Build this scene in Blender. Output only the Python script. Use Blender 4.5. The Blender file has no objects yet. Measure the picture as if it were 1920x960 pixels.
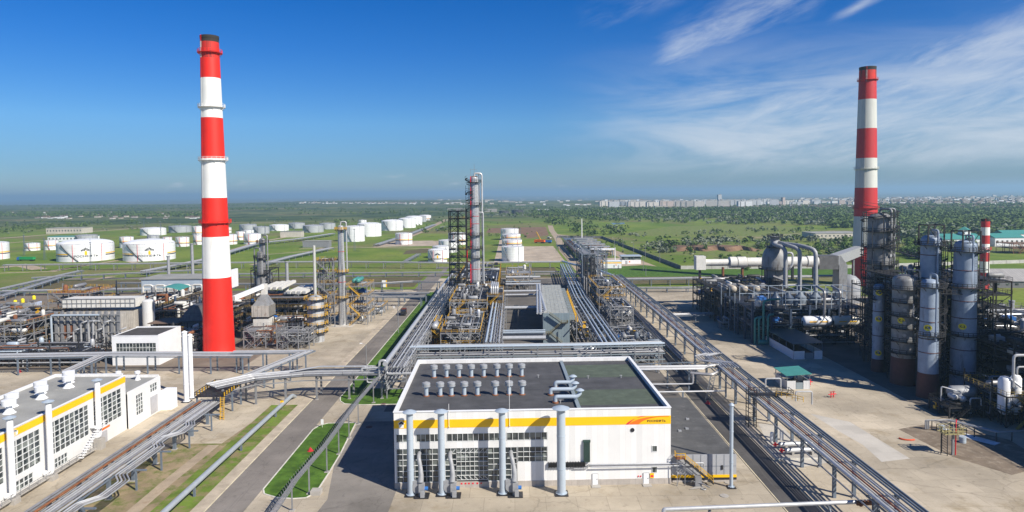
import bpy, math, random
import numpy as np
from mathutils import Vector, Matrix
C = bpy.context.scene.collection
R = math.radians
rnd = random.Random(7)

# ------------------------------------------------------------------ camera
HAZE_D = 1.2e-4
CAM_H, FPX, PPY = 60.0, 1280.0, 424.0
PITCH = math.atan((PPY - 362) / FPX); ROLL = 0.0105
cd = bpy.data.cameras.new('camera'); cam = bpy.data.objects.new('camera', cd); C.objects.link(cam)
cd.sensor_width = 36; cd.lens = 36 * FPX / 1920; cd.shift_y = -(480 - PPY) / 1920
cd.clip_start = 1; cd.clip_end = 90000
cam.matrix_world = Matrix.Translation((0, 0, CAM_H)) @ Matrix.Rotation(R(90) - PITCH, 4, 'X') @ Matrix.Rotation(-ROLL, 4, 'Z')
bpy.context.scene.camera = cam
sc = bpy.context.scene

# ------------------------------------------------------------------ world, sun, exposure
SUN_EL, SUN_AZ = 40.0, 129.0        # azimuth measured clockwise from +Y
sd = Vector((math.sin(R(SUN_AZ)) * math.cos(R(SUN_EL)), math.cos(R(SUN_AZ)) * math.cos(R(SUN_EL)), math.sin(R(SUN_EL))))
sl = bpy.data.lights.new('sun', 'SUN'); so = bpy.data.objects.new('sun', sl); C.objects.link(so)
sl.energy = 5.0; sl.angle = R(0.5); sl.color = (1.0, 0.93, 0.82)
so.rotation_euler = (-sd).to_track_quat('-Z', 'Y').to_euler()
so.location = (0, 0, 300)
sc.view_settings.view_transform = 'Standard'; sc.view_settings.look = 'None'
sc.view_settings.exposure = 0.46; sc.view_settings.gamma = 1
SKY_STRENGTH = 0.060
w = bpy.data.worlds.new('World'); sc.world = w; w.use_nodes = True
nt = w.node_tree; nt.nodes.clear()
def wn(t, **k):
    n = nt.nodes.new(t)
    for a, b in k.items(): setattr(n, a, b)
    return n
L = nt.links.new
def wm(op, a, b=None, c=None, clamp=False):
    n = wn('ShaderNodeMath', operation=op); n.use_clamp = clamp
    for i, v in enumerate((a, b, c)):
        if v is None: continue
        if isinstance(v, (int, float)): n.inputs[i].default_value = v
        else: L(v, n.inputs[i])
    return n.outputs[0]
def sstep(v, a, b):
    n = wn('ShaderNodeMapRange', interpolation_type='SMOOTHSTEP'); L(v, n.inputs[0])
    n.inputs[1].default_value = a; n.inputs[2].default_value = b
    return n.outputs[0]
sky = wn('ShaderNodeTexSky', sky_type='NISHITA'); sky.sun_disc = False
sky.sun_elevation = R(SUN_EL); sky.sun_rotation = R(SUN_AZ)
sky.altitude = 200; sky.air_density = 1.0; sky.dust_density = 0.15; sky.ozone_density = 3.0
hs = wn('ShaderNodeHueSaturation'); hs.inputs['Saturation'].default_value = 1.22; hs.inputs['Value'].default_value = 1.0
tcg = wn('ShaderNodeTexCoord'); spg = wn('ShaderNodeSeparateXYZ'); L(tcg.outputs['Generated'], spg.inputs[0])
cr = wn('ShaderNodeValToRGB'); L(spg.outputs[2], cr.inputs[0]); cre = cr.color_ramp.elements      # the clear blue of this sky, horizon to zenith
cre[0].position = 0.0; cre[0].color = (.50, .66, .96, 1); cre[1].position = 1.0; cre[1].color = (.55, .70, 1.0, 1)
for p_, c_ in ((.04, (.54, .72, 1.04)), (.10, (.76, .94, 1.24)), (.20, (.72, .88, 1.28)), (.36, (.66, .80, 1.24))): e_ = cre.new(p_); e_.color = c_ + (1,)
tm = wn('ShaderNodeMix', data_type='RGBA', blend_type='MULTIPLY'); tm.inputs[0].default_value = 1; L(sky.outputs[0], tm.inputs[6]); L(cr.outputs[0], tm.inputs[7])
L(tm.outputs[2], hs.inputs['Color'])
tc = wn('ShaderNodeTexCoord'); sp = wn('ShaderNodeSeparateXYZ'); L(tc.outputs['Generated'], sp.inputs[0])
x, y, z = sp.outputs
az = wm('ARCTAN2', x, y); el = wm('ARCSINE', z)
# streak frame: along / across the cirrus
th = R(17)
al = wm('ADD', wm('MULTIPLY', az, math.cos(th)), wm('MULTIPLY', el, math.sin(th)))
ac = wm('SUBTRACT', wm('MULTIPLY', el, math.cos(th)), wm('MULTIPLY', az, math.sin(th)))
cv = wn('ShaderNodeCombineXYZ'); L(wm('MULTIPLY', al, 1.0), cv.inputs[0]); L(wm('MULTIPLY', ac, 4.2), cv.inputs[1])
def noise(vec, s, det=8, rough=.6, dist=0.0):
    n = wn('ShaderNodeTexNoise'); L(vec, n.inputs['Vector']); n.inputs['Scale'].default_value = s
    n.inputs['Detail'].default_value = det; n.inputs['Roughness'].default_value = rough; n.inputs['Distortion'].default_value = dist
    return n.outputs['Fac']
n1 = noise(cv.outputs[0], 4.5, 9, .62, .6); n2 = noise(cv.outputs[0], 13, 8, .7, .4)
cl = wm('ADD', wm('MULTIPLY', n1, .68), wm('MULTIPLY', n2, .32))
# bank low on the right (below a line rising to the right)
up = wm('ADD', wm('MULTIPLY', wm('SUBTRACT', az, 0.10), .27), 0.080)          # upper edge elevation
bank = wm('MULTIPLY', wm('MULTIPLY', sstep(wm('SUBTRACT', up, el), -.025, .05), sstep(az, 0.0, .40)), sstep(el, 0.0, .045))
# two streaks above
def streak(a0, e0, slope, wid, amin, amax):
    d = wm('ABSOLUTE', wm('SUBTRACT', el, wm('ADD', wm('MULTIPLY', wm('SUBTRACT', az, a0), slope), e0)))
    s = sstep(d, wid, 0.0)
    return wm('MULTIPLY', s, wm('MULTIPLY', sstep(az, amin, amin + .08), sstep(az, amax, amax - .08)))
s1 = streak(.33, .235, .42, .060, .16, .55); s2 = streak(.45, .225, .46, .014, .40, .68); s3 = streak(.17, .26, .25, .035, .06, .28)
up_s = wm('MAXIMUM', wm('MULTIPLY', s1, .95), wm('MAXIMUM', s2, wm('MULTIPLY', s3, .65)))
mask = wm('MAXIMUM', wm('MULTIPLY', bank, 1.0), up_s)
cvv = wn('ShaderNodeCombineXYZ'); L(wm('MULTIPLY', az, 1.0), cvv.inputs[0]); L(wm('MULTIPLY', el, 5.5), cvv.inputs[1]); cvv.inputs[2].default_value = 2.2
veil = wm('MULTIPLY', wm('MULTIPLY', sstep(noise(cvv.outputs[0], 3.6, 9, .6, .5), .28, .70), .80), wm('MULTIPLY', wm('MULTIPLY', sstep(az, .02, .34), sstep(el, .012, .05)), sstep(el, .24, .08)))
cloud = wm('MULTIPLY', sstep(wm('ADD', cl, wm('MULTIPLY', mask, .17)), .50, .86), mask)
# small cumulus puffs near the horizon
cv2 = wn('ShaderNodeCombineXYZ'); L(az, cv2.inputs[0]); L(wm('MULTIPLY', el, 3.2), cv2.inputs[1]); cv2.inputs[2].default_value = 4.3
p = wm('MULTIPLY', sstep(noise(cv2.outputs[0], 17, 5, .55), .60, .72), wm('MULTIPLY', sstep(el, .006, .013), sstep(el, .034, .020)))
cloud = wm('MINIMUM', wm('MAXIMUM', wm('MAXIMUM', wm('MULTIPLY', cloud, .70), veil), wm('MULTIPLY', p, .45)), .92)
mx = wn('ShaderNodeMix', data_type='RGBA'); L(cloud, mx.inputs[0]); L(hs.outputs[0], mx.inputs[6])
mx.inputs[7].default_value = (8.6, 9.3, 10.2, 1)
bg = wn('ShaderNodeBackground'); L(mx.outputs[2], bg.inputs[0]); bg.inputs[1].default_value = SKY_STRENGTH
L(bg.outputs[0], wn('ShaderNodeOutputWorld').inputs[0])

# ------------------------------------------------------------------ places read off the ground plan
def _ray(px, py):
    u = (px - 960) / FPX; v = (PPY - py) / FPX; c, s = math.cos(ROLL), math.sin(ROLL)
    u, v = u * c + v * s, -u * s + v * c; cp, spn = math.cos(PITCH), math.sin(PITCH)
    return (u, cp + v * spn, -spn + v * cp)
def G(px, py, z=0.0):
    d = _ray(px, py); t = (z - CAM_H) / d[2]; return (d[0] * t, d[1] * t)
def Zat(px, py, Y):
    d = _ray(px, py); t = Y / d[1]; return CAM_H + d[2] * t

# ------------------------------------------------------------------ materials
MT = {}
def M(name, col, rough=.6, metal=0., var=.14, scale=.6, stain=None, amt=.45, streak=None, bump=0., panel=None, spec=.5, upright=False, cracks=0):
    m = bpy.data.materials.new(name); m.use_nodes = True; t = m.node_tree; b = t.nodes['Principled BSDF']
    b.inputs['Roughness'].default_value = rough; b.inputs['Metallic'].default_value = metal
    b.inputs['Specular IOR Level'].default_value = spec
    N = t.nodes.new; K = t.links.new
    tcn = N('ShaderNodeTexCoord'); mp = N('ShaderNodeMapping'); K(tcn.outputs['Object'], mp.inputs[0])
    n = N('ShaderNodeTexNoise'); K(tcn.outputs['Object'], n.inputs[0]); n.inputs['Scale'].default_value = scale
    n.inputs['Detail'].default_value = 6; n.inputs['Roughness'].default_value = .62
    rp = N('ShaderNodeMapRange'); K(n.outputs[0], rp.inputs[0]); rp.inputs[1].default_value = .3; rp.inputs[2].default_value = .7
    mixa = N('ShaderNodeMix'); mixa.data_type = 'RGBA'; K(rp.outputs[0], mixa.inputs[0])
    mixa.inputs[6].default_value = tuple(c * (1 - var) for c in col) + (1,)
    mixa.inputs[7].default_value = tuple(min(1, c * (1 + var)) for c in col) + (1,)
    out = mixa.outputs[2]
    if stain:
        if streak: mp.inputs['Scale'].default_value = streak
        n2 = N('ShaderNodeTexNoise'); K(mp.outputs[0], n2.inputs[0]); n2.inputs['Scale'].default_value = scale * 1.7
        n2.inputs['Detail'].default_value = 8; n2.inputs['Roughness'].default_value = .7
        r2 = N('ShaderNodeMapRange'); K(n2.outputs[0], r2.inputs[0]); r2.inputs[1].default_value = 1 - amt; r2.inputs[2].default_value = 1 - amt + .16
        mb = N('ShaderNodeMix'); mb.data_type = 'RGBA'; K(r2.outputs[0], mb.inputs[0]); K(out, mb.inputs[6]); mb.inputs[7].default_value = tuple(stain) + (1,)
        out = mb.outputs[2]
    if panel:      # (sx, sy, line colour factor): sheet or slab joints of a given width
        br = N('ShaderNodeTexBrick'); mu = N('ShaderNodeMapping'); mu.inputs['Rotation'].default_value = (R(90), 0, 0) if upright else (0, 0, 0)
        K(tcn.outputs['Object'], mu.inputs[0]); K(mu.outputs[0], br.inputs[0]); br.offset = panel[3] if len(panel) > 3 else 0
        br.inputs['Scale'].default_value = 1; br.inputs['Brick Width'].default_value = panel[0]; br.inputs['Row Height'].default_value = panel[1]
        br.inputs['Mortar Size'].default_value = panel[4] if len(panel) > 4 else .06; br.inputs['Mortar Smooth'].default_value = .3
        br.inputs['Color1'].default_value = (1, 1, 1, 1); br.inputs['Color2'].default_value = (.86, .86, .86, 1); br.inputs['Mortar'].default_value = (panel[2],) * 3 + (1,)
        mc = N('ShaderNodeMix'); mc.data_type = 'RGBA'; mc.blend_type = 'MULTIPLY'; mc.inputs[0].default_value = 1
        K(out, mc.inputs[6]); K(br.outputs[0], mc.inputs[7]); out = mc.outputs[2]
    if cracks:     # thin wandering cracks and tar seams
        vo = N('ShaderNodeTexVoronoi'); vo.feature = 'DISTANCE_TO_EDGE'; vo.inputs['Scale'].default_value = cracks
        nd = N('ShaderNodeTexNoise'); nd.inputs['Scale'].default_value = cracks * 6; K(tcn.outputs['Object'], nd.inputs[0])
        va = N('ShaderNodeVectorMath'); va.operation = 'MULTIPLY_ADD'; K(nd.outputs['Color'], va.inputs[0]); va.inputs[1].default_value = (4, 4, 0); K(tcn.outputs['Object'], va.inputs[2]); K(va.outputs[0], vo.inputs['Vector'])
        rc = N('ShaderNodeMapRange'); K(vo.outputs['Distance'], rc.inputs[0]); rc.inputs[1].default_value = 0; rc.inputs[2].default_value = .010; rc.inputs[3].default_value = .78; rc.inputs[4].default_value = 1
        md = N('ShaderNodeMix'); md.data_type = 'RGBA'; md.blend_type = 'MULTIPLY'; md.inputs[0].default_value = 1; K(out, md.inputs[6]); K(rc.outputs[0], md.inputs[7]); out = md.outputs[2]
        # big sandy and worn areas
        nb = N('ShaderNodeTexNoise'); nb.inputs['Scale'].default_value = .018; nb.inputs['Detail'].default_value = 9; nb.inputs['Roughness'].default_value = .68; K(tcn.outputs['Object'], nb.inputs[0])
        rb = N('ShaderNodeMapRange'); K(nb.outputs[0], rb.inputs[0]); rb.inputs[1].default_value = .38; rb.inputs[2].default_value = .62; rb.inputs[3].default_value = .72; rb.inputs[4].default_value = 1.14
        me_ = N('ShaderNodeMix'); me_.data_type = 'RGBA'; me_.blend_type = 'MULTIPLY'; me_.inputs[0].default_value = 1; K(out, me_.inputs[6]); K(rb.outputs[0], me_.inputs[7]); out = me_.outputs[2]
        # small dark drips and spots
        ns = N('ShaderNodeTexNoise'); ns.inputs['Scale'].default_value = .55; ns.inputs['Detail'].default_value = 6; ns.inputs['Roughness'].default_value = .75; K(tcn.outputs['Object'], ns.inputs[0])
        rs_ = N('ShaderNodeMapRange'); K(ns.outputs[0], rs_.inputs[0]); rs_.inputs[1].default_value = .57; rs_.inputs[2].default_value = .72; rs_.inputs[3].default_value = 1; rs_.inputs[4].default_value = .58
        mf = N('ShaderNodeMix'); mf.data_type = 'RGBA'; mf.blend_type = 'MULTIPLY'; mf.inputs[0].default_value = 1; K(out, mf.inputs[6]); K(rs_.outputs[0], mf.inputs[7]); out = mf.outputs[2]
    K(out, b.inputs['Base Color'])
    if bump:
        bp = N('ShaderNodeBump'); bp.inputs['Strength'].default_value = bump; bp.inputs['Distance'].default_value = .05
        n3 = N('ShaderNodeTexNoise'); K(tcn.outputs['Object'], n3.inputs[0]); n3.inputs['Scale'].default_value = scale * 6; n3.inputs['Detail'].default_value = 5
        K(n3.outputs[0], bp.inputs['Height']); K(bp.outputs[0], b.inputs['Normal'])
    MT[name] = m; return m
sooty = M('sooty_red_paint', (.55, .02, .01), .7, 0, .15, .2, stain=(.07, .025, .02), amt=.52, streak=(1.4, 1.4, .12))
silver = M('silver_cladding', (.50, .51, .52), .42, .35, .12, .8, stain=(.33, .32, .31), amt=.36)
silver2 = M('dull_cladding', (.29, .29, .30), .42, .35, .18, .7, stain=(.24, .23, .22), amt=.42)
galv = M('galvanised_steel', (.31, .32, .335), .55, .15, .15, 1)
gsteel = M('blue_grey_steel', (.13, .16, .20), .55, .0, .2, .6)
lsteel = M('light_grey_steel', (.21, .215, .225), .55, .0, .18, .6, stain=(.16, .11, .08), amt=.34)
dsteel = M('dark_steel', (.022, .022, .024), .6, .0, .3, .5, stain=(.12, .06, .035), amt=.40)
nsteel = M('navy_steel', (.03, .05, .09), .55, .0, .2, .5)
rust = M('rusty_steel', (.20, .075, .03), .8, .0, .3, .9, stain=(.30, .17, .10), amt=.45)
brownp = M('brown_primer', (.16, .045, .03), .6, 0, .2, .8)
yellow = M('yellow_rail_paint', (.62, .36, .02), .5, 0, .15, 1)
yband = M('yellow_band_paint', (.92, .52, .004), .45, 0, .04, .5)
blackp = M('black_paint', (.02, .02, .024), .5)
white = M('white_paint', (.78, .79, .80), .45, 0, .05, .4, stain=(.55, .54, .50), amt=.30)
whited = M('weathered_white_paint', (.62, .61, .57), .55, 0, .12, .5, stain=(.33, .22, .14), amt=.40, streak=(1, 1, .3))
tankw = M('tank_white', (.76, .77, .78), .42, 0, .08, .2, stain=(.50, .46, .42), amt=.38, streak=(1, 1, .1), panel=None)
tankg = M('tank_grey', (.40, .42, .44), .5, .2, .12, .15, stain=(.26, .25, .24), amt=.42, streak=(1, 1, .1))
tankrib = M('tank_seam', (.52, .53, .54), .5)
red = M('red_paint', (.74, .018, .006), .55, 0, .10, .2, stain=(.52, .03, .015), amt=.40, streak=(1, 1, .15))
red2 = M('faded_red_paint', (.46, .022, .025), .6, 0, .08, .1, stain=(.36, .03, .03), amt=.4, streak=(1, 1, .15))
redp = M('red_pipe_paint', (.65, .01, .02), .5)
chw = M('chimney_white', (.80, .80, .77), .6, 0, .06, .2, stain=(.60, .57, .50), amt=.41, streak=(1, 1, .1))
chw2 = M('chimney_white_weathered', (.60, .61, .57), .65, 0, .06, .1, stain=(.44, .44, .38), amt=.42, streak=(1, 1, .15), panel=(3.2, 2.6, .86))
soot = M('soot', (.03, .025, .02), .9)
teal = M('teal_sheet', (.06, .25, .22), .5, 0, .12, .6, stain=(.10, .22, .20), amt=.4)
tealp = M('teal_pipe_paint', (.03, .20, .17), .45)
blueg = M('faded_blue_grey_cladding', (.25, .31, .40), .55, .05, .18, .35, stain=(.11, .11, .12), amt=.44, streak=(1, 1, .22))
dirtyc = M('dirty_cladding', (.23, .235, .24), .55, .1, .22, .4, stain=(.11, .09, .075), amt=.47, streak=(1, 1, .25))
maroon = M('maroon_skirt', (.085, .03, .026), .7, 0, .2, .6, stain=(.05, .03, .03), amt=.4)
fluem = M('flue_blue_grey', (.42, .49, .56), .42, .15, .06, .4, stain=(.32, .38, .44), amt=.34)
roof = M('roof_felt', (.072, .072, .076), .85, 0, .3, .25, stain=(.10, .10, .10), amt=.36, panel=(5.2, 1.05, .62, .5, .035))
roofg = M('roof_felt_green', (.082, .105, .075), .85, 0, .25, .4, stain=(.12, .13, .105), amt=.42, panel=(5.2, 1.05, .62, .5, .035))
roofl = M('roof_grey_dusty', (.27, .27, .255), .85, 0, .2, .12, stain=(.42, .41, .38), amt=.36)
roofd = M('roof_dark_tar', (.06, .055, .05), .85, 0, .3, .4, stain=(.11, .10, .09), amt=.4)
wallw = M('white_wall_panels', (.80, .80, .79), .5, 0, .04, .25, stain=(.68, .67, .65), amt=.38, streak=(1.5, 1.5, .12), panel=(1.15, 60, .86, 0, .04), upright=True)
wallg = M('grey_wall_panels', (.36, .37, .39), .5, 0, .04, .2)
plinth = M('plinth', (.44, .40, .36), .7, 0, .12, .7, panel=(1.2, .5, .8))
glass = M('window_glass', (.030, .040, .045), .12, 0, .5, .22, stain=(.10, .13, .13), amt=.40, spec=.8)
_t = glass.node_tree; _b = _t.nodes['Principled BSDF']; _lk = _b.inputs['Base Color'].links[0].from_socket
_tc = _t.nodes.new('ShaderNodeTexCoord'); _sn = _t.nodes.new('ShaderNodeVectorMath'); _sn.operation = 'SNAP'; _sn.inputs[1].default_value = (1.24, 1.6, 1.13); _t.links.new(_tc.outputs['Object'], _sn.inputs[0])
_wn = _t.nodes.new('ShaderNodeTexWhiteNoise'); _t.links.new(_sn.outputs[0], _wn.inputs[0]); _mr = _t.nodes.new('ShaderNodeMapRange'); _t.links.new(_wn.outputs[0], _mr.inputs[0]); _mr.inputs[1].default_value = .55; _mr.inputs[2].default_value = 1.0; _mr.inputs[4].default_value = .8
_mx = _t.nodes.new('ShaderNodeMix'); _mx.data_type = 'RGBA'; _t.links.new(_mr.outputs[0], _mx.inputs[0]); _t.links.new(_lk, _mx.inputs[6]); _mx.inputs[7].default_value = (.26, .29, .27, 1); _t.links.new(_mx.outputs[2], _b.inputs['Base Color'])
winw = M('window_frame_white', (.66, .68, .68), .5)
orange = M('orange_paint', (.92, .16, .01), .5)
crimson = M('crimson_paint', (.70, .015, .05), .5)
blue = M('blue_motor', (.03, .14, .42), .45)
coolm = M('cooler_grey_green', (.24, .265, .25), .5, .2, .25, .5, stain=(.30, .25, .19), amt=.38)
sheet = M('blue_grey_sheet', (.24, .29, .32), .5, .1, .06, .4, stain=(.18, .22, .25), amt=.35)
blacktank = M('black_stuff', (.02, .02, .02), .7)
furn = M('furnace_cladding', (.50, .47, .42), .6, .1, .18, .4, stain=(.20, .09, .04), amt=.42, panel=(1.6, 1.3, .45, 0, .1))
stone = M('house_wall', (.50, .46, .40), .8, 0, .15, .3)
conc = M('concrete_structure', (.36, .34, .31), .8, 0, .12, .5)
brownroof = M('brown_roof', (.15, .10, .07), .8, 0, .2, .4)
bark = M('bark', (.09, .065, .045), .9)

# ------------------------------------------------------------------ mesh builder
class MB:
    def __init__(s): s.v = []; s.f = []; s.mi = []; s.m = 0
    def quad(s, a, b, c, d): n = len(s.v); s.v += [tuple(a), tuple(b), tuple(c), tuple(d)]; s.f.append((n, n + 1, n + 2, n + 3)); s.mi.append(s.m); return s
    def poly(s, pts): n = len(s.v); s.v += [tuple(p) for p in pts]; s.f.append(tuple(range(n, n + len(pts)))); s.mi.append(s.m); return s
    def box(s, x0, x1, y0, y1, z0, z1):
        n = len(s.v); s.v += [(x0, y0, z0), (x1, y0, z0), (x1, y1, z0), (x0, y1, z0), (x0, y0, z1), (x1, y0, z1), (x1, y1, z1), (x0, y1, z1)]
        for f in ((3, 2, 1, 0), (4, 5, 6, 7), (0, 1, 5, 4), (1, 2, 6, 5), (2, 3, 7, 6), (3, 0, 4, 7)): s.f.append(tuple(n + i for i in f)); s.mi.append(s.m)
        return s
    def cbox(s, c, d): return s.box(c[0] - d[0] / 2, c[0] + d[0] / 2, c[1] - d[1] / 2, c[1] + d[1] / 2, c[2] - d[2] / 2, c[2] + d[2] / 2)
    def prism(s, pts, z0, z1):
        a = sum(pts[i][0] * pts[(i + 1) % len(pts)][1] - pts[(i + 1) % len(pts)][0] * pts[i][1] for i in range(len(pts)))
        if a < 0: pts = pts[::-1]
        n = len(s.v); k = len(pts); s.v += [(p[0], p[1], z0) for p in pts] + [(p[0], p[1], z1) for p in pts]
        s.f.append(tuple(n + i for i in range(k))[::-1]); s.f.append(tuple(n + k + i for i in range(k))); s.mi += [s.m] * 2
        for i in range(k): j = (i + 1) % k; s.f.append((n + i, n + j, n + k + j, n + k + i)); s.mi.append(s.m)
        return s
    def bar(s, p0, p1, w, h=None):
        h = h or w; a = Vector(p0); b = Vector(p1); d = b - a
        if d.length < 1e-6: return s
        d.normalize(); u = Vector((0, 0, 1)) if abs(d.z) < .95 else Vector((0, 1, 0))
        r = d.cross(u).normalized(); t = r.cross(d); n = len(s.v)
        for c in (a, b):
            for i, j in ((-1, -1), (1, -1), (1, 1), (-1, 1)): s.v.append(tuple(c + r * (i * w / 2) + t * (j * h / 2)))
        for f in ((0, 3, 2, 1), (4, 5, 6, 7), (0, 1, 5, 4), (1, 2, 6, 5), (2, 3, 7, 6), (3, 0, 4, 7)): s.f.append(tuple(n + i for i in f)); s.mi.append(s.m)
        return s
    def tube(s, path, r, k=7, caps=True):
        P = [Vector(p) for p in path]; P = [p for i, p in enumerate(P) if i == 0 or (p - P[i - 1]).length > 1e-4]
        if len(P) < 2: return s
        T = []
        for i in range(len(P)):
            a = (P[i] - P[i - 1]).normalized() if i else (P[1] - P[0]).normalized()
            b = (P[i + 1] - P[i]).normalized() if i < len(P) - 1 else a
            t = (a + b); T.append((t.normalized() if t.length > 1e-5 else a, a, b))
        d0 = T[0][1]; u = Vector((0, 0, 1)) if abs(d0.z) < .9 else Vector((1, 0, 0)); r0 = d0.cross(u).normalized()
        rings = []; rr = r if isinstance(r, (list, tuple)) else [r] * len(P)
        prev = d0
        for i, (p, (t, a, b)) in enumerate(zip(P, T)):
            q = prev.rotation_difference(t); r0 = (q @ r0); r0 = (r0 - t * r0.dot(t)).normalized(); prev = t
            w_ = t.cross(r0); n = len(s.v)
            cs = max(.5, a.dot(t)); ax = (a - b)
            for j in range(k):
                an = 2 * math.pi * j / k; off = r0 * math.cos(an) + w_ * math.sin(an)
                if ax.length > 1e-4:
                    m_ = (ax - t * ax.dot(t)).normalized(); off = off + m_ * off.dot(m_) * (1 / cs - 1)
                s.v.append(tuple(p + off * rr[i]))
            rings.append(n)
        for a, b in zip(rings, rings[1:]):
            for j in range(k): s.f.append((a + j, a + (j + 1) % k, b + (j + 1) % k, b + j)); s.mi.append(s.m)
        if caps:
            s.f.append(tuple(rings[0] + j for j in range(k))[::-1]); s.f.append(tuple(rings[-1] + j for j in range(k))); s.mi += [s.m] * 2
        return s
    def lathe(s, prof, k=24, c=(0, 0, 0), mats=None, a0=0, a1=2 * math.pi):
        n = len(s.v); full = a1 - a0 > 6.28; kk = k if full else k + 1
        for r, z in prof:
            for j in range(kk): an = a0 + (a1 - a0) * j / k; s.v.append((c[0] + r * math.cos(an), c[1] + r * math.sin(an), c[2] + z))
        for i in range(len(prof) - 1):
            for j in range(k):
                j2 = (j + 1) % kk; s.f.append((n + i * kk + j, n + i * kk + j2, n + (i + 1) * kk + j2, n + (i + 1) * kk + j)); s.mi.append(mats[i] if mats else s.m)
        return s
    def sphere(s, c, r, k=10, h=6, sz=1.0): return s.lathe([(max(.001, r * math.cos(a)), r * sz * math.sin(a)) for a in [(-.5 + i / h) * math.pi for i in range(h + 1)]], k, c)
    def build(s, name, mats, parent=None, smooth=35, loc=None):
        me = bpy.data.meshes.new(name)
        v = s.v
        if parent is not None and s_world[0]:
            o = wloc(parent); v = [(a - o[0], b - o[1], c - o[2]) for a, b, c in s.v]
        me.from_pydata(v, [], s.f)
        if not isinstance(mats, (list, tuple)): mats = [mats]
        for m in mats: me.materials.append(m)
        if len(mats) > 1: me.polygons.foreach_set('material_index', s.mi)
        if smooth:
            me.polygons.foreach_set('use_smooth', [True] * len(s.f)); me.set_sharp_from_angle(angle=R(smooth))
        me.update(); o = bpy.data.objects.new(name, me); C.objects.link(o)
        if parent is not None: o.parent = parent
        return o
s_world = [True]      # True: parts are given in world coordinates and moved to their thing's base
def wloc(o):
    p = Vector((0, 0, 0))
    while o is not None: p = p + o.location; o = o.parent
    return p
def tag(o, label=None, cat=None, group=None, kind=None):
    if label: o['label'] = label
    if cat: o['category'] = cat
    if group: o['group'] = group
    if kind: o['kind'] = kind
    return o
def E(name, label, cat, loc, group=None):
    o = bpy.data.objects.new(name, None); C.objects.link(o); o.location = loc; o.empty_display_size = .5
    return tag(o, label, cat, group)
def struct(name, mb, m, smooth=0): return tag(mb.build(name, m, None, smooth), kind='structure')
def copy_tree(o, parent=None, dloc=None):
    c = o.copy(); C.objects.link(c)
    if parent is not None: c.parent = parent
    if dloc is not None: c.location = o.location + Vector(dloc)
    for ch in list(o.children): copy_tree(ch, c)
    return c
def fillet(path, rad, n=3):
    P = [Vector(p) for p in path]; out = [P[0]]
    for i in range(1, len(P) - 1):
        a = (P[i - 1] - P[i]); b = (P[i + 1] - P[i]); r = min(rad, a.length * .45, b.length * .45)
        if r < .02: out.append(P[i]); continue
        A = P[i] + a.normalized() * r; B = P[i] + b.normalized() * r
        for k in range(n + 1):
            t = k / n; out.append((1 - t) ** 2 * A + 2 * t * (1 - t) * P[i] + t * t * B)
    out.append(P[-1]); return out
def pipe(path, r, m, parent=None, name='pipe', k=7, rad=None):
    return MB().tube(fillet(path, rad if rad is not None else r * 2.5), r, k).build(name, m, parent)
def rail(mb, pts, h=1.1, w=.07, step=2.0, mid=True):
    for a, b in zip(pts, pts[1:]):
        a = Vector(a); b = Vector(b); n = max(1, round((b - a).length / step)); up = Vector((0, 0, h))
        for i in range(n + 1): p = a.lerp(b, i / n); mb.bar(p, p + up, w)
        mb.bar(a + up, b + up, w)
        if mid: mb.bar(a + up * .5, b + up * .5, w * .8)
    return mb
def ring_rail(mb, c, r, z, h=1.1, a0=0, a1=2 * math.pi, k=14, w=.07):
    P = [(c[0] + r * math.cos(a0 + (a1 - a0) * i / k), c[1] + r * math.sin(a0 + (a1 - a0) * i / k), z) for i in range(k + 1)]
    for a, b in zip(P, P[1:]):
        mb.bar(a, (a[0], a[1], z + h), w)
        for q in (1, .5): mb.bar((a[0], a[1], z + h * q), (b[0], b[1], z + h * q), w)
    return mb
def offset_path(pts, d):
    out = []; P = [Vector(p) for p in pts]
    for i, p in enumerate(P):
        a = (P[i] - P[i - 1]) if i else (P[1] - P[0]); b = (P[i + 1] - P[i]) if i < len(P) - 1 else a
        a = Vector((a.x, a.y, 0)).normalized(); b = Vector((b.x, b.y, 0)).normalized()
        na = Vector((a.y, -a.x, 0)); nb = Vector((b.y, -b.x, 0)); m = (na + nb)
        m = m.normalized() if m.length > 1e-4 else na
        out.append(p + m * (d / max(.35, m.dot(na))))
    return out
def along(pts, step, start=0):
    P = [Vector(p) for p in pts]; out = []; s = start; acc = 0
    for a, b in zip(P, P[1:]):
        l = (b - a).length
        while s <= acc + l + 1e-6:
            t = (s - acc) / l; d = (b - a).normalized(); out.append((a.lerp(b, t), d)); s += step
        acc += l
    return out
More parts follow.
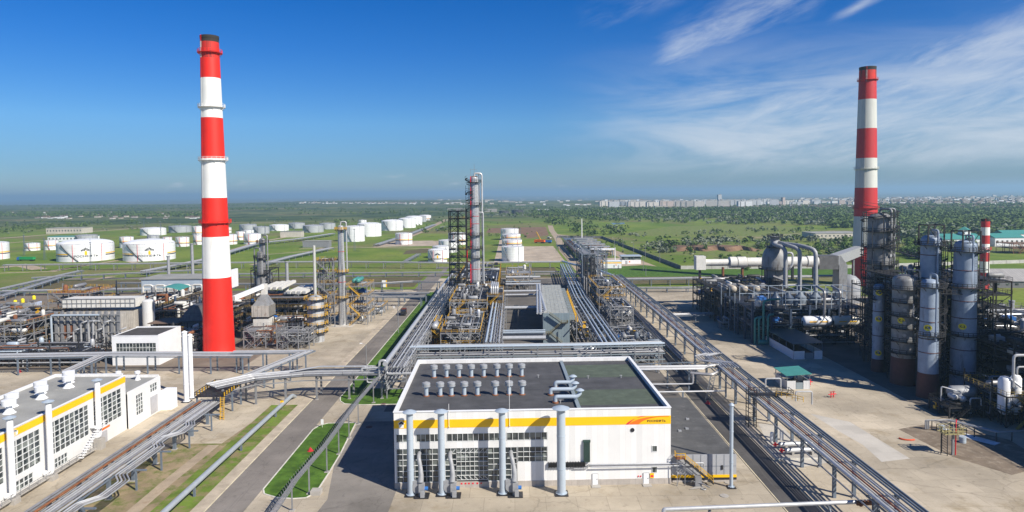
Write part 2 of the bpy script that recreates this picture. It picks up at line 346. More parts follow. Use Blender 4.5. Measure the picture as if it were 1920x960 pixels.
# ------------------------------------------------------------------ ground materials (positions are metres on the plan)
def ground_mat():
    m = bpy.data.materials.new('steppe_ground'); m.use_nodes = True; t = m.node_tree; b = t.nodes['Principled BSDF']
    b.inputs['Roughness'].default_value = .95; b.inputs['Specular IOR Level'].default_value = .1
    N = t.nodes.new; K = t.links.new
    tcn = N('ShaderNodeTexCoord')
    def nz(s, det=6, off=0, sc_=(1, 1, 1), dist=0):
        mp = N('ShaderNodeMapping'); K(tcn.outputs['Object'], mp.inputs[0]); mp.inputs['Scale'].default_value = sc_; mp.inputs['Location'].default_value = (off, off, 0)
        n = N('ShaderNodeTexNoise'); K(mp.outputs[0], n.inputs[0]); n.inputs['Scale'].default_value = s; n.inputs['Detail'].default_value = det
        n.inputs['Roughness'].default_value = .62; n.inputs['Distortion'].default_value = dist
        return n.outputs[0]
    def ss(v, a, c_):
        n = N('ShaderNodeMapRange'); n.interpolation_type = 'SMOOTHSTEP'; K(v, n.inputs[0]); n.inputs[1].default_value = a; n.inputs[2].default_value = c_; return n.outputs[0]
    def mix(f, a, c_):
        n = N('ShaderNodeMix'); n.data_type = 'RGBA'
        K(f, n.inputs[0]) if not isinstance(f, float) else setattr(n.inputs[0], 'default_value', f)
        for i, v in ((6, a), (7, c_)):
            if isinstance(v, tuple): n.inputs[i].default_value = v + (1,)
            else: K(v, n.inputs[i])
        return n.outputs[2]
    def mt(op, a, c_):
        n = N('ShaderNodeMath'); n.operation = op; n.use_clamp = False
        for i, v in enumerate((a, c_)):
            if isinstance(v, (int, float)): n.inputs[i].default_value = v
            else: K(v, n.inputs[i])
        return n.outputs[0]
    s_ = N('ShaderNodeSeparateXYZ'); K(tcn.outputs['Object'], s_.inputs[0]); X, Y, Z = s_.outputs
    c = mix(ss(nz(.012, 8), .38, .62), (.105, .170, .024), (.185, .235, .042))
    c = mix(ss(nz(.006, 7, 50), .47, .66), c, (.190, .165, .080))                 # dry grass
    c = mix(ss(nz(.03, 8, 90), .60, .72), c, (.045, .090, .018))                  # darker herbs
    c = mix(ss(nz(.25, 4, 10), .35, .75), c, mix(.5, c, (.070, .115, .020)))
    c = mix(ss(nz(.012, 6, 200), .66, .72), c, (.22, .15, .095))                  # bare earth
    # far land: scrub and fields in long bands
    far = mix(ss(nz(.0016, 6, 11, (1, 2.6, 1), .6), .42, .60), (.060, .090, .035), (.135, .150, .062))
    far = mix(ss(nz(.0011, 5, 71, (1, 4, 1)), .60, .64), far, (.20, .17, .10))
    far = mix(ss(nz(.009, 6, 31), .50, .60), far, (.030, .050, .020))
    c = mix(ss(mt('ADD', Y, mt('MULTIPLY', X, -.25)), 1250, 1900), c, far)
    vf = mix(ss(nz(.0009, 6, 8, (1, 3, 1)), .5, .58), (.08, .095, .06), (.20, .18, .13))
    c = mix(ss(Y, 5200, 6500), c, vf)
    K(c, b.inputs['Base Color']); return m
gm = ground_mat()
# one sheet to the horizon; a low plateau ends far off on the left and the land beyond lies lower
def hgt(x, y):
    z = 0.0
    if y > 1600:
        t = min(1, (y - 1600) / 3600); z += (6 * t if x < 0 else -10 * t)
    if y > 5600:
        t = min(1, (y - 5600) / 900); t = t * t * (3 - 2 * t); z -= 40 * t
    return z
xs = [-60000, -40000, -26000, -16000, -10000, -7000] + list(range(-5000, 5001, 250)) + [7000, 10000, 16000, 26000, 40000, 60000]
ys = [-3000, -500] + list(range(0, 1600, 200)) + list(range(1600, 7600, 150)) + [8500, 10000, 13000, 18000, 26000, 40000, 60000, 80000]
g = MB(); g.v = [(x_, y_, hgt(x_, y_) + (6 * math.sin(x_ * .0011 + y_ * .0004) + 3 * math.sin(x_ * .0031) if y_ > 3800 else 0)) for y_ in ys for x_ in xs]
nx_ = len(xs)
g.f = [(j * nx_ + i, j * nx_ + i + 1, (j + 1) * nx_ + i + 1, (j + 1) * nx_ + i) for j in range(len(ys) - 1) for i in range(nx_ - 1)]; g.mi = [0] * len(g.f)
struct('ground', g, gm, 60)

def flatmat(name, cols, scale=.3, joint=None, rough=.9, stain=None, samt=.4, grain=0.25, cracks=0, streak=None):
    m = M(name, cols, rough, 0, grain, scale, stain=stain, amt=samt, panel=joint, spec=.2, bump=.3, cracks=cracks, streak=streak); return m
yard = flatmat('yard_concrete', (.46, .40, .31), .045, (6, 6, .72, .5, .07), stain=(.35, .29, .20), samt=.47, grain=.2, cracks=.05)
yard2 = flatmat('light_concrete', (.50, .47, .42), .12, (6, 3, .88, .5, .04), stain=(.40, .36, .30), samt=.4, grain=.08)
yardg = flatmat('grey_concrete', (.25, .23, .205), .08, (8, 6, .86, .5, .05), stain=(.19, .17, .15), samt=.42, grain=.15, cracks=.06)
asph = flatmat('asphalt', (.205, .185, .165), .10, None, stain=(.140, .128, .118), samt=.46, grain=.15, cracks=.08, streak=(6, .12, 1))
asphd = flatmat('dark_asphalt', (.095, .09, .088), .12, None, stain=(.15, .14, .13), samt=.45, grain=.2, cracks=.08, streak=(6, .12, 1))
shoul = flatmat('road_shoulder', (.42, .36, .28), .3, None, stain=(.33, .28, .21), samt=.42)
lawnm = flatmat('lawn_grass', (.070, .140, .018), .3, None, stain=(.042, .095, .012), samt=.52, grain=.45)
verge = flatmat('verge_grass', (.12, .180, .028), .16, None, stain=(.23, .18, .10), samt=.53, grain=.4)
brownv = flatmat('dry_verge', (.27, .21, .13), .14, None, stain=(.12, .150, .035), samt=.54, grain=.3)
browng = flatmat('brown_grass', (.115, .095, .05), .15, None, stain=(.085, .11, .03), samt=.48, grain=.3)
dirt = flatmat('dirt_track', (.36, .29, .21), .2, None, stain=(.28, .21, .14), samt=.45)
bundm = flatmat('bund_floor', (.42, .35, .27), .1, (12, 12, .8, 0, .1), stain=(.34, .27, .2), samt=.42)
earth = flatmat('bare_clay', (.19, .12, .075), .1, None, stain=(.16, .09, .055), samt=.46, grain=.3)
paint = flatmat('road_paint', (.62, .55, .38), .6, None, stain=(.40, .34, .26), samt=.44)
kerbm = flatmat('kerb_stone', (.58, .56, .50), .6, None)
stainm = flatmat('oil_stained_concrete', (.20, .16, .12), .25, (6, 6, .85, .5, .05), stain=(.33, .28, .22), samt=.5, grain=.2)
def rect(x0, x1, y0, y1): return [(x0, y0), (x1, y0), (x1, y1), (x0, y1)]
def patch(name, pts, m, lvl, thick=0):
    z_ = .004 * lvl + .02
    mb = MB().prism(pts, -.3, z_ + thick) if thick else MB().poly([(p[0], p[1], z_) for p in (pts if sum(pts[i][0] * pts[(i + 1) % len(pts)][1] - pts[(i + 1) % len(pts)][0] * pts[i][1] for i in range(len(pts))) > 0 else pts[::-1])])
    return struct(name, mb, m)
def strip(pts, w): 
    a = offset_path([(p[0], p[1], 0) for p in pts], -w / 2); b = offset_path([(p[0], p[1], 0) for p in pts], w / 2)
    return [(p.x, p.y) for p in a] + [(p.x, p.y) for p in b[::-1]]
def track(name, pts, w_, m, lvl):
    z_ = .004 * lvl + .02; a = offset_path([(p[0], p[1], 0) for p in pts], -w_ / 2); b = offset_path([(p[0], p[1], 0) for p in pts], w_ / 2); mb = MB()
    for i in range(len(pts) - 1): mb.quad((a[i].x, a[i].y, z_), (b[i].x, b[i].y, z_), (b[i + 1].x, b[i + 1].y, z_), (a[i + 1].x, a[i + 1].y, z_))
    return struct(name, mb, m)
# plant yards
patch('left_yard', rect(-330, -61.9, 20, 428), yard, 1)
patch('centre_yard', rect(-51.6, 65, 20, 482), yard, 1)
patch('right_yard', [(65, 20), (260, 20), (260, 330), (150, 420), (67, 420), (65, 420)], yard, 1)
patch('process_yard', rect(-36, 49, 186, 476), flatmat('process_floor', (.13, .12, .11), .08, (8, 6, .86, .5, .05), stain=(.24, .21, .18), samt=.44, grain=.2), 2)
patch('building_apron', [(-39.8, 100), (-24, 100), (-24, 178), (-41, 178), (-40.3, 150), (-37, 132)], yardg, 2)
patch('main_road', rect(-61.9, -51.6, 20, 560), asph, 3)
patch('road_shoulder', rect(-61.9, -59.3, 20, 420), shoul, 4)
track('road_line', [(-59.15, 20), (-59.15, 410)], .28, paint, 5)
patch('right_road', rect(50.6, 57.6, 20, 420), asphd, 3)
track('road_edge_line', [(50.9, 60), (50.9, 400)], .2, paint, 5); track('road_edge_line', [(57.3, 60), (57.3, 400)], .2, paint, 5)
patch('cross_road', rect(-330, 260, 497, 508), asph, 2)
patch('light_concrete', [G(1400 + a / 3.2, 660 + b_ / 3.2) for a, b_ in ((380, 370), (620, 420), (980, 640), (810, 660), (700, 560), (560, 480))], yard2, 3)
patch('light_concrete', [G(1400 + a / 3.2, 660 + b_ / 3.2) for a, b_ in ((70, 430), (200, 440), (330, 560), (520, 660), (280, 700), (130, 560))], yard2, 4)
patch('brown_ground', rect(-330, -95, 236, 430), flatmat('plant_floor', (.20, .165, .13), .08, (6, 6, .85, .5, .05), stain=(.10, .085, .07), samt=.45, grain=.2), 2)
patch('dark_ground', rect(112, 260, 176, 340), flatmat('shop_floor', (.16, .14, .12), .08, (6, 6, .85, .5, .05), stain=(.08, .07, .06), samt=.45, grain=.2), 3)
# verge by the left road
patch('verge', rect(-69.5, -61.9, 60, 193), verge, 6); patch('dry_verge', [(-88, 60), (-69.5, 60), (-69.5, 178), (-71, 163), (-82, 163), (-88, 130)], brownv, 6)
track('verge_path', [(-72, 60), (-73, 140), (-72.5, 162)], 2.6, dirt, 7)
isl = [(-51.4, 136.8), (-50.4, 134.6), (-47.5, 133), (-44, 132.3), (-41.4, 132.7), (-40.1, 135.2), (-40.1, 145), (-40.3, 155), (-41.6, 176.9), (-48.9, 176.7), (-50.6, 175.2), (-51.5, 172.2)]
def lawn(name, pts, m=lawnm, kerb=True):
    cx_ = sum(p[0] for p in pts) / len(pts); cy_ = sum(p[1] for p in pts) / len(pts)
    if kerb:
        kb = MB(); P = pts + [pts[0]]
        for a, b in zip(P, P[1:]): kb.bar((a[0], a[1], .06), (b[0], b[1], .06), .28, .16)
        struct('kerb', kb, kerbm)
    patch(name, pts, m, 8, .04)
lawn('lawn', isl)
lawn('lawn', [(-51.4, 199.5), (-50.5, 196), (-48.8, 193.6), (-45, 192.3), (-33, 192.5), (-33, 208), (-44.6, 209), (-45.2, 415), (-51.4, 415)])
lawn('lawn', rect(67.5, 135, 442, 478), browng, False)
lawn('lawn', [(71, 480), (290, 480), (290, 520), (130, 522), (108, 556), (67, 540)], lawnm, False)
patch('control_yard', rect(66, 112, 522, 620), bundm, 3)
lawn('lawn', rect(-330, -64, 440, 492), browng, False)
lawn('lawn', rect(-34, 34, 480, 493), browng, False)
lawn('lawn', rect(-48, 34, 509, 548), browng, False)
patch('verge', [(-330, 515), (-55, 512), (-55, 545), (-330, 552)], verge, 6)
patch('bund_floor', rect(9, 46, 592, 765), bundm, 3); patch('bund_floor', rect(-16, 9, 590, 960), bundm, 2)
patch('bare_ground', [(-40, 1180), (60, 1205), (52, 960), (20, 900), (16, 1000), (-40, 1040)], earth, 2)
track('dirt_road', [(53, 500), (53, 700), (60, 900), (63, 1080), (70, 1250)], 9, dirt, 4)
track('dirt_road', [(112, 500), (100, 700), (92, 900), (60, 980)], 13, dirt, 5)
patch('lawn', [(60, 640), (66, 640), (74, 880), (64, 930)], verge, 6)
# far tracks of the tank farm and the steppe
for pts, w_ in (([(0, 597), (100, 590), (160, 575)], 5), ([(0, 605), (95, 604), (250, 596), (330, 585)], 4)): pass
def ptrack(px, w_, m=dirt, lvl=3, name='dirt_track'): return track(name, [G(a, b) for a, b in px], w_, m, lvl)
ptrack([(0, 512), (100, 509), (160, 497)], 5); ptrack([(0, 502), (40, 497), (75, 505)], 12); ptrack([(95, 508), (230, 487), (262, 495)], 5)
ptrack([(60, 545), (160, 527), (260, 510), (380, 486), (480, 455), (560, 440)], 7)
ptrack([(0, 447), (90, 440), (200, 432), (300, 425)], 14); ptrack([(0, 457), (60, 452), (140, 448)], 8)
ptrack([(470, 497), (540, 482), (612, 464)], 5, dirt); ptrack([(705, 462), (750, 450), (790, 434), (820, 420), (838, 411)], 12)
ptrack([(560, 467), (640, 463), (700, 464), (815, 466)], 6)
ptrack([(700, 463), (820, 459), (820, 452), (770, 452)], 9)
ptrack([(490, 478), (590, 470), (620, 468)], 4)
patch('bund_floor', [G(*p) for p in ((705, 463), (825, 461), (812, 451), (748, 452))], bundm, 4)
patch('excavated_patch', [G(*p) for p in ((755, 477), (800, 474), (828, 468), (800, 466), (762, 470))], browng, 3)
ptrack([(1400, 447), (1500, 440), (1590, 446), (1640, 460)], 5); ptrack([(1330, 447), (1440, 442), (1560, 433), (1600, 436)], 4)
patch('meadow', [G(*p) for p in ((1180, 463), (1300, 452), (1560, 462), (1600, 478), (1420, 494), (1290, 480))], verge, 1)
patch('meadow', [G(*p) for p in ((1150, 440), (1260, 424), (1420, 421), (1540, 430), (1490, 440), (1330, 446))], verge, 1)
# the lagoon of the scrubland and the cut clay bank
patch('pond', [G(*p) for p in ((1145, 418), (1170, 417), (1172, 420), (1150, 421))], M('water', (.10, .14, .16), .15), 5)
bk = MB(); top = []; bot = []
n_ = 90; wob = 1.0
for i in range(n_ + 1):
    px_ = 1262 + (1432 - 1262) * i / n_; wob = .7 * wob + .3 * rnd.uniform(.4, 1.6); gx, gy = G(px_, 470 + 1.2 * math.sin(i * .25) + .5 * wob); h_ = 3.6 * min(1, i / 9, (n_ - i) / 9) * (.6 + .4 * wob)
    bot.append((gx, gy, 0)); top.append((gx, gy + 6 + 2 * wob, h_))
for i in range(n_):
    bk.quad(bot[i], bot[i + 1], top[i + 1], top[i]); bk.quad(top[i], top[i + 1], (top[i + 1][0], top[i + 1][1] + 70, 0), (top[i][0], top[i][1] + 70, 0))
struct('clay_bank', bk, [earth], 0)
# ------------------------------------------------------------------ writing and marks
FONT = {}
def text_mesh(s, size, depth=.03, bold=.0, sx=1.0):
    cu = bpy.data.curves.new('lettering', 'FONT'); cu.body = s; cu.size = size; cu.extrude = depth; cu.align_x = 'CENTER'; cu.resolution_u = 2; cu.offset = bold
    o = bpy.data.objects.new('lettering', cu); C.objects.link(o); bpy.context.view_layer.update()
    me = bpy.data.meshes.new_from_object(o); V = [tuple(v.co) for v in me.vertices]; F = [tuple(p.vertices) for p in me.polygons]
    bpy.data.objects.remove(o); bpy.data.curves.remove(cu); bpy.data.meshes.remove(me)
    return [(a * sx, b, c) for a, b, c in V], F
def add_text(mb, s, size, fn, depth=.03, bold=0., sx=1.0):
    V, F = text_mesh(s, size, depth, bold, sx); n = len(mb.v); mb.v += [fn(*v) for v in V]
    for f in F: mb.f.append(tuple(n + i for i in f)); mb.mi.append(mb.m)
def emblem(mb, fn, s, dark=0, gold=1):
    """bars forming a pointed crown over a gold gabled block; s = total height"""
    mb.m = dark
    for i in range(-3, 4):
        top = s * (.5 - abs(i) * .085); bot = s * (.12 - abs(i) * .02) if i else s * .2
        x0, x1 = s * (i * .15 - .055), s * (i * .15 + .055)
        if i == 0: bot = s * .22
        mb.poly([fn(x0, bot, .0), fn(x1, bot, .0), fn(x1, top, .0), fn(x0, top, .0)])
    mb.m = gold
    mb.poly([fn(-s * .13, -s * .42, .01), fn(s * .13, -s * .42, .01), fn(s * .13, -s * .02, .01), fn(0, s * .14, .01), fn(-s * .13, -s * .02, .01)])
    mb.m = 0
def windowgrid(name, parent, x0, x1, z0, z1, nx, nz, yf, fw=.10, depth=.18, mull=None, groups=None):
    """window set in the front wall (y = yf): pane set back, frame proud of it; local axes"""
    mb = MB(); mb.poly([(x0, yf + .03, z0), (x1, yf + .03, z0), (x1, yf + .03, z1), (x0, yf + .03, z1)])
    wnd = mb.build(name, glass, parent, 0)
    fr = MB()
    for i in range(nx + 1):
        X_ = x0 + (x1 - x0) * i / nx; ww = fw * (2.2 if groups and i % groups == 0 else 1); fr.box(X_ - ww / 2, X_ + ww / 2, yf - depth, yf + .02, z0, z1)
    for j in range(nz + 1):
        Z_ = z0 + (z1 - z0) * j / nz; fr.box(x0 - fw / 2, x1 + fw / 2, yf - depth * .9, yf + .015, Z_ - fw / 2, Z_ + fw / 2)
    fr.build('frame', winw, wnd, 0); return wnd
s_world[0] = False
# ------------------------------------------------------------------ the big white process hall in front
BW, BD, BH = 56.5, 43.5, 15.8
hall = E('process_hall', 'large white hall with yellow band and dark vent studded roof in the foreground', 'building', (-24.4, 136.4, 0))
hall.rotation_euler.z = R(1.25)
mb = MB()
# walls, front one with openings (window bands) built from strips
def wall_strip(x0, x1, z0, z1): mb.box(x0, x1, 0, .5, z0, z1)
wall_strip(0, BW, 11.3, BH); wall_strip(0, .4, 1.2, 11.3); wall_strip(.4, 31.2, 8.3, 9.6); wall_strip(31.2, BW, 1.2, 11.3); wall_strip(25.0, 31.2, 1.2, 5.1); wall_strip(.4, 31.2, 8.05, 8.3) if False else None
mb.box(0, .5, .5, BD, 0, BH); mb.box(BW - .5, BW, .5, BD, 0, BH); mb.box(.5, BW - .5, BD - .5, BD, 0, BH)
mb.build('wall', wallw, hall, 0)
MB().box(-.05, BW + .05, -.08, .5, 0, 1.2).build('plinth', plinth, hall, 0)
MB().box(.5, BW - .5, .5, BD - .5, 14.7, 14.95).build('roof', roof, hall, 0)
for y0_, y1_ in ((27, 39), (5.4, 16.6)): MB().poly([(38.6, y0_, 14.957), (BW - 1.2, y0_, 14.957), (BW - 1.2, y1_, 14.957), (38.6, y1_, 14.957)]).build('green_roof_patch', roofg, hall, 0)
pc = MB(); pc.box(-.12, BW + .12, -.12, .55, BH, BH + .14); pc.box(-.12, .55, .55, BD + .1, BH, BH + .14); pc.box(BW - .55, BW + .12, .55, BD + .1, BH, BH + .14); pc.box(.55, BW - .55, BD - .5, BD + .1, BH, BH + .14)
pc.build('parapet_cap', white, hall, 0)
MB().box(0, BW, -.04, -.003, 12.5, 14.2).build('yellow_band', yband, hall, 0)
# window bands
segs = [(.5, 3.0, 2), (4.5, 9.1, 5), (10.7, 21.4, 10), (22.9, 31.1, 7)]
for a, b, n_ in segs: windowgrid('window', hall, a, b, 9.65, 11.25, n_, 1, .12, .09)
for a, b in ((3.0, 4.5), (9.1, 10.7), (21.4, 22.9)): MB().box(a, b, .02, .4, 9.6, 11.3).build('pier', wallw, hall, 0)
for a, b, n_, zz, nz_ in ((.5, 8.9, 7, 1.25, 6), (9.1, 12.6, 3, 1.25, 6), (12.6, 19.0, 7, 1.6, 7), (19.0, 24.9, 5, 1.25, 6), (25.1, 31.1, 5, 5.15, 3)): windowgrid('window', hall, a, b, zz, 8.25, n_, nz_, .14, .075, groups=None)
# bracing seen behind the glazing stands in front of the panes as white trusses
for i in range(6): MB().bar((13.0 + i * 1.05, -.02, 7.1), (13.9 + i * 1.05, -.02, 8.1), .07).build('opening_vent_stay', winw, hall, 0)
for i in range(6): MB().bar((13.0 + i * 1.05, -.02, 2.4), (13.7 + i * 1.05, -.02, 1.75), .07).build('opening_vent_stay', winw, hall, 0)
MB().bar((10.8, -.02, 6.2), (12.4, -.02, 8.1), .08).build('opening_vent_stay', winw, hall, 0)
# service row of small red and white notices under the window
for i, q in enumerate((13.4, 14.2, 14.9, 15.7, 16.6, 17.4)): MB().box(q, q + .35, -.13, -.085, .75, 1.05).build('notice', redp if i % 3 else crimson, hall, 0)
for dx, zz in ((40.9, .25), (51.4, .25)):
    d = MB().box(dx - .55, dx + .55, -.16, -.09, zz - .2, zz + 2.1).build('door', white, hall, 0)
    MB().box(dx - .62, dx + .62, -.13, -.085, zz - .2, zz + 2.18).build('frame', galv, d, 0)
    MB().box(dx + .3, dx + .42, -.22, -.16, zz + .95, zz + 1.1).build('handle', blackp, d, 0)
    MB().box(dx - .85, dx + .95, -1.5, -.1, 0, .16).build('step', conc, hall, 0)
sg = MB().box(52.2, 53.0, -.13, -.085, 1.3, 2.3).build('notice', yband, hall, 0); MB().box(52.32, 52.9, -.15, -.13, 1.5, 1.9).build('print', crimson, sg, 0)
for dz in (1.55,): 
    for q in (49.7, 50.2): MB().box(q, q + .22, -.13, -.085, dz, dz + .3).build('notice', redp, hall, 0)
hm = MB(); hm.lathe([(.42, 0), (.42, .1), (0.001, .1)], 16); hm.v = [(48.6 + a, -.02 - c, 11.35 + b) for a, b, c in hm.v]
hm.build('round_vent_hole', blackp, hall, 30)
for zz in (7.4, 3.0):
    w_ = MB().box(52.7, 53.6, -.06, -.01, zz - .55, zz + .55).build('window', glass, hall, 0)
    f_ = MB()
    for a, b, c_, d_ in ((52.6, 53.7, zz - .65, zz - .55), (52.6, 53.7, zz + .55, zz + .65), (52.6, 52.7, zz - .55, zz + .55), (53.6, 53.7, zz - .55, zz + .55)): f_.box(a, b, -.1, -.01, c_, d_)
    f_.build('frame', winw, w_, 0)
# emblem, swoosh and lettering on the yellow band
em = MB(); em.poly([(1.05, -.05, 12.62), (2.0, -.05, 12.62), (2.0, -.05, 13.3), (2.25, -.05, 13.5), (1.5, -.05, 14.12), (.8, -.05, 13.5), (1.05, -.05, 13.3)])
em.m = 1; em.poly([(1.0, -.06, 13.35), (1.3, -.06, 13.3), (1.53, -.06, 13.5), (1.75, -.06, 13.3), (2.05, -.06, 13.35), (2.05, -.06, 13.55), (1.52, -.06, 14.0), (1.0, -.06, 13.55)])
em.build('emblem', [white, blackp], hall, 0)
swo = MB()
def arc(p0, p1, p2, n=10): return [((1 - t) ** 2 * p0[0] + 2 * t * (1 - t) * p1[0] + t * t * p2[0], (1 - t) ** 2 * p0[1] + 2 * t * (1 - t) * p1[1] + t * t * p2[1]) for t in [i / n for i in range(n + 1)]]
A_ = arc((56.1, 14.19), (49.5, 14.19), (47.8, 12.51)); B_ = arc((56.1, 14.02), (51.2, 14.05), (49.9, 12.51))
for i in range(10): swo.quad(*[(p[0], -.05, p[1]) for p in (A_[i], A_[i + 1], B_[i + 1], B_[i])])
swo.m = 1; A2 = arc((52.5, 14.19), (48.7, 14.15), (47.2, 12.51)); B2 = arc((50.5, 14.19), (49.2, 14.0), (47.75, 12.51))
for i in range(10): swo.quad(*[(p[0], -.056, p[1]) for p in (A2[i], A2[i + 1], B2[i + 1], B2[i])])
swo.build('swoosh', [orange, crimson], hall, 0)
tx = MB(); add_text(tx, 'РОСНЕФТЬ', .62, lambda a, b, c: (53.5 + a, -.06 - c, 12.93 + b), .01, .012, 1.12); tx.build('lettering', blackp, hall, 0)
# roof: divider duct, upstand, lightning rods, small vents
MB().box(37.6, 38.4, 1, BD - 1, 14.95, 15.35).build('roof_divider', sheet, hall, 0)
for q, zt in ((11.2, 17.5), (23.5, 23.5)): MB().bar((q, -.25, 12.6), (q, -.25, zt), .07).bar((q, -.2, 12.7), (q, 0, 12.7), .12).build('lightning_rod', white, hall, 0)
for q, r_ in ((31, 27.5), (43, 26), (51, 26), (34.5, 7)): MB().tube([(q, r_, 14.9), (q, r_, 15.6)], .12).tube([(q - .3, r_, 15.6), (q + .3, r_, 15.6)], .08).build('roof_anchor', galv, hall)
# horizontal cable tray and finned bundle on the front wall
fb = MB()
for i in range(7): fb.box(38.55 + i * .19, 38.68 + i * .19, -.55, -.1, 5.0, 9.1)
fb.box(38.45, 39.95, -.3, -.05, 9.0, 9.5); fb.build('finned_cooler', M('green_black_fins', (.035, .07, .06), .5), hall, 0)
tr = MB()
for i in range(5): tr.box(31.3, 38.9, -.55, -.1, 4.05 + i * .2, 4.14 + i * .2)
for i in range(14): tr.box(31.3 + i * .56, 31.4 + i * .56, -.6, -.05, 3.95, 5.05)
tr.build('cable_tray', dsteel, hall, 0)
for k_, zz in enumerate((4.0, 4.35)): pipe([(36.5, -.35, 3.7), (39.4, -.35, 3.7), (39.4, -.35, zz + .1), (BW, -.35, zz), (63.2, -.35, zz), (63.2, -.35, zz - 1)] if k_ else [(39.9, -.6, 3.95), (BW, -.6, 3.95), (58.6, -.6, 3.95)], .13, silver, hall)
# ------------------------------------------------------------------ tall flues and blowers before the hall
s_world[0] = True
def flue(x_, y_, h, r_, cap, m, label, name='ventilation_flue', base=True, group=None):
    t = E(name, label, 'flue', (x_, y_, 0), group)
    MB().lathe([(r_, .0), (r_, h - .55)], 20, (x_, y_, 0)).build('shaft', m, t)
    for zf in (5.2, h * .66): MB().lathe([(r_ + .05, 0), (r_ + .05, .14), (r_, .14)], 20, (x_, y_, zf)).build('flange', m, t)
    MB().lathe([(cap, -.05), (cap, .02), (cap * .55, .32), (.001, .5)], 20, (x_, y_, h - .45)).lathe([(.001, -.02), (cap, -.05)], 20, (x_, y_, h - .45)).build('cap', fluem if m is fluem else m, t)
    st = MB()
    for a in range(4): q = a * math.pi / 2 + .4; st.bar((x_ + r_ * math.cos(q), y_ + r_ * math.sin(q), h - .65), (x_ + r_ * math.cos(q), y_ + r_ * math.sin(q), h - .4), .07)
    st.build('cap_stay', galv, t)
    if base:
        MB().box(x_ - r_ - .45, x_ + r_ + .45, y_ - r_ - .45, y_ + r_ + .45, 0, .22).build('footing', blackp, t, 0)
        bb = MB()
        for q in range(8): an = q * math.pi / 4; bb.box(x_ + (r_ + .18) * math.cos(an) - .06, x_ + (r_ + .18) * math.cos(an) + .06, y_ + (r_ + .18) * math.sin(an) - .06, y_ + (r_ + .18) * math.sin(an) + .06, .22, .4)
        bb.lathe([(r_ + .3, 0), (r_ + .3, .08), (r_, .08)], 20, (x_, y_, .24)); bb.build('base_flange', m, t)
    return t
flue(-20.7, 133.4, 17.3, .66, 1.4, fluem, 'grey blue flue with conical cap, leftmost before the white hall front')
flue(-14.5, 133.5, 17.3, .66, 1.4, fluem, 'grey blue flue with conical cap, second from left before the white hall')
flue(-2.4, 133.6, 17.3, .66, 1.4, fluem, 'grey blue flue with conical cap, third from left beside the glazed front')
flue(9.3, 133.3, 17.8, .86, 1.75, fluem, 'thickest grey blue flue with widest cap, before the windowless half of the hall')
flue(43.8, 135.4, 17.4, .36, .55, fluem, 'slim grey pole flue at the corner of the low annex')
def blower(x_, label):
    t = E('exhaust_blower', label, 'blower', (x_, 133.2, 0), 'exhaust blowers before the hall front')
    MB().box(x_ - .2, x_ + 2.6, 131.6, 134.0, 0, .3).build('footing', blackp, t, 0)
    # snail casing standing on edge
    cs = MB(); cs.lathe([(.001, -.45), (1.15, -.45), (1.15, .45), (.001, .45)], 14); cs.v = [(x_ + .3 + a, 133.3 + c, 1.75 + b) for a, b, c in cs.v]
    cs.box(x_ - .85, x_ + .35, 132.9, 133.7, 1.7, 3.1); cs.build('fan_casing', galv, t)
    MB().box(x_ + .6, x_ + 1.7, 132.2, 133.4, .3, 2.6).build('filter_box', galv, t, 0)
    mo = MB(); mo.tube([(x_ + 1.7, 133.0, 1.55), (x_ + 2.35, 133.0, 1.55)], .38, 10); mo.build('motor', blue, t)
    MB().tube([(x_ + .9, 133.0, 2.9), (x_ + 1.0, 133.2, 4.2), (x_ + .8, 133.7, 5.8)], [.62, .5, .42], 12).build('duct_lower', galv, t)
    MB().tube(fillet([(x_ + .8, 133.7, 5.8), (x_ + .45, 134.1, 7.2), (x_ + .3, 135.4, 7.4), (x_ + .3, 136.5, 7.4)], 1.0, 4), .42, 12).build('duct_elbow', galv, t)
    MB().box(x_ + 1.0, x_ + 1.8, 131.5, 131.9, .3, 1.5).build('guard', galv, t, 0)
    return t
blower(-19.6, 'galvanised exhaust blower with blue motor, between the two leftmost flues')
blower(-13.3, 'galvanised exhaust blower with blue motor, just right of the second flue')
blower(-1.0, 'galvanised exhaust blower with blue motor, just right of the third flue')
# ------------------------------------------------------------------ roof ventilators, two rows of eight
def vent():
    t = E('roof_ventilator', '', 'ventilator', (0, 0, 14.95), 'ventilators on the roof of the white hall')
    s_world[0] = False
    MB().lathe([(.72, 0), (.72, .12), (.55, .22), (.5, .22)], 14).build('base_ring', rust, t)
    MB().lathe([(.46, 0), (.46, 2.1)], 14).build('stem', fluem, t)
    MB().lathe([(.46, 2.0), (.88, 2.15), (.90, 2.9), (.86, 3.05), (.001, 3.35)], 16).build('head', galv, t)
    hb = MB().lathe([(.93, 2.2), (.93, 2.28)], 16).lathe([(.93, 2.8), (.93, 2.88)], 16).build('band', fluem, t)
    s_world[0] = True; return t
v0 = vent(); ordn = ('leftmost', 'second', 'third', 'fourth', 'fifth', 'sixth', 'seventh', 'rightmost'); first = True
for row, (yy, xs_) in enumerate(((165.6, [-19.5 + (p - 320) * .03805 for p in (320, 400, 480, 560, 640, 725, 805, 885)]), (150.3, [-19.5 + (p - 270) * .0345 for p in (270, 360, 432, 515, 600, 715, 805, 890)]))):
    for i, X_ in enumerate(xs_):
        o = v0 if first else copy_tree(v0); first = False
        o.location = (X_, yy + .02 * (X_ + 20), 14.95); o['label'] = '%s ventilator in the %s row of eight on the hall roof' % (ordn[i], ('rear', 'front')[row])
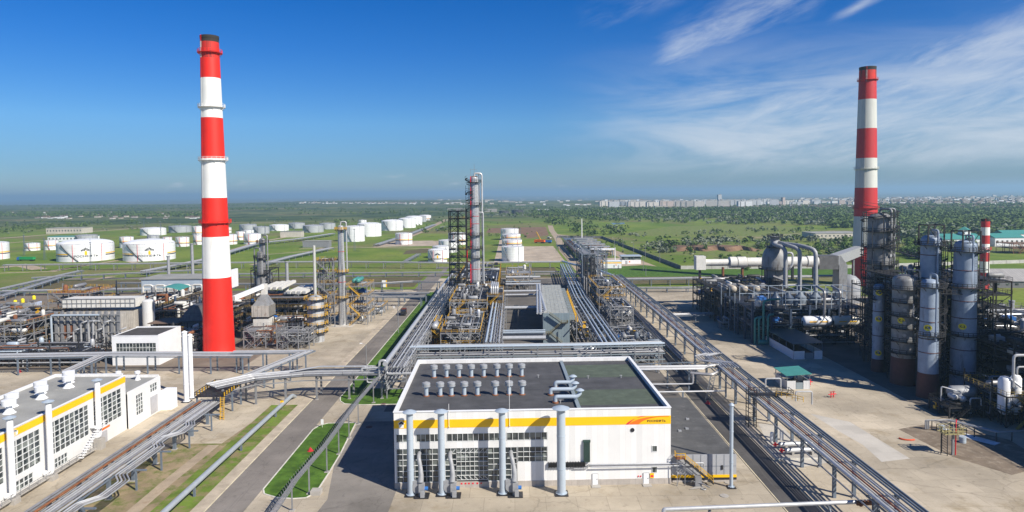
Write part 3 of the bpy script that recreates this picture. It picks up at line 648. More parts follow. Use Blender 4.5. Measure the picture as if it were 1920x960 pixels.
for (X_, Y_, ln, lab) in ((9.6, 155.5, 3.4, 'rearmost'), (8.2, 150.0, 4.8, 'middle'), (8.9, 144.4, 4.6, 'nearest')):
    t = E('roof_elbow_duct', '%s of three horizontal elbow ducts beside the roof divider of the hall' % lab, 'duct', (X_, Y_, 14.95), 'elbow ducts on the hall roof')
    MB().tube(fillet([(X_, Y_, 14.95), (X_, Y_, 16.3), (X_ + ln, Y_, 16.3), (X_ + ln + .7, Y_ + .2, 16.9), (X_ + ln + .7, Y_ + .2, 17.5)], .8, 4), .45, 12).build('duct', fluem, t)
    MB().lathe([(.7, 0), (.7, .3), (.5, .35)], 12, (X_, Y_, 14.95)).build('base_ring', rust, t)
    MB().lathe([(.001, -.02), (.95, 0), (.5, .3), (.001, .42)], 14, (X_ + ln + .7, Y_ + .2, 17.6)).build('cap', fluem, t)
# ------------------------------------------------------------------ annex with dark roof
an = E('annex', 'low grey annex with dusty dark flat roof, right of the white hall', 'building', (39, 150, 0))
mb = MB().box(32.3, 45.7, 138.4, 178, 0, 5.2); mb.build('wall', wallg, an, 0)
MB().box(32.3, 45.75, 138.25, 138.39, 1.5, 5.75).build('front_panel', wallg, an, 0)
jt = MB()
for i in range(8): jt.box(33.6 + i * 1.6, 33.66 + i * 1.6, 138.2, 138.25, 1.5, 5.75)
jt.box(32.3, 45.75, 138.2, 138.25, 3.3, 3.35); jt.build('panel_joint', gsteel, an, 0)
MB().box(32.35, 45.7, 138.4, 177.9, 5.2, 5.62).build('roof', M('annex_roof_felt', (.085, .085, .085), .9, 0, .25, .3, stain=(.17, .165, .155), amt=.42, panel=(5.2, 1.05, .7, .5, .04)), an, 0)
MB().box(32.3, 45.8, 138.18, 138.24, .95, 1.5).build('yellow_stripe', yband, an, 0); MB().box(32.3, 45.8, 138.17, 138.23, .45, .93).build('black_stripe', blackp, an, 0)
MB().box(32.3, 45.75, 138.2, 138.39, 0, .44).build('plinth', plinth, an, 0)
MB().box(42.6, 43.0, 138.1, 138.2, 2.6, 3.5).build('louvre', blackp, an, 0)
for q, r_ in ((37.2, 152), (39.2, 153.4), (41, 160)): MB().box(q, q + .7, r_, r_ + .5, 5.62, 5.95).tube([(q, r_, 5.8), (q + .3, r_ + 1.2, 5.8)], .07).build('roof_vent', galv, an)
# yellow stair down from the annex roof
t = E('annex_stair', 'yellow railed steel stair dropping from the annex roof past a grey pipe', 'stairs', (36, 137, 0))
MB().box(32.9, 34.9, 136.3, 138.1, 5.55, 5.67).build('landing', rust, t, 0)
stp = MB(); rl = MB()
for i in range(16): stp.box(34.5 + i * .36, 34.86 + i * .36, 136.2, 137.2, 5.35 - i * .3, 5.42 - i * .3)
for yy in (136.15, 137.2): stp.bar((34.6, yy, 5.4), (40.5, yy, .4), .1, .3); rl.bar((34.6, yy, 6.5), (40.4, yy, 1.6), .08); rl.bar((34.6, yy, 5.95), (40.4, yy, 1.05), .06)
for i in range(7): rl.bar((34.7 + i * .95, 136.15, 5.4 - i * .8), (34.7 + i * .95, 136.15, 6.5 - i * .8), .07)
rail(rl, [(33, 138, 5.67), (32.9, 136.35, 5.67), (34.8, 136.3, 5.67)], 1.1, .08, 1.0)
stp.build('steps', dsteel, t, 0); rl.build('railing', yellow, t, 0)
cg = MB()
for q in (33.1, 34.7): cg.bar((q, 136.4, 0), (q, 136.4, 5.55), .12)
cg.bar((33.1, 136.4, .2), (34.7, 136.4, 4.5), .08); cg.build('support', lsteel, t, 0)
MB().box(36.6, 37.9, 135.6, 136.6, 0, 2.2).build('valve_cabinet', lsteel, t, 0)
MB().tube(fillet([(36.3, 135.8, 1.2), (38, 135.5, .9), (39.2, 134.4, .5)], .5), .12).tube([(33.2, 137, 2.4), (34.3, 137, 2.4)], .35, 10).build('drain_pipe', silver2, t)
t = E('pallet_stack', 'loose stack of pale planks and wire lying at the foot of the yellow stair', 'debris', (37, 135, 0))
pl = MB()
for i in range(5): pl.bar((35.2 + i * .3, 134.6 + i * .25, .12), (37.4 + i * .3, 135.0 + i * .25, .2), .2, .08)
pl.build('plank', conc, t, 0); wr = MB()
for i in range(4): wr.tube([(38 + .5 * math.cos(a * .7 + i), 134.6 + .4 * math.sin(a * .7 + i), .1 + .05 * i) for a in range(9)], .03, 4)
wr.build('wire', galv, t)
# ------------------------------------------------------------------ long white building at lower left
s_world[0] = True
lb = E('long_workshop', 'long white workshop with yellow eaves band and tall gridded windows at lower left', 'building', (-109, 130, 0))
XE, XW, YN, YS, HH = -100.2, -118.2, 174, 84, 14.0
wl = MB(); wl.box(XW, XE - .5, YN - .4, YN, 0, HH + .5); wl.box(XW, XW + .4, YS, YN - .4, 0, HH + .5); wl.box(XE - .5, XE, YS, YN, 12.1 - .0, HH)
wins = [(160.5, 172, 4.2, 11.4, 6, 6), (145, 158.5, 4.2, 11.4, 8, 6), (133.5, 142, 4.2, 11.4, 5, 6), (118, 131.5, 4.2, 11.4, 8, 6), (100, 116, 4.2, 11.4, 9, 6)]
low = [(144.5, 150.5, 1.0, 3.1, 5, 2), (134.3, 139.5, 1.0, 3.1, 4, 2), (122, 127, 1.0, 3.1, 4, 2)]
wl.box(XE - .5, XE, YS, YN, 11.4, 12.1)
edges = sorted([YS] + [v_ for w_ in wins for v_ in w_[:2]] + [YN])
ed = [(YS, 100), (116, 118), (131.5, 133.5), (142, 145), (158.5, 160.5), (172, YN)]
for a, b in ed: wl.box(XE - .5, XE, a, b, 0, 11.4)
for a, b, *_ in wins: wl.box(XE - .5, XE, a, b, 3.1, 4.2)
for (a, b, *_r), (c_, d_, *_q) in (((145, 158.5), (144.5, 150.5)),): pass
def lowwall(a, b, holes):
    cur = a
    for h0, h1 in holes: wl.box(XE - .5, XE, cur, h0, 0, 3.1); wl.box(XE - .5, XE, h0, h1, 0, 1.0); cur = h1
    wl.box(XE - .5, XE, cur, b, 0, 3.1)
lowwall(145, 158.5, [(145.2, 150.5)]); lowwall(133.5, 142, [(134.3, 139.5)]); lowwall(118, 131.5, [(122, 127)]); lowwall(100, 116, []); lowwall(160.5, 172, [])
wl.build('wall', wallw, lb, 0)
def sidewin(y0, y1, z0, z1, ny, nz, xf, parent):
    w_ = MB().poly([(xf - .2, y0, z0), (xf - .2, y1, z0), (xf - .2, y1, z1), (xf - .2, y0, z1)]).build('window', glass, parent, 0)
    f_ = MB()
    for i in range(ny + 1): q = y0 + (y1 - y0) * i / ny; f_.box(xf - .19, xf - .02, q - .06, q + .06, z0, z1)
    for j in range(nz + 1): q = z0 + (z1 - z0) * j / nz; f_.box(xf - .185, xf - .03, y0, y1, q - .06, q + .06)
    f_.build('frame', winw, w_, 0)
for a, b, c_, d_, n_, k_ in wins: sidewin(a, b, c_, d_, n_, k_, XE, lb)
for a, b, c_, d_, n_, k_ in [(145.2, 150.5, 1.0, 3.1, 5, 2)] + low[1:]: sidewin(a, b, c_, d_, n_, k_, XE, lb)
MB().box(XE + .003, XE + .05, YS, YN, 12.35, 13.8).build('yellow_band', yband, lb, 0)
MB().box(XW + .4, XE - .03, YS, YN - .4, 13.6, 13.95).build('roof', roofl, lb, 0)
cp = MB(); cp.box(XE - .45, XE + .15, YS, YN + .1, HH, HH + .12); cp.box(XW - .05, XE - .45, YN - .42, YN + .1, HH + .5, HH + .62); cp.box(XW - .05, XW + .42, YS, YN - .42, HH + .5, HH + .62); cp.build('parapet_cap', white, lb, 0)
MB().box(XE + .01, XE + .07, 160.6, 165.4, .1, 3.0).build('gate', M('gate_grey', (.40, .40, .42), .5), lb, 0)
MB().box(XE + .01, XE + .06, 161.2, 166.6, 3.35, 3.85).build('colour_sign', orange, lb, 0)
def em_fn(a, b, c): return (XE + .06 + c, 134.8 + a, 13.08 + b)
em = MB(); em.poly([em_fn(-.8, -.62, 0), em_fn(.8, -.62, 0), em_fn(.9, .1, 0), em_fn(0, .66, 0), em_fn(-.9, .1, 0)]); e2 = MB(); emblem(e2, lambda a, b, c: em_fn(a, b, .02 + c), 1.15); em.build('emblem_ground', white, lb, 0); e2.build('emblem', [blackp, yband], lb, 0)
wk = MB(); wk.box(XE + .6, XE + 2.0, 118, 158, .9, 1.05); wk.build('walkway', conc, lb, 0)
rl = MB(); rail(rl, [(XE + 2.0, 118, 1.05), (XE + 2.0, 158, 1.05)], 1.1, .07, 2.5); rl.build('railing', lsteel, lb, 0)
st = MB(); 
for i in range(12): st.box(XE + 1.6, XE + 2.8, 158 - i * .6, 158.5 - i * .6, 5.6 - i * .4, 5.7 - i * .4)
rail(st, [(XE + 2.8, 159, 5.7), (XE + 2.8, 151.5, 1.2)], 1.1, .08, 1.5); rail(st, [(XE + .3, 160.8, 5.7), (XE + 2.8, 160.8, 5.7), (XE + 2.8, 159, 5.7)], 1.1, .08, 1.2); st.box(XE + .2, XE + 2.8, 158.6, 160.8, 5.6, 5.7)
st.build('outside_stair', white, lb, 0)
for (X_, Y_, z0, zt, lab) in ((-99.0, 160.3, 2.5, 16.9, 'white flue with flat cap before the workshop, nearest its gate'), (-98.6, 142.6, .9, 17.2, 'white flue with flat cap before the workshop, second from its gate'), (-98.7, 131.6, .9, 17.4, 'white flue with flat cap before the workshop, nearest the left picture edge')):
    t = E('workshop_flue', lab, 'flue', (X_, Y_, 0), 'white flues along the workshop')
    MB().tube(fillet([(X_ - 1.2, Y_ - .2, z0 + .6), (X_, Y_, z0 + .7), (X_, Y_, z0 + 2), (X_, Y_, zt - .4)], .6, 3), .62, 14).build('shaft', white, t)
    MB().lathe([(.001, 0), (1.15, 0), (1.15, .12), (.001, .5)], 16, (X_, Y_, zt - .3)).build('cap', fluem, t)
    MB().box(X_ - .9, X_ + .9, Y_ - .9, Y_ + .9, 0, z0 + .1).build('footing', conc, t, 0)
for (X_, Y_, lab) in ((-108.2, 164.0, 'front one of the far pair of'), (-110.9, 168.2, 'rear one of the far pair of'), (-108.6, 155.0, 'front one of the middle pair of'), (-111.6, 159.0, 'rear one of the middle pair of'), (-108.4, 144.6, 'front one of the near pair of'), (-111.2, 149.2, 'rear one of the near pair of')):
    t = E('mushroom_ventilator', lab + ' white mushroom ventilators on the workshop roof', 'ventilator', (X_, Y_, 13.95), 'mushroom ventilators on the workshop')
    MB().lathe([(1.3, 0), (.9, .4), (.6, .9), (.55, 1.8)], 16, (X_, Y_, 13.95)).build('neck', white, t)
    MB().lathe([(.5, 0), (1.35, .1), (1.4, 1.2), (.001, 1.35)], 18, (X_, Y_, 15.6)).build('hood', white, t)
ex = E('workshop_extension', 'lower white extension with grey roof adjoining the far end of the workshop', 'building', (-105, 182, 0))
wl = MB(); XE2 = -99.4
wl.box(-113.5, XE2 - .4, 189.4, 189.8, 0, 10.1); wl.box(-113.5, -113.1, 174, 189.4, 0, 9.6)
for a, b, c_, d_ in ((174, 177.3, 0, 9.7), (177.3, 180.6, 7.8, 9.7), (177.3, 180.6, 0, 2.4), (180.6, 184.4, 0, 9.7), (184.4, 188.0, 8.6, 9.7), (184.4, 188.0, 0, 6.4), (188.0, 189.8, 0, 9.7)): wl.box(XE2 - .4, XE2, a, b, c_, d_)
wl.build('wall', wallw, ex, 0); MB().box(-113.1, XE2 - .4, 174.02, 189.4, 9.1, 9.4).build('roof', roofl, ex, 0)
sidewin(177.3, 180.6, 2.4, 7.8, 3, 5, XE2, ex); sidewin(184.4, 188.0, 6.4, 8.6, 3, 2, XE2, ex)
MB().box(XE2 + .01, XE2 + .06, 184.2, 188, .4, 5.2).build('gate', MT['gate_grey'], ex, 0)
MB().box(XE2 + .02, XE2 + 3, 189.8, 193, 0, 5.5).build('side_wing', white, ex, 0)
for X_, lab in ((-109.5, 'left'), (-104.2, 'right')):
    t = E('extension_ventilator', '%s small white ventilator on the grey roof of the workshop extension' % lab, 'ventilator', (X_, 187, 9.4), 'ventilators on the workshop extension')
    MB().lathe([(.75, 0), (.5, .6), (.42, .7), (.42, 1.8)], 12, (X_, 187, 9.4)).build('neck', white, t); MB().lathe([(.4, 0), (.75, .1), (.75, .7), (.001, .9)], 12, (X_, 187, 11.1)).build('hood', white, t)
flue(-95.7, 197.0, 21, .72, .85, white, 'taller of two slim white stacks beyond the workshop extension', 'white_stack')
flue(-95.9, 200.6, 19.4, .66, .8, white, 'shorter of two slim white stacks beyond the workshop extension', 'white_stack')
# white box building by the chimney
wb = E('switch_house', 'small white box building with one dark window strip and tarred roof before the red chimney', 'building', (-132, 247, 0))
mb = MB(); mb.box(-143, -126.3, 241, 241.4, 0, 4.6); mb.box(-143, -126.3, 241, 241.4, 8.0, 10.6); mb.box(-143, -141.6, 241, 241.4, 4.6, 8.0); mb.box(-127.4, -126.3, 241, 241.4, 4.6, 8.0)
mb.box(-143, -142.6, 241.4, 257, 0, 10.6); mb.box(-126.7, -126.3, 241.4, 257, 0, 10.9); mb.box(-143, -126.3, 257, 257.4, 0, 10.9); mb.build('wall', white, wb, 0)
MB().box(-142.6, -126.7, 241.4, 257, 10.2, 10.45).build('roof', roofd, wb, 0)
s_world[0] = True
pn = MB().poly([(-141.6, 241.25, 4.6), (-127.4, 241.25, 4.6), (-127.4, 241.25, 8), (-141.6, 241.25, 8)]).build('window', glass, wb, 0)
fr = MB()
for i in range(13): fr.box(-141.6 + i * 1.183 - .035, -141.6 + i * 1.183 + .035, 241.1, 241.24, 4.6, 8)
for j in range(3): fr.box(-141.6, -127.4, 241.08, 241.235, 4.6 + j * 1.7 - .06, 4.6 + j * 1.7 + .06)
fr.build('frame', winw, pn, 0)
pc = MB(); pc.box(-143.1, -126.2, 240.9, 241.45, 10.6, 10.72); pc.build('parapet_cap', white, wb, 0)
# open sheds on the right yard
def shed(name, label, x0, x1, y0, y1, h, m, wallm, hw, tilt=.5, posts=3):
    t = E(name, label, 'shed', ((x0 + x1) / 2, (y0 + y1) / 2, 0))
    rf = MB(); rf.poly([(x0 - .5, y0 - .5, h), (x1 + .5, y0 - .5, h + tilt), (x1 + .5, y1 + .5, h + tilt), (x0 - .5, y1 + .5, h)]); rf.poly([(x0 - .5, y0 - .5, h - .12), (x0 - .5, y1 + .5, h - .12), (x1 + .5, y1 + .5, h + tilt - .12), (x1 + .5, y0 - .5, h + tilt - .12)])
    for a, b in (((x0 - .5, y0 - .5), (x1 + .5, y0 - .5)), ((x1 + .5, y0 - .5), (x1 + .5, y1 + .5)), ((x1 + .5, y1 + .5), (x0 - .5, y1 + .5)), ((x0 - .5, y1 + .5), (x0 - .5, y0 - .5))):
        za = h + (tilt if a[0] > x0 else 0); zb = h + (tilt if b[0] > x0 else 0); rf.quad((a[0], a[1], za - .12), (b[0], b[1], zb - .12), (b[0], b[1], zb), (a[0], a[1], za))
    rf.build('roof', m, t, 0)
    for a in (x0, x1):
        for i in range(posts): q = y0 + (y1 - y0) * i / (posts - 1); MB().box(a - .09, a + .09, q - .09, q + .09, 0, h - .1).build('post', gsteel, t, 0)
    wm_ = MB(); wm_.box(x0 - .1, x0 + .0, y0, y1, 0, hw); wm_.box(x0 + .02, x0 + (x1 - x0) * .38, y0 - .1, y0, 0, hw); wm_.box(x0 + (x1 - x0) * .72, x1, y0 - .1, y0, 0, hw); wm_.box(x1, x1 + .1, y0, y1, 0, hw); wm_.build('side_wall', wallm, t, 0)
    MB().box(x0 + (x1 - x0) * .40, x0 + (x1 - x0) * .70, y0 - .06, y0, 0, hw * .8).build('door', sheet, t, 0)
    MB().box(x0 + 1, x1 - 1, y0 + 2, y1 - 1, 0, 1.2).tube([(x0 + 1.5, y0 + 2, 1.6), (x1 - 1.5, y1 - 1.5, 1.6)], .4).build('machinery', dsteel, t)
    return t
ribbed = M('ribbed_white_sheet', (.66, .67, .68), .5, 0, .04, .5, panel=(.5, 50, .80, 0, .06))
shed('pump_shed', 'small open shed with teal roof and white sheet walls standing alone on the yard', 82.4, 89.2, 203.2, 212, 4.3, teal, ribbed, 2.6, .5)
shed('compressor_shelter', 'dark open shelter with dull green roof beneath the teal pipes', 99.4, 109.5, 239.5, 266, 5.6, M('dull_green_roof', (.05, .085, .08), .5, 0, .2, .4), white, 3.0, .4, 5)
# control buildings far right centre
t = E('control_cabin', 'white cabin with yellow stripe at the edge of the far lawn', 'building', (78, 533, 0))
MB().box(71, 85, 530, 538, .6, 6).build('wall', white, t, 0); MB().box(70.8, 85.2, 529.8, 538.2, 6, 6.3).build('roof', white, t, 0); MB().box(71, 85, 529.93, 529.99, 4.4, 5.3).build('yellow_stripe', yband, t, 0); MB().box(71, 85, 530.05, 537.9, 0, .6).build('plinth', blackp, t, 0)
MB().box(78.8, 79.8, 529.9, 529.99, 1.2, 3.2).box(82.2, 83.2, 529.9, 529.99, .7, 2.9).build('door', wallg, t, 0); MB().box(80.5, 81.2, 529.9, 529.99, 2.8, 3.6).build('notice', orange, t, 0)
t = E('substation_hut', 'low white hut with pale overhanging roof and dark window strip behind the striped cabin', 'building', (99, 570, 0))
MB().box(91, 107, 566, 577, 0, 3.4).build('wall', white, t, 0); MB().box(91.2, 106.8, 566.2, 576.8, 3.4, 6.2).build('window_strip', glass, t, 0); MB().box(90.5, 107.6, 565.4, 577.6, 6.2, 6.8).build('roof', fluem, t, 0)
MB().box(94, 95.8, 565.9, 565.99, .1, 2.8).build('door', wallg, t, 0); MB().box(97, 98, 565.9, 565.99, 1.4, 2.4).build('notice', orange, t, 0)
# ------------------------------------------------------------------ banded chimneys
def chimney(name, label, cx, cy, h, r0, r1, bands, mats, plats, k=40, ladder=True):
    t = E(name, label, 'chimney', (cx, cy, 0))
    zs = sorted(set([0, .8] + [b[0] for b in bands if b[0] < h] + [h])); prof = []; mi = []
    def rad(z_): return r0 + (r1 - r0) * z_ / h + (0.25 * (1 - z_ / .8) if z_ < .8 else 0)
    def mat(z_):
        for i, (zb, mm) in enumerate(bands):
            if z_ < zb: return mm
        return bands[-1][1]
    fz = []
    for a, b in zip(zs, zs[1:]):
        n_ = max(1, int((b - a) / 4)); fz += [a + (b - a) * i / n_ for i in range(n_)]
    fz.append(h); prof = [(rad(z_), z_) for z_ in fz]; mi = [mat((a + b) / 2) for a, b in zip(fz, fz[1:])]
    mb = MB().lathe(prof, k, (cx, cy, 0), mi); mb.build('shaft', mats, t, 50)
    MB().lathe([(r1 + .12, -1.1), (r1 + .15, 0), (r1 - .35, .02), (r1 - .45, -2)], k, (cx, cy, h)).build('rim', mats[2], t)
    for zp, mm in plats:
        r_ = rad(zp); p_ = MB().lathe([(r_ - .05, -.25), (r_ + 1.05, -.12), (r_ + 1.05, 0), (r_ - .05, 0)], k, (cx, cy, zp))
        for a in range(12): q = a * math.pi / 6; p_.bar((cx + (r_ - .02) * math.cos(q), cy + (r_ - .02) * math.sin(q), zp - 1.3), (cx + (r_ + .95) * math.cos(q), cy + (r_ + .95) * math.sin(q), zp - .2), .12)
        po = p_.build('platform', mats[mm], t, 0); ring_rail(MB(), (cx, cy), r_ + 1.0, zp, 1.15, k=20, w=.1).build('railing', mats[mm], po, 0)
    if ladder:
        an = -2.15
        for mm in (0, 1):
            ld = MB()
            for a, b in zip(zs[1:], zs[2:]):
                if mat((a + b) / 2) % 2 != mm: continue
                za, zb = a, b; pa = rad(za) + .3; pb = rad(zb) + .3
                for s_ in (-.05, .05): ld.bar((cx + pa * math.cos(an + s_), cy + pa * math.sin(an + s_), za), (cx + pb * math.cos(an + s_), cy + pb * math.sin(an + s_), zb), .1)
                n_ = int((zb - za) / .9)
                for i in range(n_): z_ = za + (zb - za) * i / n_; r_ = rad(z_) + .3; ld.bar((cx + r_ * math.cos(an - .05), cy + r_ * math.sin(an - .05), z_), (cx + r_ * math.cos(an + .05), cy + r_ * math.sin(an + .05), z_), .1)
            if ld.v: ld.build('ladder', mats[mm], t, 0)
    return t
CLX, CLY = -113.1, 260
zb = lambda ys, px, Y: [Zat(px, yy, Y) for yy in ys]
b = zb([523, 445, 371, 296, 218, 142, 73], 400, 254); bands = [(b[0], 0), (b[1], 1), (b[2], 0), (b[3], 1), (b[4], 0), (b[5], 1), (b[6] - 6, 0), (b[6], 3), (999, 2)]
hL = Zat(390, 68, CLY)
chimney('banded_chimney', 'bright red and white chimney, tallest, rising at left before the tank farm', CLX, CLY, hL, 5.75, 3.25, bands, [red, chw, soot, sooty], [(Zat(400, 418, 255), 0), (Zat(395, 299, 255), 1), (Zat(392, 198, 255), 1), (Zat(390, 94, 255), 0)])
CRX, CRY = 220.3, 424.9
b = zb([464, 406, 352, 296, 240, 185, 130], 1625, 420); bands = [(b[0], 0), (b[1], 1), (b[2], 0), (b[3], 1), (b[4], 0), (b[5], 1), (b[6] - 7, 0), (b[6], 3), (999, 2)]
chimney('banded_chimney', 'darker red and white chimney rising at right behind the dirty column', CRX, CRY, Zat(1627, 126, CRY), 7.6, 4.75, bands, [red2, chw2, soot, sooty], [(Zat(1627, 316, 420), 1), (Zat(1627, 148, 420), 0), (Zat(1622, 390, 420), 0)])
sx, sy = G(1845, 541); b = zb([508, 492, 475, 458, 442, 427], 1845, sy)
b = zb([511, 490, 473, 457, 441, 426, 415], 1845, sy)
chimney('banded_chimney', 'short thin red and white chimney near the right edge', sx, sy, Zat(1846, 410, sy), 2.5, 2.25, [(b[0], 0), (b[1], 1), (b[2], 0), (b[3], 1), (b[4], 0), (b[5], 1), (b[6], 0), (999, 2)], [red2, chw, soot], [(Zat(1845, 467, sy), 0)], 28)

# ------------------------------------------------------------------ storage tanks
s_world[0] = False
def storage_tank(label, cx, cy, r_, h, m=None, dome=.12, stripe=None, logo=False, stair=True, group='storage tanks of the tank farm', k=40, face=-math.pi / 2):
    m = m or tankw; face = math.atan2(-cy, -cx); t = E('storage_tank', label, 'tank', (cx, cy, 0), group)
    pr = [(r_, 0)]; n_ = 6
    for i in range(1, n_ + 1): pr += [(r_, h * i / n_)]
    MB().lathe(pr, k).build('shell', m, t, 30)
    dr = [(r_, h)] + [(r_ * math.cos(a), h + r_ * dome * math.sin(a) * 1.0) for a in [math.pi / 2 * i / 6 for i in range(1, 6)]] + [(.001, h + r_ * dome)]
    MB().lathe(dr, k).build('roof', m, t, 40)
    sm = MB()
    for i in range(1, n_): sm.lathe([(r_ + .03, -.05), (r_ + .03, .05)], k, (0, 0, h * i / n_))
    sm.build('seam', tankrib, t, 30)
    rr = MB(); ring_rail(rr, (0, 0), r_ - .1, h, 1.0, k=30, w=.1); rr.build('roof_railing', lsteel, t, 0)
    if stair:
        st = MB(); a0, a1 = face - .95, face - .25; N_ = 14
        for i in range(N_):
            a = a0 + (a1 - a0) * i / N_; bq = a0 + (a1 - a0) * (i + 1) / N_
            p = ((r_ + .5) * math.cos(a), (r_ + .5) * math.sin(a), h * (1 - i / N_)); q = ((r_ + .5) * math.cos(bq), (r_ + .5) * math.sin(bq), h * (1 - (i + 1) / N_))
            st.bar(p, q, .7, .25); st.bar((p[0], p[1], p[2] + 1.1), (q[0], q[1], q[2] + 1.1), .1)
        st.build('stairway', dsteel if r_ > 15 else lsteel, t, 0)
    if stripe:
        yb, bb = stripe if isinstance(stripe, tuple) else (.62, .05)
        for z_, hh, mm in ((h * yb, h * .06, yband), (h * (yb - .09), h * .055, blackp)):
            for a0, a1 in (((face - 1.5, face - .62), (face + .72, face + 1.5)) if logo else ((face - 1.6, face + 1.6),)):
                MB().lathe([(r_ + .07, 0), (r_ + .07, hh)], 16, (0, 0, z_), a0=a0, a1=a1).build('stripe', mm, t, 30)
    if logo:
        def wrap(z0): return lambda a, b_, c_: ((r_ + .1 + c_) * math.cos(face + a / r_), (r_ + .1 + c_) * math.sin(face + a / r_), z0 + b_)
        em = MB(); emblem(em, wrap(h * .60), h * .48); em.build('emblem', [blackp, yband], t, 0)
        tx = MB(); add_text(tx, 'РОСНЕФТЬ', h * .165, wrap(h * .27), .01, .03, 1.42 if r_ > 15 else 1.25); tx.build('lettering', blackp, t, 0)
    for a in (face - .45, face + .55): 
        c_, s2 = math.cos(a), math.sin(a); MB().bar(((r_ + .35) * c_, (r_ + .35) * s2, 0), ((r_ + .35) * c_, (r_ + .35) * s2, h + .5), .22).build('riser', redp if logo or stripe else lsteel, t, 0)
    MB().lathe([(r_ * .05, 0), (r_ * .05, .8), (.001, .9)], 10, (0, 0, h + r_ * dome - .1)).build('roof_vent', galv, t, 0)
    return t
TANKS = [
 ('big white tank with emblem and lettering, left one of the lettered pair', -397, 658, 24.1, 16.9, tankw, .10, (.42, 0), 1),
 ('big white tank with emblem and lettering, right one of the lettered pair', -337, 655, 22.6, 16.7, tankw, .10, (.42, 0), 1),
 ('white tank with yellow stripe cut by the left picture edge', -506, 677, 13.5, 17.1, tankw, .08, (.42, 0), 0),
 ('low white tank with thin yellow stripe, first from the left edge tank', -546, 783, 7.6, 8.6, tankw, .08, (.4, 0), 0),
 ('slender white tank with yellow stripe left of the lettered pair', -529, 790, 7.2, 11.4, tankw, .08, (.5, 0), 0),
 ('pale grey tank peeping over the left lettered tank', -533, 866, 12.6, 13, tankg, .05, None, 0),
 ('white over grey tank standing between the lettered pair', -454, 810, 7.6, 13.5, tankw, .06, (.62, 0), 0),
 ('small dull grey tank behind the right lettered tank', -470, 900, 7.4, 9.6, tankg, .05, None, 0),
 ('wide low white tank far behind the right lettered tank', -556, 1075, 18.5, 11, tankw, .07, None, 0),
 ('dull grey wide tank in the back row left of the red chimney', -551, 1150, 17.6, 10.5, tankg, .06, None, 0),
 ('white tank in the back row touching the red chimney on its left', -485, 1064, 9, 14, tankw, .08, (.3, 0), 0),
 ('small white tank with stairs, nearer of two left of the chimney', -394, 822, 7.6, 11.6, tankw, .06, (.4, 0), 0),
 ('small white tank right beside the chimney, farther of the two', -388, 850, 6.4, 12.3, tankw, .06, (.4, 0), 0),
 ('small white tank with orange marks behind the right lettered tank', -412, 819, 5.4, 11.9, tankw, .06, (.4, 0), 0),
 ('white tank with yellow stripe just right of the red chimney, front row', -349, 850, 9.2, 12.7, tankw, .06, (.35, 0), 0),
 ('white tank with orange mark just right of the chimney, back row', -465, 1110, 13, 9, tankw, .07, (.55, 0), 0),
 ('white tank between chimney and twin columns, second row', -368, 930, 6.2, 12.0, tankw, .06, (.4, 0), 0),
 ('white tank behind the twin columns, front row', -320, 850, 10.3, 13.5, tankw, .05, (.3, 0), 0),
 ('smaller white tank tucked behind the twin columns', -378, 985, 7.6, 11, tankw, .06, None, 0),
 ('grey tank in the back row right of the chimney', -448, 1172, 14.3, 11.2, tankg, .06, None, 0),
 ('grey tank in the middle row right of the twin columns', -394, 1084, 12.2, 10.9, tankg, .08, None, 0),
 ('white low tank alone in the middle of the back rows', -394, 1170, 15.8, 9.9, tankw, .08, None, 0),
 ('grey tank behind and right of the white low tank', -388, 1243, 14.6, 9.8, tankg, .06, None, 0),
 ('bigger grey tank left of the shiny column', -318, 1107, 16.5, 11.2, tankg, .08, None, 0),
 ('grey tank partly hidden by the shiny column', -322, 1204, 13.6, 10.6, tankg, .06, None, 0),
 ('slim white tank peeping over the pair right of the shiny column', -244, 1120, 6.6, 19.5, tankw, .04, None, 0),
 ('large white tank right of the shiny column, nearer of the pair', -201, 882, 13.2, 20.4, tankw, .06, None, 0),
 ('large white tank right of the shiny column, farther of the pair', -203, 987, 17.2, 18.9, tankw, .10, None, 0),
 ('large white tank, nearest in the receding row of five', -197, 1140, 18.0, 16.6, tankw, .12, None, 0),
 ('large white tank, second in the receding row of five', -186, 1225, 15.5, 17.0, tankw, .12, None, 0),
 ('greyish white tank, third in the receding row of five', -189, 1330, 16.2, 16.8, tankw, .12, None, 0),
 ('grey tank, fourth in the receding row of five', -196, 1475, 12.5, 12.5, tankg, .1, None, 0),
 ('white tank, farthest in the receding row of five', -197, 1560, 14, 11.5, tankw, .1, (.4, 0), 0),
 ('white tank with yellow stripe standing alone in its own bund', -129, 822, 10.1, 13.8, tankw, .05, (.42, 0), 0),
 ('white tank with small emblem, nearest of the cluster left of the stair tower', -65, 600, 8.4, 11.1, tankw, .10, (.30, 0), 1),
 ('white tank, second of the cluster left of the stair tower', -66, 640, 8.2, 11.4, tankw, .08, None, 0),
 ('white tank, third of the cluster left of the stair tower', -65, 701, 9.8, 12.9, tankw, .08, None, 0),
 ('white tank, farthest of the cluster left of the stair tower', -64, 808, 10.9, 14.0, tankw, .08, (.4, 0), 0),
 ('wide white tank nearest in the row right of the tall central column', 0.4, 604, 9.9, 13.6, tankw, .02, None, 0),
 ('white tank second in the row right of the tall central column', 0, 690, 9.9, 13.6, tankw, .02, (.75, 0), 0),
 ('white tank third in the row right of the tall central column', -1, 780, 10.6, 14, tankw, .02, (.75, 0), 0),
 ('white tank farthest in the row right of the tall central column', -3, 880, 11.5, 15, tankw, .02, None, 0),
]
for lab, x_, y_, r_, h_, mm, dm, stp_, lg in TANKS: storage_tank(lab, x_ * y_ / (y_ - r_), y_, r_, h_ * .93, mm, dm + (.09 if lg else .03), stp_, lg)
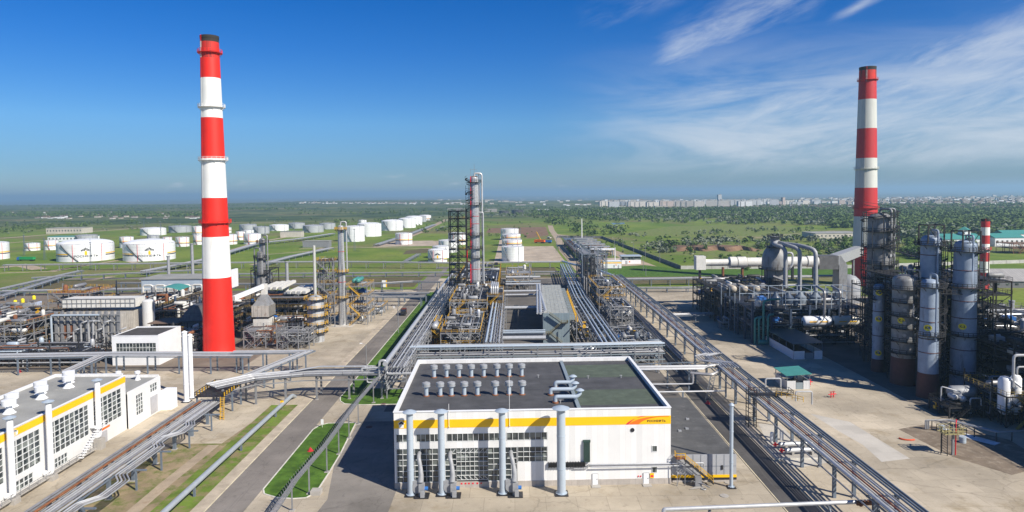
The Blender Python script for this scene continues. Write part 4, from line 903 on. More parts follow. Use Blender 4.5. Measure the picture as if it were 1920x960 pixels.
for lab, px, py, r_, h_ in (('squat dark far tank left of a pair beyond the scrub', 945, 402, 14, 10), ('squat dark far tank right of a pair beyond the scrub', 970, 401, 17, 11)):
    x_, y_ = G(px, py); storage_tank(lab, x_, y_, r_, h_, dsteel, .03, None, 0, False, 'dark far tanks')
s_world[0] = True

# ------------------------------------------------------------------ pipe racks
def rack(label, pts, zt, w_, pipes, spacing=8, levels=(0,), pm=None, bm=None, legs=2, name='pipe_rack', ps=.42, brace=False, group=None, girder=True, deck=None, start=2, pw=.92):
    """pts: centre line (x, y) or (x, y, z offset); pipes: (offset, height over the top beam, radius, material)"""
    pm = pm or gsteel; bm = bm or pm
    P = [(p[0], p[1], zt + (p[2] if len(p) > 2 else 0)) for p in pts]
    t = E(name, label, 'pipe rack', (P[0][0], P[0][1], 0), group)
    for p, d in along(P, spacing, start):
        n_ = Vector((d.y, -d.x, 0)).normalized()
        for s_ in ((-1, 1) if legs == 2 else (0,)):
            q = p + n_ * (s_ * w_ / 2 * pw)
            MB().bar((q.x, q.y, 0), (q.x, q.y, p.z - .05), ps).build('post', pm, t, 0)
            MB().box(q.x - ps * .9, q.x + ps * .9, q.y - ps * .9, q.y + ps * .9, 0, .18).build('footing', conc, t, 0) if w_ > 5 and legs == 2 and s_ > 0 else None
        cb = MB()
        for dz in levels: a = p - n_ * (w_ / 2 + .2); b_ = p + n_ * (w_ / 2 + .2); cb.bar((a.x, a.y, p.z - dz - .18), (b_.x, b_.y, p.z - dz - .18), .25, .3)
        if brace: a = p - n_ * (w_ / 2); b_ = p + n_ * (w_ / 2); cb.bar((a.x, a.y, p.z - levels[-1] - 2.2), (p.x, p.y, p.z - levels[-1] - .3), .16); cb.bar((b_.x, b_.y, p.z - levels[-1] - 2.2), (p.x, p.y, p.z - levels[-1] - .3), .16)
        cb.build('crossbeam', bm, t, 0)
    if girder:
        for s_ in (-1, 1):
            gb = MB(); o_ = offset_path(P, s_ * w_ / 2)
            for a, b_ in zip(o_, o_[1:]):
                for dz in levels: gb.bar((a.x, a.y, a.z - dz - .2), (b_.x, b_.y, b_.z - dz - .2), .16, .34)
            gb.build('girder', bm, t, 0)
    if deck:
        o_ = offset_path(P, deck); dk = MB()
        for a, b_ in zip(o_, o_[1:]): dk.bar((a.x, a.y, a.z + .05), (b_.x, b_.y, b_.z + .05), .9, .08)
        rail(dk, [tuple(q) for q in offset_path(P, deck + .45)], 1.1, .07, 3); dk.build('walkway', bm, t, 0)
    for off, dz, r_, mm in pipes:
        o_ = offset_path(P, off); MB().tube(fillet([(q.x, q.y, q.z + dz + r_) for q in o_], r_ * 3), r_, 8).build('pipe', mm, t, 50)
    return t
def bundle(offs, mats, dz=0): return [(o_, dz, r_, mats[i % len(mats)]) for i, (o_, r_) in enumerate(offs)]
def spread(w_, n_, rr, seed, mats, dz=0):
    q = random.Random(seed); return [(-w_ / 2 + w_ * (i + .5) / n_, dz, q.choice(rr), q.choice(mats)) for i in range(n_)]
SV = [silver, silver, silver2, galv]
# left pipeway beside the workshop: three bundles, the outer ones stepping sideways
jog = lambda x_, a, b_: [(x_, 84), (x_, a), (x_ + 2.2, a + 1.5), (x_ + 2.2, b_), (x_, b_ + 1.5), (x_, 180)]
rack('low pipeway beside the white workshop with one rust red pipe among silver ones', [(-83.6, 84), (-83.6, 182)], 4.3, 6.4,
     [(-2.9, 0, .26, silver2), (-2.2, 0, .18, silver2), (-1.2, .02, .26, rust), (-.3, 0, .14, galv), (.5, 0, .18, silver), (1.2, 0, .2, silver), (2.0, 0, .24, silver2), (2.8, 0, .18, silver)], 8.8, (0,), gsteel, gsteel, 2, ps=.65, start=5)
t = E('expansion_loop_bundle', 'bundle of silver pipes stepping sideways over the dry verge, outside the workshop pipeway', 'pipes', (-79, 130, 0))
_lp = [(-78.7, 84, 4.6), (-78.7, 121, 4.6), (-76.4, 124, 4.6), (-76.4, 131, 4.6), (-78.7, 134, 4.6), (-78.7, 149, 4.6), (-80.6, 151.5, 4.6), (-80.6, 155, 4.6), (-78.4, 158, 4.6), (-78.4, 163, 4.6), (-80, 166, 4.6), (-80, 182, 4.6)]
for i in range(4): MB().tube(fillet(offset_path(_lp, -.95 + i * .62), .5), .16, 8).build('pipe', SV[i], t, 50)
for yy in (96, 108, 120, 137, 147, 160, 172):
    MB().bar((-80.5, yy, 4.25), (-75.2, yy, 4.25), .3).build('crossbeam', gsteel, t, 0); MB().bar((-77.4, yy, 0), (-77.4, yy, 4.1), .32).build('post', gsteel, t, 0)
# black platform with yellow railing where the pipeways meet
t = E('valve_platform', 'black plated platform with yellow railing and ladder over the concrete pad', 'platform', (-82, 187, 0))
MB().box(-86, -78.2, 181.5, 194.5, 5.9, 6.1).build('deck', blackp, t, 0)
r_ = MB(); rail(r_, [(-78.2, 181.5, 6.1), (-78.2, 194.5, 6.1), (-86, 194.5, 6.1), (-86, 181.5, 6.1), (-78.2, 181.5, 6.1)], 1.15, .13, 1.6); r_.build('railing', dsteel, t, 0)
for i in range(16): MB().bar((-78.15 - (i % 2) * 7.9, 182 + i * .8, 6.1), (-78.15 - (i % 2) * 7.9, 182 + i * .8, 7.1), .22).build('rail_post', yellow, t, 0)
for a in ((-85.6, 182), (-78.6, 182), (-85.6, 194), (-78.6, 194), (-78.6, 188)): MB().bar((a[0], a[1], 0), (a[0], a[1], 5.9), .4).build('post', gsteel, t, 0)
ld = MB(); ld.bar((-78.9, 180.6, 0), (-78.9, 181.2, 6.1), .16); ld.bar((-77.9, 180.6, 0), (-77.9, 181.2, 6.1), .16)
for i in range(13): ld.bar((-78.9, 180.65 + i * .04, .4 + i * .45), (-77.9, 180.65 + i * .04, .4 + i * .45), .12)
ld.build('ladder', yellow, t, 0)
# bridge over the road
t = rack('grey pipe bridge crossing the left road towards the hall', [(-84, 187), (-76, 196), (-62, 200.5), (-50, 201), (-38.5, 201)], 7.3, 6.2,
     [(-2.9, 0, .22, silver), (-2.2, 0, .18, silver), (-1.4, 0, .18, silver2), (-.6, 0, .22, silver), (.4, 0, .18, galv), (1.2, 0, .2, silver2), (2.4, 0, .22, silver)], 9.6, (0, 1.3), lsteel, lsteel, 2, name='pipe_bridge', deck=3.4, ps=.5)
for i, (a, b_) in enumerate(((4.9, .22), (5.6, .2), (8.6, .3))): pipe([(-43 - i, 198 + i, 7.6), (-43 - i, 198 + i, a), (-36, 199 + i, a), (-30 - i * 2, 199 + i, a)], b_, silver, t)
pipe([(-39.2, 197.5, 6), (-39.2, 197.5, 11.5), (-37.2, 197.5, 11.5), (-37.2, 197.5, 7.6), (-26, 197.5, 7.6)], .38, silver, t)
for i in range(7): pipe([(-66 + i * .5, 199.5 + i * .6, 7.9), (-58, 201.3 + i * .5, 8.9 - i * .1), (-44 + i * .4, 201 + i * .5, 8.9 - i * .1), (-44 + i * .4, 201 + i * .5, 6.4)], .16, SV[i % 4], t)
rack('silver pipeway behind the workshop passing before the small white switch house', [(-260, 232), (-175, 231), (-134, 232), (-88, 229.5)], 6.0, 5.0, [(-2.2, 0, .32, silver), (-1.1, 0, .34, silver), (-.2, 0, .18, silver2), (.6, 0, .16, silver2), (1.3, 0, .22, silver), (2.1, 0, .2, silver)], 11, (0,), gsteel, gsteel, start=4)
rack('slanting pipeway running down to the workshop roof corner', [G(125, 697, 6.4), G(191, 667, 6.4)], 6.4, 3.6, [(-1.2, 0, .26, silver), (-.2, 0, .22, silver), (.7, 0, .18, silver2), (1.4, 0, .22, silver)], 9, (0,), gsteel, gsteel)
rack('pipeway linking the switch house pipes with the road bridge', [(-96, 231), (-84, 231), (-70.5, 231), (-80, 197)], 6.6, 3.6, [(-1.4, 0, .18, silver), (-.7, 0, .2, silver), (.1, 0, .16, silver), (.8, 0, .16, silver2), (1.5, 0, .16, silver)], 9, (0,), gsteel, gsteel)
t = E('lagged_pipeline', 'single thick grey pipe running over the green verge left of the road', 'pipeline', (-62, 150, 0))
a = G(310, 958, 2.6); c_ = G(548, 741, 1.6); b_ = Vector((a[0], a[1], 2.6)) + (Vector((a[0], a[1], 2.6)) - Vector((c_[0], c_[1], 1.6))) * .3
pipe([tuple(b_), (c_[0], c_[1], 1.6), (c_[0] - .2, c_[1] + 3, .2)], .55, M('lagging_grey', (.40, .44, .47), .5, .3, .08, .6), t, k=14)
for f in (.1, .35, .6, .85): q = Vector(b_).lerp(Vector((c_[0], c_[1], 1.6)), f); MB().bar((q.x, q.y, 0), (q.x, q.y, q.z - .4), .4).build('support', gsteel, t, 0)
# cable tray on slim posts
t = E('cable_tray_bridge', 'narrow grey cable tray on slim posts slanting over the island lawn', 'cable tray', (-41, 140, 0))
_n = G(515, 958, 6.2); TP = [(_n[0] - 1.2, _n[1] - 8, 6.2), (_n[0], _n[1], 6.2), (-41.5, 127, 6.2), (-40.7, 145, 6.2), (-40.6, 176, 6.4), (-39.2, 196, 7.0)]
fr = MB()
for s_ in (-.45, .45):
    o_ = offset_path(TP, s_)
    for a, b_ in zip(o_, o_[1:]): fr.bar(a, b_, .1, .22)
for p, d in along(TP, .55): n_ = Vector((d.y, -d.x, 0)).normalized(); fr.bar(p - n_ * .55, p + n_ * .55, .07)
for p, d in along(TP, 1.1): n_ = Vector((d.y, -d.x, 0)).normalized(); fr.bar(p - n_ * .55, p - n_ * .8 + Vector((0, 0, .65)), .05); fr.bar(p + n_ * .55, p + n_ * .8 + Vector((0, 0, .65)), .05)
fr.build('tray', lsteel, t, 0)
for i in range(3): o_ = offset_path(TP, -.25 + .25 * i); MB().tube([(q.x, q.y, q.z + .12) for q in o_], .08, 5).build('cable', silver2, t)
for X_, Y_, h_ in ((-42.4, 127.2, 6.1), (-41.3, 134.5, 6.1), (-40.6, 145.1, 6.1), (-40.6, 155.3, 6.1), (-40.7, 165.6, 6.2), (-40.7, 175.8, 6.2), (-40.4, 194, 6.8)): 
    MB().bar((X_, Y_, 0), (X_, Y_, h_), .24).build('post', lsteel, t, 0); MB().box(X_ - .5, X_ + .5, Y_ - .5, Y_ + .5, 0, .2).build('footing', conc, t, 0)
MB().box(-40.9, -38.9, 133.6, 135.4, 0, .9).build('concrete_block', conc, t, 0)
# multi level rack along the lawn
t = rack('tall multi level pipe rack with fat silver pipe along the roadside lawn', [(-34.4, 196), (-34.6, 300), (-34.2, 418)], 9.6, 6.2,
     [(-2.9, .5, .72, silver), (-1.4, 0, .18, silver2), (-.5, 0, .24, silver), (.6, 0, .18, silver), (1.5, 0, .16, silver2), (2.5, 0, .22, silver)]
     + [(-3.0 + .1 * i, -2.2 - .62 * i, .17, silver if i % 2 else galv) for i in range(8)] + spread(5.4, 5, (.2, .3), 5, SV, -3.2), 9.0, (0, 2.2, 4.4, 6.4), lsteel, lsteel, ps=.34)
rack('broad two deck pipe rack right behind the hall', [(-34, 224), (24, 224.5), (50, 226)], 9.4, 5.5, spread(5.0, 4, (.18, .3, .35), 2, [silver, fluem, silver2], 0) + spread(5.0, 4, (.16, .22), 3, [silver, silver2], -2.6), 8.0, (0, 2.6, 4.6), lsteel, sheet, ps=.34)
rack('pipe rack leading away from the hall along the left of the sunken bay', [(-6.8, 228), (-6.6, 340)], 9.8, 6.0, [(-2.4, 0, .38, fluem), (-.9, 0, .34, fluem), (.2, 0, .14, silver), (1.0, 0, .14, silver2), (1.9, 0, .18, silver)] + spread(5, 4, (.2, .3), 4, SV, -3), 8, (0, 3, 5.5), lsteel, lsteel, ps=.34, brace=True)
rack('pipe rack with four long blue grey pipes right of the fin fan cooler', [(34.4, 236), (34.4, 340), (38.6, 500)], 7.2, 7.4, [(-3.2, 0, .34, fluem), (-1.7, 0, .34, fluem), (.4, 0, .34, fluem), (2.0, 0, .34, fluem), (3.3, 0, .16, silver2)], 9, (0, 2.4), gsteel, gsteel, ps=.34)
rack('main pipe rack with a dozen silver pipes crossing the right yard, by the right road', [(64.0, 78), (64.4, 200), (65.6, 300), (66.0, 432)], 7.2, 6.4,
     [(-3.0, .1, .36, silver), (-2.2, 0, .13, silver2), (-1.75, 0, .13, silver), (-1.2, 0, .15, brownp), (-.6, 0, .16, silver2), (.1, 0, .2, silver), (.7, 0, .13, silver2), (1.4, .2, .2, gsteel), (2.1, .2, .2, gsteel), (2.8, .2, .22, gsteel), (-3.8, -1.7, .16, galv)], 14.8, (0,), gsteel, gsteel, ps=.6, start=8, pw=.60)
t = E('pipe_loop_frame', 'flat frame of bent silver pipes linking the hall corner with the main right rack', 'pipes', (47, 206, 0))
for i in range(6): o_ = i * .8; pipe([(33, 199 + o_, 7.6), (56 + o_ * .6, 199 + o_, 7.6), (58 + o_ * .6, 201 + o_, 7.9), (62.5, 203 + o_, 7.9)], .17, SV[i % 4], t)
for i in range(7): q_ = 61.4 + i * .85; pipe([(q_, 222, 8.5), (q_, 215, 8.5), (q_ - 4.6, 211.5, 8.5), (q_ - 4.6, 206, 8.5), (q_, 202.5, 8.5), (q_, 197, 8.5)], .17, SV[i % 4], t)
pipe([(52, 198.4, 6.6), (58, 197, 6.4), (62, 200, 7.4)], .45, silver2, t); pipe([(35, 191, 3.2), (60, 191.5, 3.2)], .24, silver, t); pipe([(35, 195.5, 4.2), (52, 195.5, 4.2), (52, 195.5, 7)], .22, silver, t)
for a in ((38, 199), (52.1, 200.4), (56.8, 210.5), (47, 206), (38, 206), (61.6, 195.7), (48, 191.3), (38, 191.3)): MB().bar((a[0], a[1], 0), (a[0], a[1], 7.4 if a[1] > 192 else 3), .42).build('post', gsteel, t, 0)
fm = MB()
for yy in (199, 202.5, 206): fm.bar((33, yy, 7.3), (62, yy + 3, 7.3), .25)
for xx in (36, 42, 48, 54, 60): fm.bar((xx, 198, 7.2), (xx, 208, 7.2), .22)
fm.build('frame', gsteel, t, 0)
t = E('ladder_cage_tower', 'dark caged ladder climbing to the main right rack beside the road', 'ladder', (60.5, 171, 0))
cg = MB()
for a in ((59.4, 170.4), (61.4, 170.4), (59.4, 172.2), (61.4, 172.2)): cg.bar((a[0], a[1], 0), (a[0], a[1], 9.8), .16)
for i in range(9): z_ = .6 + i * 1.1; cg.bar((59.4, 170.4, z_), (61.4, 170.4, z_), .1); cg.bar((59.4, 170.4, z_), (59.4, 172.2, z_), .1); cg.bar((61.4, 170.4, z_), (59.4, 170.4, min(9.8, z_ + 1.1)), .09)
cg.build('cage', dsteel, t, 0); r_ = MB(); r_.box(60, 70, 169.6, 172.4, 8.3, 8.4); rail(r_, [(60, 169.6, 8.4), (70.4, 169.6, 8.4), (70.4, 172.6, 8.4), (60, 172.6, 8.4), (60, 169.6, 8.4)], 1.2, .1, 1.6); r_.build('catwalk', dsteel, t, 0)
y_ = MB(); rail(y_, [(66, 169.5, 8.4), (70.5, 164, 8.4)], 1.2, .12, 1.5); y_.build('railing', yellow, t, 0)
for q in (0, 1): pipe([(66.5 + q * 3, 178 - q * 12, 8), (66.5 + q * 3, 178 - q * 12, 10.4), (70.5 + q * 3, 178 - q * 12, 10.4), (70.5 + q * 3, 178 - q * 12, 7.2)], .2, silver, t)
t = E('truss_support', 'pale zigzag lattice support standing under the main right rack at its bend', 'support', (56.5, 195, 0))
tr = MB()
for a in ((55.2, 194.2), (56.6, 194.2), (55.9, 195.6)):
    tr.bar((a[0], a[1], 0), (a[0] + 1.6, a[1] + .4, 6.8), .16)
for i in range(7): z_ = i * .95; d_ = z_ / 6.8 * 1.6; tr.bar((55.2 + d_, 194.2, z_), (56.6 + d_, 194.2, z_ + .9), .12); tr.bar((56.6 + d_, 194.2, z_), (55.9 + d_, 195.6, z_ + .9), .12)
tr.build('lattice', lsteel, t, 0)
t = E('front_pipeline', 'single silver pipe crossing the lower right corner on trestles', 'pipeline', (45, 114, 0))
pipe([G(1244, 955, 5) + (4.0,), G(1244, 955, 5) + (5,), G(1660, 939, 5) + (5,)], .36, silver, t, k=12)
for X_ in (34, 55, 63.5): MB().bar((X_, 116.8, 0), (X_, 116.8, 4.6), .4).build('post', gsteel, t, 0); MB().bar((X_, 115, 2.2), (X_, 116.8, 4.5), .2).build('strut', gsteel, t, 0)
MB().tube([(60, 117.3, 5), (66, 117.5, 5)], .42, 10).tube([(60.5, 117.3, 5), (60.8, 117.3, 5)], .6, 10).build('rusty_section', rust, t)
rk = lambda lab, pts, zt, w_, n_, rr, seed, lv=(0,), sp=12, pm=gsteel: rack(lab, pts, zt, w_, spread(w_ - .4, n_, [v * .62 for v in rr], seed, [silver, silver2, silver2, galv, dirtyc]), sp, lv, pm, pm)
rk('lateral pipe bridge over the far road, nearer of the close pair', [(-47, 363), (-72, 364), (-78, 364)], 5.2, 4, 4, (.3, .35), 11)
rk('lateral pipe bridge over the far road, second of the close pair', [(-46, 376), (-84, 377)], 5.2, 3, 3, (.35, .4), 12)
rk('curving pipe bridge over the far road beyond the close pair', [(-44, 420), (-62, 424), (-80, 417), (-140, 417), (-250, 432)], 5.6, 4.5, 4, (.3, .45), 13)
rk('lateral pipeway in front of the brown grass strip, nearer one', [(-250, 497), (-120, 495), (-8, 492), (36, 489)], 3.2, 4, 4, (.3, .4), 14)
rk('long lateral pipeway across the field before the tanks, left of the central column', [(-420, 562), (-150, 562), (-46, 541), (38, 541)], 5, 5, 5, (.4, .5, .3), 15, (0,), 15, lsteel)
rk('lateral pipeway on the right running to the far yards, upper one', [(62, 433), (95, 434), (260, 440)], 4.4, 5.5, 6, (.4, .5), 16)
rk('low white pipeway just behind the right yard', [(66, 406), (100, 404), (180, 412)], 2.6, 3.6, 3, (.45, .5), 17)
rk('low silver pipeway entering the ball tower unit from the left', [(70, 312), (96, 316)], 3.0, 4.6, 4, (.35, .3), 18)
for i, (a, b_, zt, w_, n_, sd_, lab) in enumerate((((0, 543), (152, 508), 3.4, 5, 5, 21, 'silver pipeway climbing from the left edge towards the tanks, upper'), ((0, 556), (110, 521), 3.0, 4, 4, 22, 'silver pipeway climbing from the left edge, second below the upper one'), ((0, 547), (400, 540), 2.6, 6, 5, 23, 'broad lagged pipeway running level from the left edge'), ((60, 521), (395, 505), 3.6, 4, 4, 24, 'pipeway level with the feet of the lettered tanks'))):
    rk(lab, [G(a[0], a[1], zt), G(b_[0], b_[1], zt)], zt, w_, n_, (.5, .6, .4), sd_, (0,), 14)
rk('long trestle pipeway slanting from the plant to the tank farm', [G(270, 509, 3), G(380, 488, 3), G(485, 456, 3), G(560, 448, 3), G(625, 438, 3)], 3, 7, 7, (.5, .6), 25, (0,), 18)
rk('dark slanting pipeway left of the shiny column', [G(482, 498, 2.5), G(545, 481, 2.5), G(620, 465, 2.5)], 2.5, 8, 6, (.5, .6), 26, (0,), 16)
rk('receding pipeway beside the dirt track at the row of five tanks', [G(706, 459, 2), G(760, 442, 2), G(815, 421, 2)], 2, 8, 6, (.5, .6), 27, (0,), 24)
rk('pipeway running to the tanks from the field crossing', [G(760, 490, 2), G(785, 476, 2)], 2, 5, 4, (.4,), 28, (0,), 14)
t = E('ground_pipe_run', 'pair of thick dark pipes on low sleepers beside the right road', 'pipes', (58.8, 290, 0))
for i in range(3): pipe([(58.8 + i * .95, 236 + i * 3, .2), (58.8 + i * .95, 236 + i * 3, 1.1), (58.8 + i * .95, 345, 1.1)], .38, silver2, t)
for i in range(12): MB().bar((58.2, 240 + i * 9, .45), (61.4, 240 + i * 9, .45), .3).build('sleeper', conc, t, 0)
t = E('pipeline_bend', 'big blue grey pipe arching over the brown lawn to the tanks', 'pipeline', (45, 480, 0))
pipe([(40, 545, 5), (45, 520, 5.5), (60, 470, 6), (66, 432, 6)], .8, fluem, t, k=10)
for f in ((44, 523), (52, 496), (60, 470)): MB().bar((f[0], f[1], 0), (f[0], f[1], 5), .4).build('post', gsteel, t, 0)
# two shiny vessels lying by the rack
t = E('silver_vessel_pair', 'two silver vessels lying on a kerbed slab under the main right rack', 'vessel', (65, 153.5, 0))
MB().box(58.4, 70.5, 149.6, 158, .02, .14).build('slab', conc, t, 0)
for yy in (151.9, 155.6):
    MB().tube([(61.2, yy, 1.15), (61.5, yy, 1.15), (69.2, yy + .6, 1.15), (69.5, yy + .6, 1.15)], [.3, .55, .55, .3], 14).build('vessel', silver, t)
    MB().tube([(60.0, yy - .05, 1.15), (61.3, yy, 1.15)], .2, 8).tube([(60.4, yy, 1.15), (60.65, yy, 1.15)], .5, 10).build('flange', redp, t)
    for q in (63, 67.5): MB().box(q - .25, q + .25, yy - .4, yy + .7, .14, .8).build('saddle', conc, t, 0)
kb = MB(); 
for a, b_ in (((58.4, 149.6), (70.5, 149.6)), ((70.5, 149.6), (70.5, 158)), ((58.4, 149.6), (58.4, 158))): kb.bar((a[0], a[1], .15), (b_[0], b_[1], .15), .25, .3)
kb.build('kerb', kerbm, t, 0)
for i, (x0_, y0_) in enumerate(((61.6, 160.5), (64.3, 161.5))): MB().tube([(x0_, y0_, .0), (x0_, y0_, 2.2)], .45, 10).build('white_cylinder', white, t)
# ------------------------------------------------------------------ process units
def platform_ring(t, c, r_, z_, a0=0, a1=2 * math.pi, wd=1.6, dm=None, rm=None, k=16):
    dm = dm or dsteel; rm = rm or dsteel; full = a1 - a0 > 6
    p = MB().lathe([(r_ + .02, -.15), (r_ + wd, -.15), (r_ + wd, 0), (r_ + .02, 0)], k, (c[0], c[1], z_), a0=a0, a1=a1 if not full else a0 + 2 * math.pi)
    for i in range(5): a = a0 + (a1 - a0) * i / 5; p.bar((c[0] + r_ * math.cos(a), c[1] + r_ * math.sin(a), z_ - 1.2), (c[0] + (r_ + wd) * math.cos(a), c[1] + (r_ + wd) * math.sin(a), z_ - .1), .12)
    po = p.build('platform', dm, t, 0); ring_rail(MB(), c, r_ + wd - .05, z_, 1.2, a0, a1, k, .13).build('railing', rm, po, 0); return po
def column(name, label, c, sect, m, skirt=None, plats=(), overhead=None, dm=None, rm=None, marks=(), rings=(), manways=(), ladder=True, top='dome', cat='column', face=-2.3, ring_m=None):
    """sect: [(z, r)]; skirt: (height, material); overhead: (dx, r, z_end)"""
    t = E(name, label, cat, (c[0], c[1], 0)); z0 = skirt[0] if skirt else 0
    def rad(z_):
        for (za, ra), (zb_, rb) in zip(sect, sect[1:]):
            if za <= z_ <= zb_: return ra + (rb - ra) * (z_ - za) / max(1e-6, zb_ - za)
        return sect[-1][1]
    H_ = sect[-1][0]; rt = sect[-1][1]
    pr = [(rad(z0), z0)] + [(r_, z_) for z_, r_ in sect if z_ > z0]
    if top == 'dome': pr += [(rt * math.cos(a), H_ + rt * .55 * math.sin(a)) for a in [math.pi / 2 * i / 6 for i in range(1, 6)]] + [(.001, H_ + rt * .55)]
    else: pr += [(.001, H_ + .1)]
    MB().lathe(pr, 28, (c[0], c[1], 0)).build('shell', m, t, 35)
    if skirt:
        MB().lathe([(rad(0) + .25, 0), (rad(z0) + .05, z0)], 28, (c[0], c[1], 0)).build('skirt', skirt[1], t)
    for z_ in rings: MB().lathe([(rad(z_) + .04, -.12), (rad(z_) + .16, 0), (rad(z_) + .04, .12)], 28, (c[0], c[1], z_)).build('stiffening_ring', ring_m or maroon, t)
    for z_, *a in plats: platform_ring(t, c, rad(z_), z_, *(a or (0, 2 * math.pi)), dm=dm, rm=rm)
    for z_, a in manways:
        r_ = rad(z_); q = (c[0] + r_ * math.cos(a), c[1] + r_ * math.sin(a), z_); q2 = (c[0] + (r_ + .5) * math.cos(a), c[1] + (r_ + .5) * math.sin(a), z_)
        MB().tube([q, q2], .55, 12).build('manway', rust if rm is None else galv, t)
    for z_ in marks:
        r_ = rad(z_) + .09; a0 = face
        mk = MB(); pts = [(r_ * math.cos(a0 + 1.05 * math.cos(u) / r_), r_ * math.sin(a0 + 1.05 * math.cos(u) / r_), z_ + .9 * math.sin(u)) for u in [i * math.pi / 10 for i in range(20)]]
        mk.poly([(c[0] + p[0], c[1] + p[1], p[2]) for p in pts]); po = mk.build('number_disc', yellowd, t, 0)
        tx = MB(); add_text(tx, 'К-%d' % (marks.index(z_) % 5 + 2), .95, lambda a, b_, c_: (c[0] + (r_ + .05 + c_) * math.cos(a0 + a / r_), c[1] + (r_ + .05 + c_) * math.sin(a0 + a / r_), z_ - .33 + b_), .01, .03); tx.build('lettering', blackp, po, 0)
    if ladder and plats:
        a = face + 1.2; ld = MB()
        for s_ in (-.12, .12):
            zz = [0, H_]; ld.bar((c[0] + (rad(0) + .6) * math.cos(a + s_), c[1] + (rad(0) + .6) * math.sin(a + s_), 1), (c[0] + (rad(H_) + .6) * math.cos(a + s_), c[1] + (rad(H_) + .6) * math.sin(a + s_), H_ + 1), .12)
        for i in range(int(H_ / .8)): z_ = 1 + i * .8; r_ = rad(0) + .6 + (rad(H_) - rad(0)) * z_ / H_; ld.bar((c[0] + r_ * math.cos(a - .12), c[1] + r_ * math.sin(a - .12), z_), (c[0] + r_ * math.cos(a + .12), c[1] + r_ * math.sin(a + .12), z_), .08)
        ld.build('ladder', dm or dsteel, t, 0)
    for (a, r_, ze, mm) in (overhead or ()):
        R0 = max(r for _, r in sect) + r_ + .35; top_ = H_ + rt * .5
        pipe([(c[0], c[1], top_ - .3), (c[0], c[1], top_ + 1.6), (c[0] + R0 * math.cos(a), c[1] + R0 * math.sin(a), top_ + 1.6), (c[0] + R0 * math.cos(a), c[1] + R0 * math.sin(a), ze)], r_, mm, t, 'overhead_pipe', 10, r_ * 3)
    return t
yellowd = M('yellow_disc_paint', (.80, .68, .02), .5)
def hdrum(t, p, ax, ln, r_, m, name='drum', saddle=True, k=14):
    d = Vector((1, 0, 0)) if ax == 'x' else Vector((0, 1, 0)); p = Vector(p); a = p - d * ln / 2; b_ = p + d * ln / 2
    MB().tube([a - d * r_ * .45, a - d * r_ * .3, a, b_, b_ + d * r_ * .3, b_ + d * r_ * .45], [r_ * .3, r_ * .75, r_, r_, r_ * .75, r_ * .3], k).build(name, m, t, 50)
    if saddle:
        for f in (-.3, .3): q = p + d * ln * f; MB().cbox((q.x, q.y, q.z - r_ * .8), (.4, r_ * 1.4, r_ * .7) if ax == 'x' else (r_ * 1.4, .4, r_ * .7)).build('saddle', gsteel, t, 0)
def clutter(t, x0, x1, y0, y1, z0, z1, n_, mats, q, rr=(.12, .3), vert=.5, valve=.4):
    for i in range(n_):
        r_ = q.uniform(*rr); m = q.choice(mats); x_ = q.uniform(x0, x1); y_ = q.uniform(y0, y1); za = q.uniform(z0, z1); P = [Vector((x_, y_, za))]
        for s_ in range(q.randint(2, 5)):
            p = P[-1].copy(); ax = q.choice('xyz' if q.random() < vert else 'xy')
            if ax == 'x': p.x = q.uniform(x0, x1)
            elif ax == 'y': p.y = q.uniform(y0, y1)
            else: p.z = q.uniform(z0, z1)
            P.append(p)
        if q.random() < .35: P = [Vector((P[0].x, P[0].y, .1))] + P
        o = MB().tube(fillet(P, r_ * 2.5, 2), r_, 6).build('pipe', m, t, 50)
        if q.random() < valve:
            p = P[1].lerp(P[0], .5); MB().cbox(p, (r_ * 3.6, r_ * 3.6, r_ * 3)).bar(p, p + Vector((0, 0, r_ * 5)), r_).cbox(p + Vector((0, 0, r_ * 5)), (r_ * 4, r_ * 4, r_ * .6)).build('valve', q.choice([silver, yellow, galv, dsteel]), o if False else t, 0)
